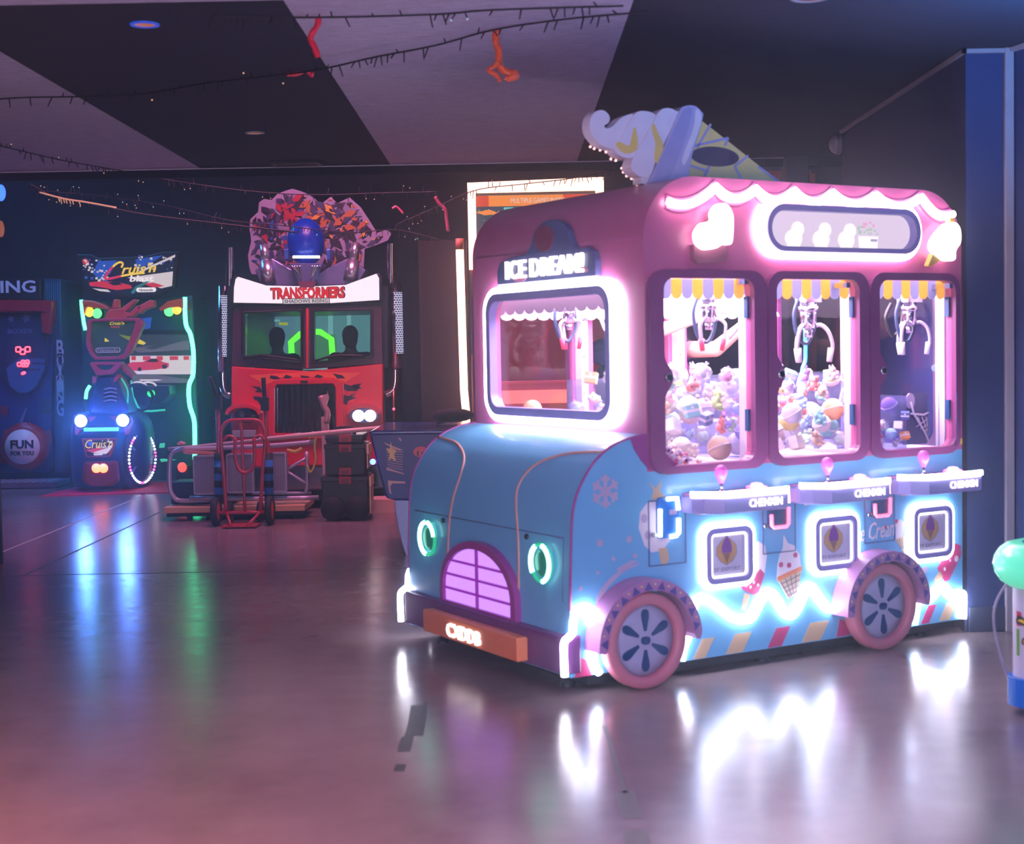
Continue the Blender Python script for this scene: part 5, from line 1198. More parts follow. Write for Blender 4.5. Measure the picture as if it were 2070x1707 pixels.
b = MB(); b.box(cp(400, 600).x, cp(440, 600).x, YB + .03, YB + .07, zt, cp(600, 300).z); b.box(cp(820, 600).x, cp(860, 600).x, YB + .03, YB + .07, zt, cp(600, 300).z); b.build('board_struts', M_DKNAVY, tk)
b = MB(); b.box(xl, xr_, T0 + .3, T0 + 1.2, zt + .02, zt + .2); b.build('roof_deck', M_DKNAVY, tk)

# ---------------------------------------------------------------- video game with glowing frame, light column
G0 = 13.6
gx0, gz1 = XZ(945, 371, G0); gx1, gz0 = XZ(1218, 541, G0)
gm = thing('video_arcade_game', 'video game behind the truck with a glowing peach frame around its screen', 'arcade game', ((gx0 + gx1) / 2 + .3, G0 + .5, 0))
gxr = gx1 + .02
fo = [(gx0, gz0), (gxr, gz0), (gxr, gz1 + .03), (gx0, gz1)]
w = .072
b = MB(); b.panel(fo, [[(gx0 + w, gz0 + w * 1.6), (gxr - w, gz0 + w * 1.6), (gxr - w, gz1 - w * 1.15), (gx0 + w, gz1 - w * 1.2)]], G0 - .05, G0 + .05, bk); b.build('glowing_frame', glow('peach_glow', (255, 176, 140), 5.0), gm)
b = MB(); b.box(gx0 + .01, gxr - .01, G0 + .06, G0 + .3, gz0 - .1, gz1); b.build('screen_case', M_BLACK, gm)
b = MB(); Y = G0 + .035; zt_ = gz1 - w * 1.15
b.box(gx0 + w, gxr - w, Y, Y + .01, gz0 + w, zt_ - .02, 0); b.box(gx0 + w, gxr - w, Y - .004, Y, zt_ - .13, zt_ - .03, 1); b.box(gx0 + w, gx0 + w + .12, Y - .005, Y, zt_ - .13, zt_ - .03, 2); b.box(gxr - w - .3, gxr - w, Y - .005, Y, zt_ - .13, zt_ - .03, 2)
b.text('MULTIPLE GAMES INSIDE', (gx0 + gxr) / 2 + .02, zt_ - .08, .50, .045, bk, Y - .009, Y - .004, 3)
r2 = random.Random(5)
for k in range(60):
    x = gx0 + w + .02 + abs(r2.gauss(0, .16)); z = zt_ - .18 - r2.random() * .5
    if x > gx0 + .55: continue
    L_ = r2.uniform(.01, .05); a = r2.uniform(.8, 2.2); mi = r2.choice([4, 4, 5, 3])
    b.ribbon([(x, z), (x + L_ * cos(a), z + L_ * sin(a))], .010 if mi == 4 else .006, Y - .003 - .0001 * k, Y, bk, mi)
b.prism([(gx0 + .07, zt_ - .18), (gx0 + .2, zt_ - .16), (gx0 + .3, zt_ - .2), (gx0 + .15, zt_ - .21)], Y - .011, Y, bk, 1); b.prism([(gx0 + .33, zt_ - .14), (gx0 + .42, zt_ - .14), (gx0 + .40, zt_ - .3), (gx0 + .33, zt_ - .26)], Y - .006, Y, bk, 5)
b.build('screen', [glow('deep_teal_screen', (24, 70, 96), .7), glow('orange_banner', (246, 140, 50), 1.0), glow('red_banner', (226, 70, 36), .9), M_SCRW, glow('leaf_green', (50, 170, 90), .7), glow('aqua_spray', (110, 220, 220), .8)], gm)
b = MB(); b.box(gx0 + .05, gxr + .3, G0 + .1, G0 + .9, 0, gz0 + .1); b.build('cabinet', mat('rust_cabinet', (150, 62, 46), .5), gm, bev=.02)
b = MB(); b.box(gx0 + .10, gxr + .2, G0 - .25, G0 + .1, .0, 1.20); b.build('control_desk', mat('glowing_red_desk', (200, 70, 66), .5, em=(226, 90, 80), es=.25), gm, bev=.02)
b = MB(); b.box(gx0 + .12, gxr + .18, G0 - .27, G0 - .25, 1.0, 1.12)
b.build('desk_light', glow('salmon_strip', (255, 120, 100), 2.0), gm)
b = MB(); b.box(gx0 - .0, gx0 + .05, G0 - .02, G0 + .08, 0.2, gz0); b.box(gx0 + .0, gx0 + .05, G0 - .03, G0 - .02, .9, 1.45, 1); b.build('side_trim', [mat('brown_trim', (120, 60, 60), .5), mat('amber_trim', (200, 120, 60), .4)], gm)
# neon column
pA, pB, pC = at(929, 487, 13.2), at(938, 790, 13.2), at(942, 832, 13.2)
nc = thing('light_column', 'upright glowing peach light column left of the ice cream truck', 'light column', (pC.x, 13.2, 0))
b = MB(); b.tube([pC - Vector((0, 0, .28)), pC, pB, pA + Vector((0, 0, -.08))], .036, 12); b.build('lit_tube', glow('peach_tube', (255, 168, 132), 7.0), nc)
b = MB(); b.cyl(pA + Vector((0, 0, -.08)), pA + Vector((0, 0, .02)), .037, n=14); b.build('tube_cap', mat('copper_cap', (200, 120, 90), .4), nc)
b = MB(); b.cyl((pC.x, 13.2, 0), (pC.x, 13.2, pC.z - .28), .05, n=14); b.cyl((pC.x, 13.2, 0), (pC.x, 13.2, .03), .18, n=20); b.build('stand', M_BLACK, nc)
# dark partition the column lights up
pw0, pw1 = at(845, 500, 13.4).x, at(1260, 500, 14.6).x
b = MB(); b.box(pw0, at(943, 500, 13.4).x, 13.4, 13.5, 0, 2.5); pt_ = b.build('partition_screen', mat('plum_partition', (26, 18, 32), .75)); tag(pt_, 'dark plum partition standing right behind the glowing light column', 'partition')
# ================================================================== trolleys, boxes, table, small right-hand game
M_HRED = mat('hand_truck_red', (176, 28, 58), .35, coat=.2)
M_GREYT = mat('grey_tube', (176, 168, 190), .35, metal=.4)
M_RUB = mat('black_rubber', (20, 20, 26), .7)
RX90 = Matrix.Rotation(PI / 2, 4, 'X'); RY90 = Matrix.Rotation(PI / 2, 4, 'Y')
def t8(pts, Y): return [Vector((x, Y, z)) for x, z in q8(pts, Y)]
def bar(b, pts, Y, r, n=8, mi=0, s=3): b.tube(smooth_path(t8(pts, Y), s), r, n, mi=mi); return b
def caster(x, y, top, par, r=.05):
    b = MB(); b.cyl((x - .018, y, r), (x + .018, y, r), r, n=18); b.box(x - .024, x + .024, y - .012, y + .03, r, top, 1); b.build('caster', [M_RUB, M_GREYT], par)
H0 = 12.75
c = onz(545, 1062)
ht = thing('hand_truck', 'red tubular hand truck with black tyres, in front of the loaded trolley', 'hand truck', (c.x, H0, 0))
b = MB(); bar(b, [(545, 1085), (525, 800), (505, 560), (512, 470), (560, 415), (655, 405), (780, 410), (825, 470), (835, 560), (815, 800), (800, 1085)], H0, .017, s=4); bar(b, [(655, 408), (668, 700), (685, 1095)], H0, .014); b.build('frame', M_HRED, ht)
b = MB(); bar(b, [(612, 540), (612, 680), (640, 775), (688, 800), (735, 770), (755, 690), (752, 540)], H0 - .04, .016, s=5); bar(b, [(525, 560), (560, 525), (612, 540)], H0 - .02, .013); bar(b, [(752, 540), (800, 520), (832, 560)], H0 - .02, .013); b.build('inner_loop', M_HRED, ht)
b = MB(); bar(b, [(470, 1098), (840, 1095)], H0, .014); b.build('axle', M_HRED, ht)
b = MB(); p0 = t8([(545, 1090)], H0)[0]; p1 = t8([(800, 1090)], H0)[0]; b.box(p0.x, p1.x, H0 - .24, H0 + .02, .012, .022); b.tube([p0, Vector((p0.x + .08, H0 - .22, .02))], .012); b.tube([p1, Vector((p1.x - .08, H0 - .22, .02))], .012); b.build('toe_plate', M_HRED, ht)
for x in (465, 868):
    p = t8([(x, 1100)], H0)[0]
    b = MB(); b.lathe([(.085, -.025), (.115, -.03), (.125, -.015), (.125, .015), (.115, .03), (.085, .025)], (p.x, H0 + .02, .127), 26, M=RY90); w_ = b.build('tyre', M_RUB, ht)
    b = MB(); b.lathe([(.086, -.02), (.03, -.03), (.0001, -.035)], (p.x, H0 + .02, .127), 20, M=RY90); b.lathe([(.086, .02), (.03, .03), (.0001, .035)], (p.x, H0 + .02, .127), 20, M=RY90); b.build('wheel_hub', mat('orange_red_hub', (214, 60, 60), .4), w_)
H1 = 12.98
ht2 = thing('tall_hand_truck', 'tall hand truck with blue and black striped sleeves, behind the red one', 'hand truck', (c.x, H1, 0))
for pts, hd in (([(490, 1120), (488, 640), (482, 300)], [(420, 80), (450, 150), (480, 240)]), ([(866, 1120), (856, 640), (835, 300)], [(822, 88), (826, 160), (832, 250)])):
    b = MB(); bar(b, pts, H1, .020); b.build('upright', M_HRED, ht2)
    b = MB(); bar(b, hd, H1, .020); g = b.build('grip', M_RUB, ht2)
    p = t8([hd[-1]], H1)[0]; b = MB(); b.box(p.x - .035, p.x + .035, H1 - .04, H1 + .04, p.z - .10, p.z + .02); b.build('grip_collar', M_DKNAVY, ht2, bev=.008)
    a_, b_ = t8([(pts[1][0], 650)], H1)[0], t8([(pts[0][0], 1010)], H1)[0]
    b = MB()
    for k in range(7):
        z0 = a_.z + (b_.z - a_.z) * k / 7; z1 = a_.z + (b_.z - a_.z) * (k + 1) / 7; x0 = a_.x + (b_.x - a_.x) * k / 7; x1 = a_.x + (b_.x - a_.x) * (k + 1) / 7
        b.cyl((x0, H1, z0), (x1, H1, z1), .042, n=16, mi=k % 2)
    b.build('striped_sleeve', [M_RUB, mat('blue_tape', (40, 120, 200), .4)], ht2)
b = MB(); bar(b, [(488, 540), (600, 525), (740, 525), (850, 540)], H1, .018); b.build('cross_bar', M_RUB, ht2)
b = MB(); p = t8([(685, 505)], H1)[0]; b.box(p.x - .10, p.x + .10, H1 - .06, H1 - .02, p.z - .03, p.z + .03); b.build('name_plate', mat('pale_plate', (170, 166, 190), .4), ht2)
p0, p1 = t8([(490, 1000)], H1)[0], t8([(866, 1000)], H1)[0]
for x in (p0.x + .09, p1.x - .09):
    b = MB(); b.cyl((x - .02, H1 + .04, .09), (x + .02, H1 + .04, .09), .09, n=20); b.build('tyre', M_RUB, ht2)
b = MB(); b.tube([(p0.x, H1 + .04, .09), (p1.x, H1 + .04, .09)], .014); b.build('axle', M_HRED, ht2)

# platform trolley with a folded scaffold and spare plank
K0 = 13.15
x0, z0 = q8([(75, 1070)], K0)[0]; x1, z1 = q8([(1130, 1022)], K0)[0]
pt = thing('platform_trolley', 'low wooden platform trolley on casters, carrying grey panels', 'trolley', ((x0 + x1) / 2, K0 + .3, 0))
b = MB(); b.box(x0, x1, K0, K0 + .62, z1 - .075, z1 - .02); b.build('deck', mat('pale_plywood', (206, 158, 120), .55, scale=4, var=.2), pt, bev=.006)
b = MB(); b.box(x0 + .02, x1 - .02, K0 + .03, K0 + .59, z1 - .11, z1 - .076); b.build('underframe', M_RUB, pt)
for x, y in ((x0 + .22, K0 + .08), (x0 + .30, K0 + .52), (x1 - .12, K0 + .08), (x1 - .18, K0 + .52)): caster(x, y, z1 - .11, pt)
b = MB(); p = t8([(100, 905)], K0 + .3)[0]; b.box(x0 + .02, x0 + .62, K0 + .2, K0 + .55, z1 - .018, z1 + .19)
sk_ = b.build('black_case', mat('black_case', (22, 24, 40), .5), None, bev=.02); tag(sk_, 'black case lying on the left end of the wooden trolley', 'case')
F0 = K0 + .12
sf = thing('folded_scaffold', 'folded aluminium scaffold with three grey panels, lying on the wooden trolley', 'scaffold', ((x0 + x1) / 2, F0, z1))
b = MB(); bar(b, [(1205, 568), (900, 595), (600, 610), (280, 622), (190, 628), (140, 660), (122, 720), (122, 900), (150, 975), (210, 1008), (420, 1005)], F0, .022, 10, s=4); bar(b, [(270, 988), (700, 995), (1235, 985)], F0 - .02, .022); bar(b, [(740, 952), (1180, 950)], F0 + .03, .015); b.build('tube_frame', M_GREYT, sf)
b = MB(); bar(b, [(1000, 690), (1000, 780)], F0, .008); bar(b, [(1000, 775), (1140, 690)], F0, .013); bar(b, [(1000, 790), (1150, 885)], F0, .013); bar(b, [(1145, 640), (1150, 890), (1135, 950)], F0, .018); b.build('brace', M_GREYT, sf)
for k, (a0, a1, b0, b1) in enumerate(((308, 470, 665, 962), (555, 748, 652, 950), (885, 996, 645, 942))):
    b = MB(); xa, za = q8([(a0, b1)], F0 - .06)[0]; xb, zb_ = q8([(a1, b0)], F0 - .06)[0]
    b.prism(rb(xa, xb, za, zb_, .02, 3), F0 - .09, F0 - .03, bk, 0)
    n_ = int((xb - xa) / .022)
    for j in range(1, n_): b.box(xa + j * .022 - .003, xa + j * .022 + .003, F0 - .0915, F0 - .09, za + .02, zb_ - .02, 1)
    b.panel(rb(xa, xb, za, zb_, .02, 3), [rb(xa + .012, xb - .012, za + .012, zb_ - .012, .012, 3)], F0 - .096, F0 - .0901, bk, 2)
    b.build('panel', [mat('ribbed_grey', (134, 130, 152), .5), mat('rib_shadow_grey', (112, 108, 130), .5), M_GREYT], sf)
def lone(name, label, cat, bb, m, **k): return tag(bb.build(name, m, None, **k), label, cat)
b = MB(); bar(b, [(112, 622), (500, 585), (900, 540), (1100, 510)], F0 + .07, .016); lone('wooden_batten', 'thin grey batten lying along the top of the folded scaffold', 'batten', b, mat('grey_wood', (170, 150, 160), .5))
b = MB()
p = [Vector((x, y, z)) for (x, z), y in zip(q8([(790, 553), (1400, 490), (2033, 438)], 12.86), (12.86, 12.86, 12.86))]
b.tube(p, .021, 8); lone('long_white_pole', 'long white pole sloping across the trolley and toolboxes to the game table', 'pole', b, mat('cream_pole', (226, 190, 186), .45))
b = MB(); b.tube(smooth_path(t8([(1165, 545), (1190, 500), (1215, 520), (1205, 620), (1215, 700), (1190, 780), (1165, 790), (1150, 745)], F0 - .03), 5), .011, 6); lone('yellow_strap', 'yellow green strap hanging over the end of the scaffold beside the toolboxes', 'strap', b, mat('yellow_green_strap', (190, 190, 90), .6))
b = MB(); bar(b, [(1000, 625), (1060, 640), (1110, 612)], F0, .016); lone('yellow_tool', 'yellow handled tool lying on the scaffold end', 'tool', b, mat('yellow_tool', (226, 190, 80), .4))
b = MB()
for k, pts in enumerate(([(148, 592), (165, 574), (195, 582), (200, 594), (160, 600)], [(195, 650), (215, 640), (260, 645), (430, 655), (430, 672), (260, 668), (205, 665)])): b.prism(q8(pts, F0 - .2), F0 - .07, F0 + .03, bk, 0)
lone('wood_offcut', 'short pinkish wood offcut on the left end of the scaffold', 'offcut', b, mat('pink_wood', (206, 130, 120), .5))
TS = 13.55
b = MB(); bar(b, [(1250, 225), (1275, 300), (1300, 350), (1290, 430)], TS, .03); b.prism(q8([(1240, 222), (1300, 210), (1300, 190), (1310, 240), (1290, 300), (1255, 300)], TS), TS - .02, TS + .03, bk); b.box(t8([(1255, 370)], TS)[0].x, t8([(1305, 370)], TS)[0].x, TS - .02, TS + .06, .0, t8([(1280, 380)], TS)[0].z)
lone('tool_stand', 'pinkish angled tool stand in front of the truck cab grille', 'stand', b, mat('dusty_pink_metal', (186, 140, 150), .4, metal=.3))

# toolbox stack: three boxes
def toolbox(x0, x1, y0, y1, Y, label, wheels=False, handle=False, latches=()):
    xa, za = q8([(x0, y1)], Y)[0]; xb, zb_ = q8([(x1, y0)], Y)[0]; za = max(za, .0)
    t = thing('tool_box', label, 'toolbox', ((xa + xb) / 2, Y + .22, za), 0, 'stacked toolboxes beside the trolley')
    b = MB(); b.box(xa, xb, Y, Y + .42, za + (.03 if wheels else 0.001), zb_ - .03); b.build('body', mat('black_toolbox', (24, 26, 36), .45), t, bev=.012)
    b = MB(); b.box(xa - .006, xb + .006, Y - .008, Y + .43, zb_ - .045, zb_ - .001); b.build('lid', mat('charcoal_lid', (34, 36, 48), .4), t, bev=.008)
    for lx, ly in latches:
        p = t8([(lx, ly)], Y)[0]; b = MB(); b.box(p.x - .055, p.x + .055, Y - .03, Y - .008, p.z - .035, p.z + .03); b.box(p.x - .03, p.x + .03, Y - .036, Y - .03, p.z - .025, p.z + .005, 1); b.build('latch', [mat('crimson_latch', (170, 24, 56), .4), mat('dark_crimson_latch', (120, 16, 40), .4)], t, bev=.004)
    for yy in (.1, .3):
        tall = zb_ - za > .2
        b = MB(); b.box(xb + .004, xb + .028, Y + yy - .03, Y + yy + .03, zb_ - (.10 if tall else .065), zb_ - .01)
        if tall: b.box(xb + .004, xb + .02, Y + yy - .02, Y + yy + .02, za + .05, zb_ - .10, 0); b.build('side_clip', mat('peach_metal_clip', (210, 150, 130), .3, metal=.5), t, bev=.004)
    if wheels:
        for xx in (xa + .10, xb - .10):
            b = MB(); b.lathe([(.0001, -.04), (.06, -.035), (.07, -.02), (.105, -.025), (.11, 0), (.105, .03), (.0001, .03)], (xx, Y - .015, .111), 28, M=RX90); b.build('wheel', M_RUB, t)
    if handle:
        b = MB(); b.tube(smooth_path([(xa + .06, Y + .1, zb_), (xa + .08, Y + .1, zb_ + .05), (xb - .10, Y + .1, zb_ + .05), (xb - .08, Y + .1, zb_)], 3), .018, 8); b.build('handle', M_RUB, t)
TB = 12.95
toolbox(1262, 1600, 822, 1165, TB, 'large wheeled black toolbox at the bottom of the stack', True, False, ((1435, 850),))
toolbox(1285, 1580, 582, 821, TB, 'medium black toolbox in the middle of the stack, two red latches', False, False, ((1435, 785), (1435, 612)))
toolbox(1288, 1560, 512, 581, TB, 'flat black toolbox on top of the stack with a carrying handle', False, True, ((1435, 540),))

# air hockey style table behind the truck's nose
A0 = 10.7
def qa(pts, Y): return [XZ(730 + x / 4.74, 800 + y / 4.74, Y) for x, y in pts]
ta = onz(826, 1130)
gt = thing('game_table', 'dark blue game table with a gold star and pale curved legs, behind the truck nose', 'game table', (ta.x + .4, A0 + .5, 0))
b = MB(); TP = qa([(82, 372), (1500, 350), (1500, 1010), (330, 1005), (240, 985), (170, 740)], A0)
b.prism(TP, A0, A0 + 1.1, bk, 0); b.build('body', M_DKBLUE, gt, bev=.02)
b = MB(); b.prism(qa([(75, 350), (120, 330), (1510, 320), (1510, 352), (90, 378)], A0), A0 - .04, A0 + 1.15, bk, 0); b.build('rim', mat('blue_rim', (40, 60, 130), .25, coat=.4), gt, bev=.015)
b = MB(); e = A0 - .001
def st5(cx, cy, r, ri, a0=-90): return [(cx + (r if k % 2 == 0 else ri) * cos(math.radians(a0 + 36 * k)), cy + (r if k % 2 == 0 else ri) * 1.25 * sin(math.radians(a0 + 36 * k))) for k in range(10)]
b.prism(qa([(285, 440), (300, 510), (345, 530), (315, 560), (335, 635), (292, 600), (262, 622), (275, 560), (240, 510), (275, 512)], e), e - .004, e, bk, 0)
for pts in ([(215, 445), (235, 455), (385, 515), (380, 530), (330, 515), (240, 470)], [(240, 690), (260, 695), (408, 745), (408, 755), (245, 712)], [(255, 815), (420, 825), (424, 842), (300, 842), (278, 870), (292, 948), (270, 930)], [(355, 408), (375, 405), (390, 432), (380, 438)]): b.prism(qa(pts, e), e - .003, e, bk, 1)
for k in range(9): b.ribbon(qa([(240 + k * 2, 505 + k * 22), (400, 520 + k * 24)], e), .004, e - .0015, e, bk, 1)
b.build('star_print', [mat('gold_star', (226, 176, 110), .4), mat('dusty_pink_print', (206, 150, 150), .4)], gt)
b = MB(); b.prism(qa(oval(575, 540, 74, 52, 24), e), e - .004, e, bk, 0); b.prism(qa([(535, 545), (545, 520), (555, 545), (550, 580), (535, 580)], e), e - .006, e - .004, bk, 1); b.prism(qa(oval(590, 560, 14, 22, 12), e), e - .006, e - .004, bk, 1); b.build('red_badge', [mat('red_badge', (226, 60, 84), .4), M_DKNAVY], gt)
for dy in (-.02, .9):
    b = MB(); b.prism(qa([(318, 1003), (520, 1008), (520, 1560), (450, 1555), (430, 1540), (390, 1420), (350, 1250), (328, 1120)], A0 - .02), A0 + dy, A0 + dy + .10, bk, 0); lg = b.build('leg', mat('pale_blue_leg', (150, 160, 220), .35), gt, bev=.02)
    b = MB(); p = qa([(450, 1570)], A0)[0]; b.lathe([(.05, 0), (.05, .02), (.03, .035)], (p[0] + .02, A0 + dy + .05, .0), 16); b.build('leg_foot', M_RUB, lg)
for dy in (-.02, .9):
    b = MB(); b.prism(qa([(1300, 1003), (1480, 1003), (1440, 1300), (1400, 1560), (1340, 1560)], A0 - .02), A0 + dy, A0 + dy + .10, bk, 0); b.build('leg', MATS['pale_blue_leg'], gt, bev=.02)
b = MB(); b.ell((qa([(112, 635)], A0)[0][0] + .0, A0 - .0, qa([(112, 635)], A0)[0][1]), .022, 10, 8); b.build('corner_lamp', glow('blue_corner_lamp', (90, 130, 255), 5), gt)
b = MB(); p0, p1 = at(750, 1011, 13.5), at(800, 1011, 13.5); b.box(p0.x, p1.x, 13.5, 13.85, p0.z - .035, p0.z)
for yy in (13.5, 13.78): b.box(p0.x + .01, p1.x - .01, yy, yy + .07, .001, p0.z - .035)
lone('low_pallet', 'low pinkish pallet on the floor between the toolboxes and the game table', 'pallet', b, mat('pinkish_board', (220, 160, 156), .5))
b = MB(); b.tube(smooth_path([Vector((x, 11.4, z)) for x, z in qa([(850, 205), (780, 230), (720, 245)], 11.4)], 4), .03, 8)
b.ell(at(915, 840, 11.4), (.17, .1, .055)); lone('black_bag', 'dark soft bag slumped behind the truck nose and the game table', 'bag', b, mat('soft_black', (28, 20, 30), .8))

# small children's game at the right edge
KC = Vector((2.43, 5.80, 0)); KR = Matrix.Rotation(math.radians(38), 4, 'Z')
kg = thing('children_game_table', 'low game table with glowing green rim and blue base, cut by the right edge', 'game table', tuple(KC))
def plan(w, h, r): return [tuple((KR @ Vector((p, q_, 0)) + KC).xy) for p, q_ in rr(0, 0, w, h, r, 8)]
b = MB(); b.prism(plan(.74, .66, .10), .035, .150, flat); b.build('base', mat('bright_blue_base', (20, 110, 210), .3, coat=.4), kg, bev=.02, seg=3)
b = MB(); b.prism(plan(.70, .62, .08), .150, .55, flat, 0); kb = b.build('body', mat('white_print_panel', (206, 200, 222), .4), kg, bev=.006)
P1 = Vector(((KR @ Vector((-.351, .235, 0)) + KC).x, (KR @ Vector((-.351, .235, 0)) + KC).y, 0)); eu = (KR @ Vector((0, -1, 0))).xyz; en = (KR @ Vector((-1, 0, 0))).xyz
def kp(p, q_, d): v = P1 + eu * (p * .62 - .02) + en * (-d); return (v.x, v.y, q_)
b = MB()
def blob(pts, mi, d): b.prism([(p.x, p.y) for p in smooth_path([(x, z, 0) for x, z in pts], 4, True)], -d, .0, kp, mi)
blob([(.06, .50), (.11, .49), (.10, .44), (.12, .40), (.10, .36), (.06, .34), (.08, .40), (.075, .45)], 2, .0012); blob([(.065, .495), (.10, .485), (.095, .44), (.11, .40), (.10, .37), (.08, .36), (.09, .41), (.085, .46)], 1, .002)
blob([(.0, .37), (.06, .36), (.10, .33), (.16, .25), (.20, .21), (.24, .21), (.24, .24), (.18, .28), (.13, .35), (.06, .39), (.01, .40)], 2, .0024); blob([(.01, .38), (.06, .37), (.11, .33), (.17, .255), (.21, .22), (.225, .23), (.17, .28), (.12, .345), (.05, .385)], 1, .003)
blob([(.04, .29), (.09, .28), (.12, .25), (.15, .22), (.19, .215), (.15, .26), (.10, .31), (.05, .315)], 2, .0034); blob([(.05, .295), (.09, .29), (.12, .26), (.11, .295), (.06, .308)], 3, .004)
for pts, mi in (([(.0, .42), (.035, .415), (.035, .36), (.0, .36)], 4), ([(.0, .35), (.02, .345), (.02, .24), (.0, .24)], 5), ([(.14, .50), (.20, .50), (.22, .40), (.18, .33), (.15, .38)], 0)): b.prism(pts, -.0008, 0, kp, mi)
b.build('graffiti_print', [mat('lilac_print', (176, 160, 206), .4), mat('yellow_swirl', (240, 206, 40), .4), mat('brown_outline', (70, 52, 40), .5), mat('ochre_swirl', (190, 150, 50), .4), mat('pink_red_print', (210, 70, 100), .4), mat('leaf_print_green', (110, 170, 60), .4)], kb)
b = MB(); pl_ = plan(.70, .62, .12); cnt = len(pl_)
b.tube([(x, y,   .600) for x, y in pl_], .092, 16, closed=True); b.build('rim', mat('mint_lit_rim', (120, 240, 200), .3, em=(70, 240, 170), es=.55, coat=.4), kg)
b = MB(); b.prism(plan(.66, .58, .10), .53, .690, flat); b.build('top', mat('blue_table_top', (30, 110, 190), .3), kg)
b = MB(); b.tube(smooth_path([KC + Vector((-.36, -.10, .68)), KC + Vector((-.45, -.02, .56)), KC + Vector((-.50, .05, .42)), KC + Vector((-.47, .10, .25)), KC + Vector((-.36, .22, .02)), KC + Vector((-.30, .4, .008))], 6), .005, 6); b.build('loose_wire', M_GREYT, kg)
for p in ((-.27, -.22), (.27, -.22), (-.27, .22), (.27, .22)):
    v = KR @ Vector((p[0], p[1], 0)) + KC; b = MB(); b.lathe([(.04, 0), (.04, .015), (.02, .03), (.02, .04)], tuple(v), 14); b.build('foot', M_RUB, kg)

# ================================================================== fairy lights and ribbons
M_WIRE = mat('dark_wire', (26, 22, 32), .6); M_TIP = glow('tiny_bulb', (255, 190, 160), .8); M_TIPC = glow('cool_tiny_bulb', (190, 220, 255), .8)
def fairy(pts, label, seed, ceil=True, spur=.05, step=.055, lit=.12, r=.0045):
    rn = random.Random(seed)
    P = [onz(x, y, 2.925) if Y is None else at(x, y, Y) for x, y, Y in pts]
    S_ = smooth_path(P, 8)
    o = thing('fairy_light_string', label, 'fairy lights', tuple(S_[0]), 0, 'fairy lights under the ceiling')
    b = MB(); b.tube(S_, r, 5)
    bl = MB(); acc = 0
    for a, c_ in zip(S_, S_[1:]):
        L_ = (c_ - a).length; t = 0
        while acc < L_:
            p = a + (c_ - a) * (acc / L_); z = spur * rn.uniform(.5, 1.1) * rn.choice([-1, -1, -1, 1])
            tip = p + Vector((rn.uniform(-.02, .02), rn.uniform(-.02, .02), z * (.5 if z > 0 and ceil else 1)))
            b.cyl(p, tip, .0042, .003, n=5, caps=False)
            if rn.random() < lit: bl.ell(tip, .005, 6, 4)
            acc += step * rn.choice([.5, .6, .8, 1, 2.2])
        acc -= L_
    b.build('cable', M_WIRE, o)
    if bl.v: bb = bl.build('tiny_bulbs', M_TIP if seed % 2 else M_TIPC, o); bb['kind'] = 'stuff'
N_ = None
fairy([(0, 200, N_), (60, 197, N_), (180, 195, N_), (290, 190, N_), (420, 168, N_), (620, 145, N_), (760, 115, N_), (880, 92, N_), (1000, 60, N_), (1150, 38, N_), (1310, 24, N_)], 'fairy light cable crossing the whole ceiling from the left edge, past the orange ribbon', 1, lit=.05)
fairy([(430, 32, N_), (560, 35, N_), (650, 35, N_), (760, 33, N_), (900, 28, N_), (1000, 20, N_), (1260, 12, N_)], 'fairy light cable nearest the top edge with the red ribbon on it', 2, lit=.06)
fairy([(0, 295, N_), (60, 309, N_), (130, 325, N_), (250, 346, N_)], 'short dark fairy light cable over the light felt at the left, above the racing game', 3, lit=.1)
fairy([(60, 372, 12.2), (110, 398, 12.4), (170, 408, 12.6), (260, 428, 12.8), (340, 440, 13.0), (470, 455, 13.2), (600, 470, 13.3)], 'fairy light cable sagging above the racing game marquee, its left end catching light', 5, False, .06, .05, .22, .008)
fairy([(250, 348, 11.9), (330, 362, 12.2), (420, 376, 12.6), (520, 388, 12.8), (640, 394, 13.0), (780, 390, 13.0), (880, 388, 12.8)], 'fairy light cable running just under the ceiling edge over the truck cab game', 7, False, .06, .06, .3)
fairy([(70, 385, 13.2), (190, 395, 13.4), (330, 415, 13.4), (460, 445, 13.4), (560, 455, 13.5), (700, 470, 13.4), (800, 465, 13.4), (890, 485, 13.2)], 'faint fairy light cable in the dark between the racing game and the truck cab', 8, False, .06, .05, .2)
fairy([(800, 455, 12.8), (880, 420, 12.8), (960, 385, 12.7), (1060, 372, 12.6), (1160, 360, 12.5), (1250, 342, 12.4)], 'fairy light cable passing in front of the glowing screen frame', 9, False, .06, .05, .4)
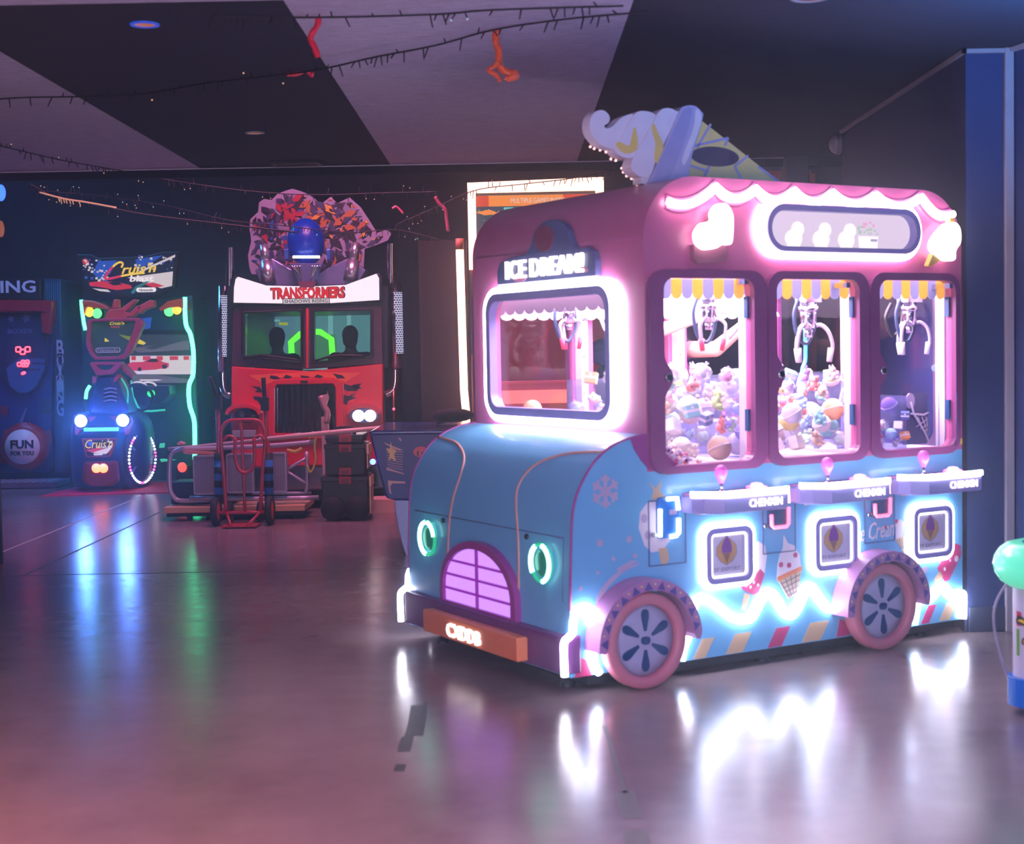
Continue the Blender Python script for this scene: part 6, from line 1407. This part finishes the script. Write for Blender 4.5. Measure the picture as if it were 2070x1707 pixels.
# bright piece of cable at the left
b = MB(); b.tube(smooth_path([at(x, y, 12.3) for x, y in ((80, 389), (130, 402), (175, 409), (235, 420))], 5), .007, 6)
for x, y in ((118, 400), (122, 401), (128, 402), (133, 403), (140, 404), (146, 405), (160, 408)): p = at(x, y, 12.3); b.cyl(p, p - Vector((-.01, 0, .035)), .005, n=5)
tag(b.build('light_garland', mat('peach_garland', (240, 180, 150), .4, em=(240, 180, 150), es=.4), None), 'short pale peach garland hanging above the racing game, at the left', 'garland')
def ribbon3(pts, Y, w, m, label, th=.004):
    P = smooth_path([at(x, y, Y) for x, y in pts], 5); b = MB(); vs = []
    for i, p in enumerate(P):
        t = (P[min(i + 1, len(P) - 1)] - P[max(i - 1, 0)]).normalized(); n_ = t.cross(Vector((0, 1, 0))).normalized(); a = .5 * sin(i * .7)
        d = (n_ * cos(a) + Vector((0, 1, 0)) * sin(a)) * w / 2; o_ = Vector((0, th / 2, 0))
        vs += [p + d - o_, p - d - o_, p - d + o_, p + d + o_]
    fs = []
    for i in range(len(P) - 1):
        for k in range(4): fs.append((4 * i + k, 4 * i + (k + 1) % 4, 4 * i + 4 + (k + 1) % 4, 4 * i + 4 + k))
    fs += [(0, 1, 2, 3), tuple(4 * (len(P) - 1) + k for k in range(4))]
    b.add(vs, fs, 0, True); tag(b.build('ribbon', m, None), label, 'ribbon', 'ribbons on the fairy lights')
M_RIB = mat('red_ribbon', (226, 40, 70), .4); M_RIBO = mat('orange_ribbon', (236, 96, 50), .4); M_RIBP = mat('pink_ribbon', (206, 80, 120), .4)
ribbon3([(644, 32), (642, 50), (632, 66), (628, 80), (636, 95), (643, 116)], 6.5, .028, M_RIB, 'red ribbon hanging from the top fairy light cable, above the truck cab game')
ribbon3([(580, 150), (598, 149), (612, 143), (622, 139), (626, 148), (634, 152)], 7.75, .03, M_RIB, 'short red ribbon lying across the middle fairy light cable')
ribbon3([(1012, 50), (1002, 62), (1003, 85), (1008, 102), (1009, 125), (1014, 140), (1032, 146), (1044, 152), (1030, 158), (1022, 155)], 6.82, .034, M_RIBO, 'curly orange ribbon hanging at the middle of the ceiling')
ribbon3([(1008, 125), (1000, 133), (988, 142), (1000, 150), (1009, 158), (1010, 166)], 6.80, .022, M_RIBO, 'thin lower tail of the orange ribbon at the middle of the ceiling')
ribbon3([(880, 398), (888, 412), (900, 424), (903, 445), (906, 468)], 12.7, .03, M_RIBP, 'pink ribbon hanging left of the glowing screen frame')
ribbon3([(793, 422), (800, 418), (808, 424), (815, 432)], 12.9, .02, M_RIBP, 'small pink ribbon curl beside the cut-out board of the truck cab game')
# ================================================================== prizes in the truck
def TL_(a, b_, z): return Vector((TX + a * cos(YAW) - b_ * sin(YAW), TY + a * sin(YAW) + b_ * cos(YAW), z))
M_TOY = objcolor('toy_fabric'); M_TOYE = mat('toy_black', (26, 24, 34), .3); M_TOYW = mat('toy_white', (236, 228, 234), .7)
M_WRAP = glass('clear_wrap', (240, 240, 252), .25, .12, haze=.2, hazec=(235, 232, 245))
def proto(kind):
    b = MB()
    if kind in ('plush_bear', 'plush_rabbit'):
        b.ell((0, 0, -.28), (.52, .46, .55), 12, 8); b.ell((0, -.08, .40), (.44, .40, .40), 12, 8); b.ell((0, -.44, .32), (.17, .14, .14), 8, 6, 1)
        for s in (-1, 1):
            if kind == 'plush_bear': b.ell((s * .33, 0, .72), (.16, .1, .16), 8, 6)
            else: b.ell((s * .18, .05, .78), (.11, .08, .34), 8, 6)
            b.ell((s * .52, -.2, -.12), (.18, .18, .32), 8, 6); b.ell((s * .34, -.34, -.72), (.2, .32, .2), 8, 6); b.ell((s * .16, -.42, .50), .055, 6, 5, 2)
    elif kind == 'ball':
        b.ell((0, 0, 0), .95, 18, 12); b.tube([(.955 * cos(2 * PI * k / 24), .955 * sin(2 * PI * k / 24), 0) for k in range(24)], .05, 6, closed=True, mi=1)
    elif kind == 'wrapped_toy':
        b.ell((0, 0, -.1), (.55, .5, .5), 12, 8); b.ell((.05, -.1, .4), (.32, .3, .3), 10, 7, 1); rn = random.Random(4)
        st = len(b.v); b.ell((0, 0, 0), .9, 14, 10, 3)
        for i in range(st, len(b.v)):
            v = Vector(b.v[i]); 
            if abs(v.z) < .88: b.v[i] = tuple(v * rn.uniform(.66, 1.08))
        b.cyl((0, 0, .85), (.1, 0, 1.0), .05, .2, 8, 3)
    elif kind == 'plush_fish':
        b.ell((0, 0, 0), (.8, .38, .48), 14, 9); b.prism([(.68, 0), (.98, .32), (.9, 0), (.98, -.32)], -.08, .08, lambda p, q, d: (p, d, q)); b.prism([(-.2, .42), (.1, .72), (.3, .4)], -.06, .06, lambda p, q, d: (p, d, q))
        for s in (-1, 1): b.ell((-.52, s * .28, .12), .08, 6, 5, 2); b.ell((.0, s * .40, -.12), (.2, .06, .12), 6, 5, 1)
    else:
        b.box(-.62, .62, -.4, .4, -.55, .55); b.box(-.63, .63, -.41, .41, -.1, .14, 1); b.prism(oval(0, .32, .14, .14, 10), -.412, -.4, lambda p, q, d: (p, d, q), 1)
    k_ = {'plush_bear': .86, 'plush_rabbit': .84, 'plush_fish': .95, 'wrapped_toy': .93}.get(kind, 1)
    b.v = [tuple(Vector(v) * k_) for v in b.v]
    me = b.build(kind, [M_TOY, M_TOYW, M_TOYE, M_WRAP], None); return me
PROTO = {}
USED = {}
CN = [('white', (240, 234, 240)), ('cream', (244, 226, 200)), ('pale pink', (246, 196, 208)), ('hot pink', (236, 70, 140)), ('coral red', (240, 90, 80)), ('orange', (244, 150, 70)), ('yellow', (246, 214, 90)), ('mint green', (170, 226, 196)), ('lime green', (170, 210, 90)), ('sky blue', (140, 190, 236)), ('navy blue', (50, 70, 140)), ('lilac', (190, 170, 230)), ('grey', (160, 160, 176)), ('tan brown', (176, 130, 96)), ('teal', (70, 160, 170)), ('purple', (120, 70, 170))]
KN = {'plush_bear': 'plush bear', 'plush_rabbit': 'plush rabbit', 'ball': 'toy ball', 'wrapped_toy': 'toy in clear wrapping', 'plush_fish': 'plush fish', 'toy_carton': 'toy carton'}
CATS = {'plush_bear': 'plush toy', 'plush_rabbit': 'plush toy', 'ball': 'ball', 'wrapped_toy': 'toy', 'plush_fish': 'plush toy', 'toy_carton': 'toy box'}
def put(kind, ci, pos, r, rot, where, group, pale=0):
    base = PROTO.get(kind)
    if base is None: o = PROTO[kind] = proto(kind)
    else: o = base.copy(); COL.objects.link(o)
    o.location = TL_(*pos); o.scale = (r, r, r); o.rotation_euler = rot
    o.color = rgb([c + (255 - c) * pale for c in CN[ci][1]])
    tag(o, '%s %s %s' % (CN[ci][0], KN[kind], where), CATS[kind], group)
def heap(n, a0, a1, b0, b1, zb, where, group, kinds, cols, seed, r0=.048, r1=.066, zmax=9, pre=()):
    rn = random.Random(seed); S = list(pre); used = set(); made = 0; t = 0
    while made < n and t < n * 30:
        t += 1; r = rn.uniform(r0, r1); best = None
        for _ in range(14):
            a, b_ = rn.uniform(a0 + r * 1.05, a1 - r * 1.05), rn.uniform(b0 + r * 1.05, max(b1 - r * 1.05, b0 + r * 1.06)); z = zb(a, b_) + r * 1.04
            for (sa, sb, sz, sr) in S:
                d2 = (a - sa) ** 2 + (b_ - sb) ** 2; R_ = (r + sr) * 1.03
                if d2 < R_ * R_: z = max(z, sz + math.sqrt(R_ * R_ - d2))
            if best is None or z < best[2]: best = (a, b_, z)
        k = rn.choice(kinds); ci = rn.choice(cols)
        if best[2] + r > zmax: continue
        if (k, ci) in used:
            fr_ = [(kk, cc) for kk in sorted(set(kinds)) for cc in sorted(set(cols)) if (kk, cc) not in used]
            if not fr_: break
            k, ci = rn.choice(fr_)
        used.add((k, ci)); S.append((*best, r)); made += 1
        put(k, ci, best, r, (rn.uniform(-.5, .5), rn.uniform(-.4, .4), rn.uniform(-1, 1) + YAW), where, group, .4 if n > 80 else .1)
    return S
ALL = ['plush_bear', 'plush_rabbit', 'wrapped_toy', 'plush_fish', 'toy_carton']
PALE = [0, 0, 1, 1, 2, 7, 9, 11, 12]; FULL = list(range(16))
b = MB()
for a0, a1 in ((.515, 1.03), (1.085, 1.88)): b.box(a0 + .02, a1 - .02, .58, .755, .956, 1.115)
ORG = Vector((0, 0, 0)); b.build('prize_bed', M_INNER, truck)
bed = lambda a, b_: 1.118 if b_ > .515 else .957
pole = lambda *ps: [(a, b_, .97 + k * .05, .042) for a, b_ in ps for k in range(9)]
heap(88, .515, 1.03, .05, .755, bed, 'in the heap behind the first side window', 'prizes behind the first side window', ALL + ['ball'], PALE + FULL, 11, zmax=1.43, pre=pole((.485, .075), (1.055, .075)))
heap(96, 1.085, 1.88, .05, .755, bed, 'in the heap behind the middle side window', 'prizes behind the middle side window', ALL + ['ball'], PALE + FULL, 12, zmax=1.40, pre=pole((1.055, .075), (1.715, .075)))
flatz = lambda a, b_: .957
heap(9, 1.80, 2.14, .042, .122, flatz, 'at the bottom of the last side window', 'prizes behind the last side window', ['ball', 'plush_bear', 'plush_fish', 'wrapped_toy', 'toy_carton'], [0, 4, 9, 10, 12, 5], 13, .030, .038, 1.2)
heap(7, 1.925, 2.135, .131, .35, flatz, 'inside the clear prize chute', 'prizes in the clear chute', ['ball', 'toy_carton', 'plush_bear'], [4, 5, 3, 8, 15], 14, .035, .055)
heap(30, .50, 1.02, .82, 1.41, flatz, 'along the bottom of the windshield', 'toys behind the windshield', ['ball', 'ball', 'wrapped_toy', 'plush_bear'], [0, 1, 2, 6, 7, 9, 11, 4, 13, 12], 15, .045, .062)
heap(34, 1.09, 2.30, .82, 1.41, flatz, 'on the far side of the clear divider', 'prizes on the far side', ['plush_bear', 'plush_rabbit', 'ball', 'plush_fish'], [3, 4, 5, 6, 10, 15, 13, 14], 16, .06, .09)
b = MB(); rn = random.Random(9); cl_ = []
for k in range(170):
    a, b_ = .526 + abs(rn.gauss(0, .065)), rn.uniform(.050, .064); z = .968 + abs(rn.gauss(0, .055)) * max(0, 1 - (a - .52) * 4)
    b.ell((a, b_, z), .0095, 7, 5, rn.choice([0, 0, 0, 1, 2, 3]))
b.v = [tuple(TL_(*v)) for v in b.v]
tag(b.build('pompoms', [mat('pompom_white', (240, 230, 236), .8), mat('pompom_pink', (236, 110, 160), .8), mat('pompom_plum', (130, 40, 110), .8), mat('pompom_orange', (240, 150, 110), .8)]), 'tiny white and pink pompoms in the lower corner of the first side window', 'pompoms', None, 'stuff')

# ================================================================== people
M_SKIN = mat('skin', (236, 176, 156), .5, var=.05); M_SKIN2 = mat('skin_tan', (206, 140, 116), .5, var=.05)
M_SHIRT = mat('navy_shirt', (30, 40, 78), .8, bump=.2, scale=60); M_TROUSER = mat('dark_trousers', (28, 28, 40), .8); M_HAIR = mat('dark_hair', (30, 22, 24), .6, bump=.6, scale=90); M_SHOE = mat('black_shoe', (20, 20, 24), .5)
def person(name, label, loc, rotz, J, shirt, trouser, hands, sleeve=.5, hairl=0, scale=1.0, vox=.010, face=True):
    """J: joints in the person's own frame (x right, y forward = facing -y, z up)"""
    t = thing(name, label, 'person', loc, rotz)
    global ORG; ORG = Vector((0, 0, 0))
    V_ = {k: Vector(v) for k, v in J.items()}
    hd = V_['head']; caps = []; ells = []
    nk = V_['neck']
    caps += [(nk, .062, hd - Vector((0, 0, .06)), .055), (V_['pelvis'], .135, V_['chest'], .15), (V_['chest'], .15, nk - Vector((0, 0, .05)), .075)]
    for s in 'LR':
        caps += [(V_['sh' + s], .062, V_['el' + s], .045), (V_['el' + s], .046, V_['wr' + s], .029), (V_['sh' + s], .065, nk - Vector((0, 0, .06)), .07), (V_['hip' + s], .095, V_['kn' + s], .06), (V_['kn' + s], .060, V_['an' + s], .040), (V_['an' + s], .042, V_['an' + s] + Vector((0, -.13, -.045)), .034)]
    ells += [(hd, (.076, .094, .112)), (hd + Vector((0, -.03, -.065)), (.056, .06, .06))]
    if face:
        ells += [(hd + Vector((0, -.100, -.022)), (.013, .018, .022)), (hd + Vector((0, -.088, .012)), (.05, .012, .012)), (hd + Vector((.077, .008, -.012)), (.011, .018, .03)), (hd + Vector((-.077, .008, -.012)), (.011, .018, .03)), (hd + Vector((0, -.087, -.068)), (.024, .011, .009))]
    for s in 'LR':                                   # hand: palm, four bent fingers and a thumb
        w_ = V_['wr' + s]; d = Vector(hands[s][0]).normalized(); up = Vector(hands[s][1]); up = (up - d * up.dot(d)).normalized(); lat = d.cross(up)
        p1_ = w_ + d * .085
        for k in range(4):
            o_ = lat * (.026 - .0175 * k); caps.append((w_ + d * .02 + o_ * .6, .015, p1_ + o_, .0125))
            L1 = (.036, .042, .039, .030)[k]; q1 = p1_ + o_ + (d * .92 - up * .38) * L1; q2 = q1 + (d * .55 - up * .83) * L1 * .8
            caps += [(p1_ + o_, .0105, q1, .0095), (q1, .0095, q2, .0080)]
        m0 = w_ + d * .03 + lat * .03; m1 = m0 + d * .035 + lat * .03 - up * .015; caps += [(m0, .015, m1, .012), (m1, .0115, m1 + d * .032 - up * .012, .0095)]
    capsule_body(caps, ells, vox, 'body', M_SKIN if face else M_SKIN2, t)
    c2 = [(V_['pelvis'] + Vector((0, 0, .03)), .150, V_['chest'], .168), (V_['chest'], .168, nk - Vector((0, 0, .075)), .082)]
    for s in 'LR':
        c2 += [(V_['sh' + s], .078, nk - Vector((0, 0, .09)), .085), (V_['sh' + s], .078, V_['sh' + s].lerp(V_['el' + s], sleeve), .070)]
    capsule_body(c2, [], vox * 1.2, 'shirt', shirt, t, 4)
    c3 = [(V_['pelvis'], .148, V_['pelvis'] + Vector((0, 0, .06)), .146)]
    for s in 'LR': c3 += [(V_['hip' + s], .106, V_['kn' + s], .074), (V_['kn' + s], .074, V_['an' + s] + Vector((0, 0, .03)), .060)]
    capsule_body(c3, [], vox * 1.3, 'trousers', trouser, t, 4)
    capsule_body([], [(hd + Vector((0, .018, .030)), (.084, .092, .096)), (hd + Vector((0, .035, -.02 - hairl)), (.078, .07, .07 + hairl)), (hd + Vector((0, -.045, .085)), (.062, .05, .036))], vox, 'hair', M_HAIR, t, 3)
    for s in 'LR':
        a = V_['an' + s]; b = MB(); b.ell(a + Vector((0, -.065, -.045)), (.046, .135, .045), 14, 8); b.box(a.x - .044, a.x + .044, a.y - .19, a.y + .06, a.z - .085, a.z - .07); b.build('shoe', M_SHOE, t)
    if face:
        for s in (-1, 1):
            b = MB(); b.ell(hd + Vector((s * .031, -.086, .0)), (.011, .007, .007), 10, 6); b.ell(hd + Vector((s * .031, -.0915, .0)), (.005, .004, .005), 8, 6, 1); b.build('eye', [M_TOYW, M_TOYE], t)
    return t
wl_ = TL_(1.60, 1.86, 0)
def wk(a, b_, z):                                   # truck frame -> the worker's own frame (faces the truck)
    return ((a - 1.60), (b_ - 1.86), z)
person('person', 'person in a navy shirt behind the truck, both arms reaching in to the claws', tuple(wl_), YAW,
    dict(head=(0.0, -.03, 1.70), neck=(0, 0, 1.54), chest=(0, 0, 1.30), pelvis=(0, 0, .98), shR=(-.17, -.03, 1.47), shL=(.20, -.05, 1.48), elR=wk(1.47, 1.46, 1.56), wrR=wk(1.74, 1.26, 1.665), elL=wk(1.93, 1.40, 1.475), wrL=wk(2.00, 1.12, 1.665),
         hipL=(.09, 0, .93), hipR=(-.09, 0, .93), knL=(.10, -.02, .50), knR=(-.10, -.02, .50), anL=(.11, .02, .085), anR=(-.11, .02, .085)),
    M_SHIRT, M_TROUSER, {'L': ((.25, -1, .2), (0, 0, 1)), 'R': ((.8, -.6, .25), (0, 0, 1))}, .48)
c1, c2 = cp(445, 1030, T0 + .62), cp(912, 1020, T0 + .62)
for c_, sh_, lab in ((c1, mat('mauve_shirt', (150, 100, 110), .8), 'person with short dark hair seen from behind in the left half of the truck cab'), (c2, mat('rose_brown_shirt', (166, 116, 126), .8), 'person with dark hair seen from behind in the right half of the truck cab')):
    h = c_.z
    person('person', lab, (c_.x, c_.y, 0), PI, dict(head=(0, 0, h), neck=(0, .0, h - .15), chest=(0, .0, h - .36), pelvis=(0, .02, .86), shR=(-.16, 0, h - .22), shL=(.16, 0, h - .22), elR=(-.20, -.12, h - .48), elL=(.20, -.12, h - .48), wrR=(-.13, -.34, h - .42), wrL=(.13, -.34, h - .42),
        hipL=(.09, 0, .84), hipR=(-.09, 0, .84), knL=(.11, -.42, .80), knR=(-.11, -.42, .80), anL=(.11, -.45, .37), anR=(-.11, -.45, .37)), sh_, M_TROUSER, {'L': ((0, -1, 0), (0, 0, 1)), 'R': ((0, -1, 0), (0, 0, 1))}, .6, .01, 1.0, .016, False)
def LAMPS():
    o = lamp('AREA', (-2.2, 3.4, 2.93), (1, .36, .32), 100, 2.0, name='warm_floor_fill'); o.data.spread = math.radians(112)  # unseen fill lamp added to warm the floor at left
    lamp('AREA', (-3.5, .6, 2.9), (1, .42, .45), 55, 2.0, name='rosy_fill')  # unseen rosy fill lamp added near the camera
    lamp('AREA', (1.8, 1.5, 2.9), (.32, .46, 1), 190, 1.8, name='blue_front_fill')  # added blue fill, out of view, for the truck front
    lamp('AREA', (-.6, .6, 1.0), (.72, .58, .80), 200, 2.0, (math.radians(118), 0, 0), 1.2, name='front_fill')  # added fill out of view, lifts ceiling and truck front; no screens there
    lamp('AREA', (-1.6, 12.2, 4.5), (1, .28, .56), 240, 1.6, (math.radians(20), 0, 0), name='far_pink_fill')  # added out of sight above the ceiling edge to light the truck cab
    lamp('AREA', (-5.8, 15.2, 4.8), (.05, .36, 1), 180, 2.0, name='far_blue_fill')  # added out of sight in the upper void to light the back left
    lamp('AREA', (2.5, 5.8, 2.3), (.06, .35, 1), 70, .4, (math.radians(170), 0, 0), name='blue_uplight')
# ================================================================== light, camera, view
def lamp(kind, loc, col, e, size=1, rot=(0, 0, 0), sy=None, name='lamp', spread=None):
    l = bpy.data.lights.new(name, kind); l.energy = e; l.color = col
    if kind == 'AREA':
        l.size = size
        if sy: l.shape = 'RECTANGLE'; l.size_y = sy
    else: l.shadow_soft_size = size
    o = bpy.data.objects.new(name, l); COL.objects.link(o); o.location = loc; o.rotation_euler = rot
    return o
w = bpy.data.worlds.new('dim_hall'); SC.world = w; w.use_nodes = True
bg = w.node_tree.nodes['Background']; bg.inputs[0].default_value = rgb((120, 92, 140)); bg.inputs[1].default_value = .05
vs = w.node_tree.nodes.new('ShaderNodeVolumeScatter'); vs.inputs['Density'].default_value = .018; vs.inputs['Anisotropy'].default_value = .9; vs.inputs['Color'].default_value = (.62, .74, 1, 1)
w.node_tree.links.new(vs.outputs[0], w.node_tree.nodes['World Output'].inputs['Volume'])
LAMPS()
cam = bpy.data.cameras.new('camera'); co = bpy.data.objects.new('camera', cam); COL.objects.link(co)
cam.sensor_fit = 'HORIZONTAL'; cam.sensor_width = 36; cam.lens = FPX / 2070 * 36
cam.dof.use_dof = True; cam.dof.focus_distance = 13.5; cam.dof.aperture_fstop = 3.6
cam.clip_start = .05; cam.clip_end = 100
R = Matrix((AX, -AY, -FW)).transposed()
co.matrix_world = Matrix.Translation(CAM) @ R.to_4x4()
SC.camera = co
vs_ = SC.view_settings; SC.display_settings.display_device = 'sRGB'
vs_.view_transform = 'Standard'; vs_.look = 'None'; vs_.exposure = 0; vs_.gamma = 1; vs_.use_curve_mapping = False
SC.cycles.max_bounces = 6; SC.cycles.diffuse_bounces = 2; SC.cycles.glossy_bounces = 4; SC.cycles.transparent_max_bounces = 18; SC.cycles.sample_clamp_indirect = 4
SC.cycles.use_denoising = True; SC.cycles.adaptive_threshold = .06
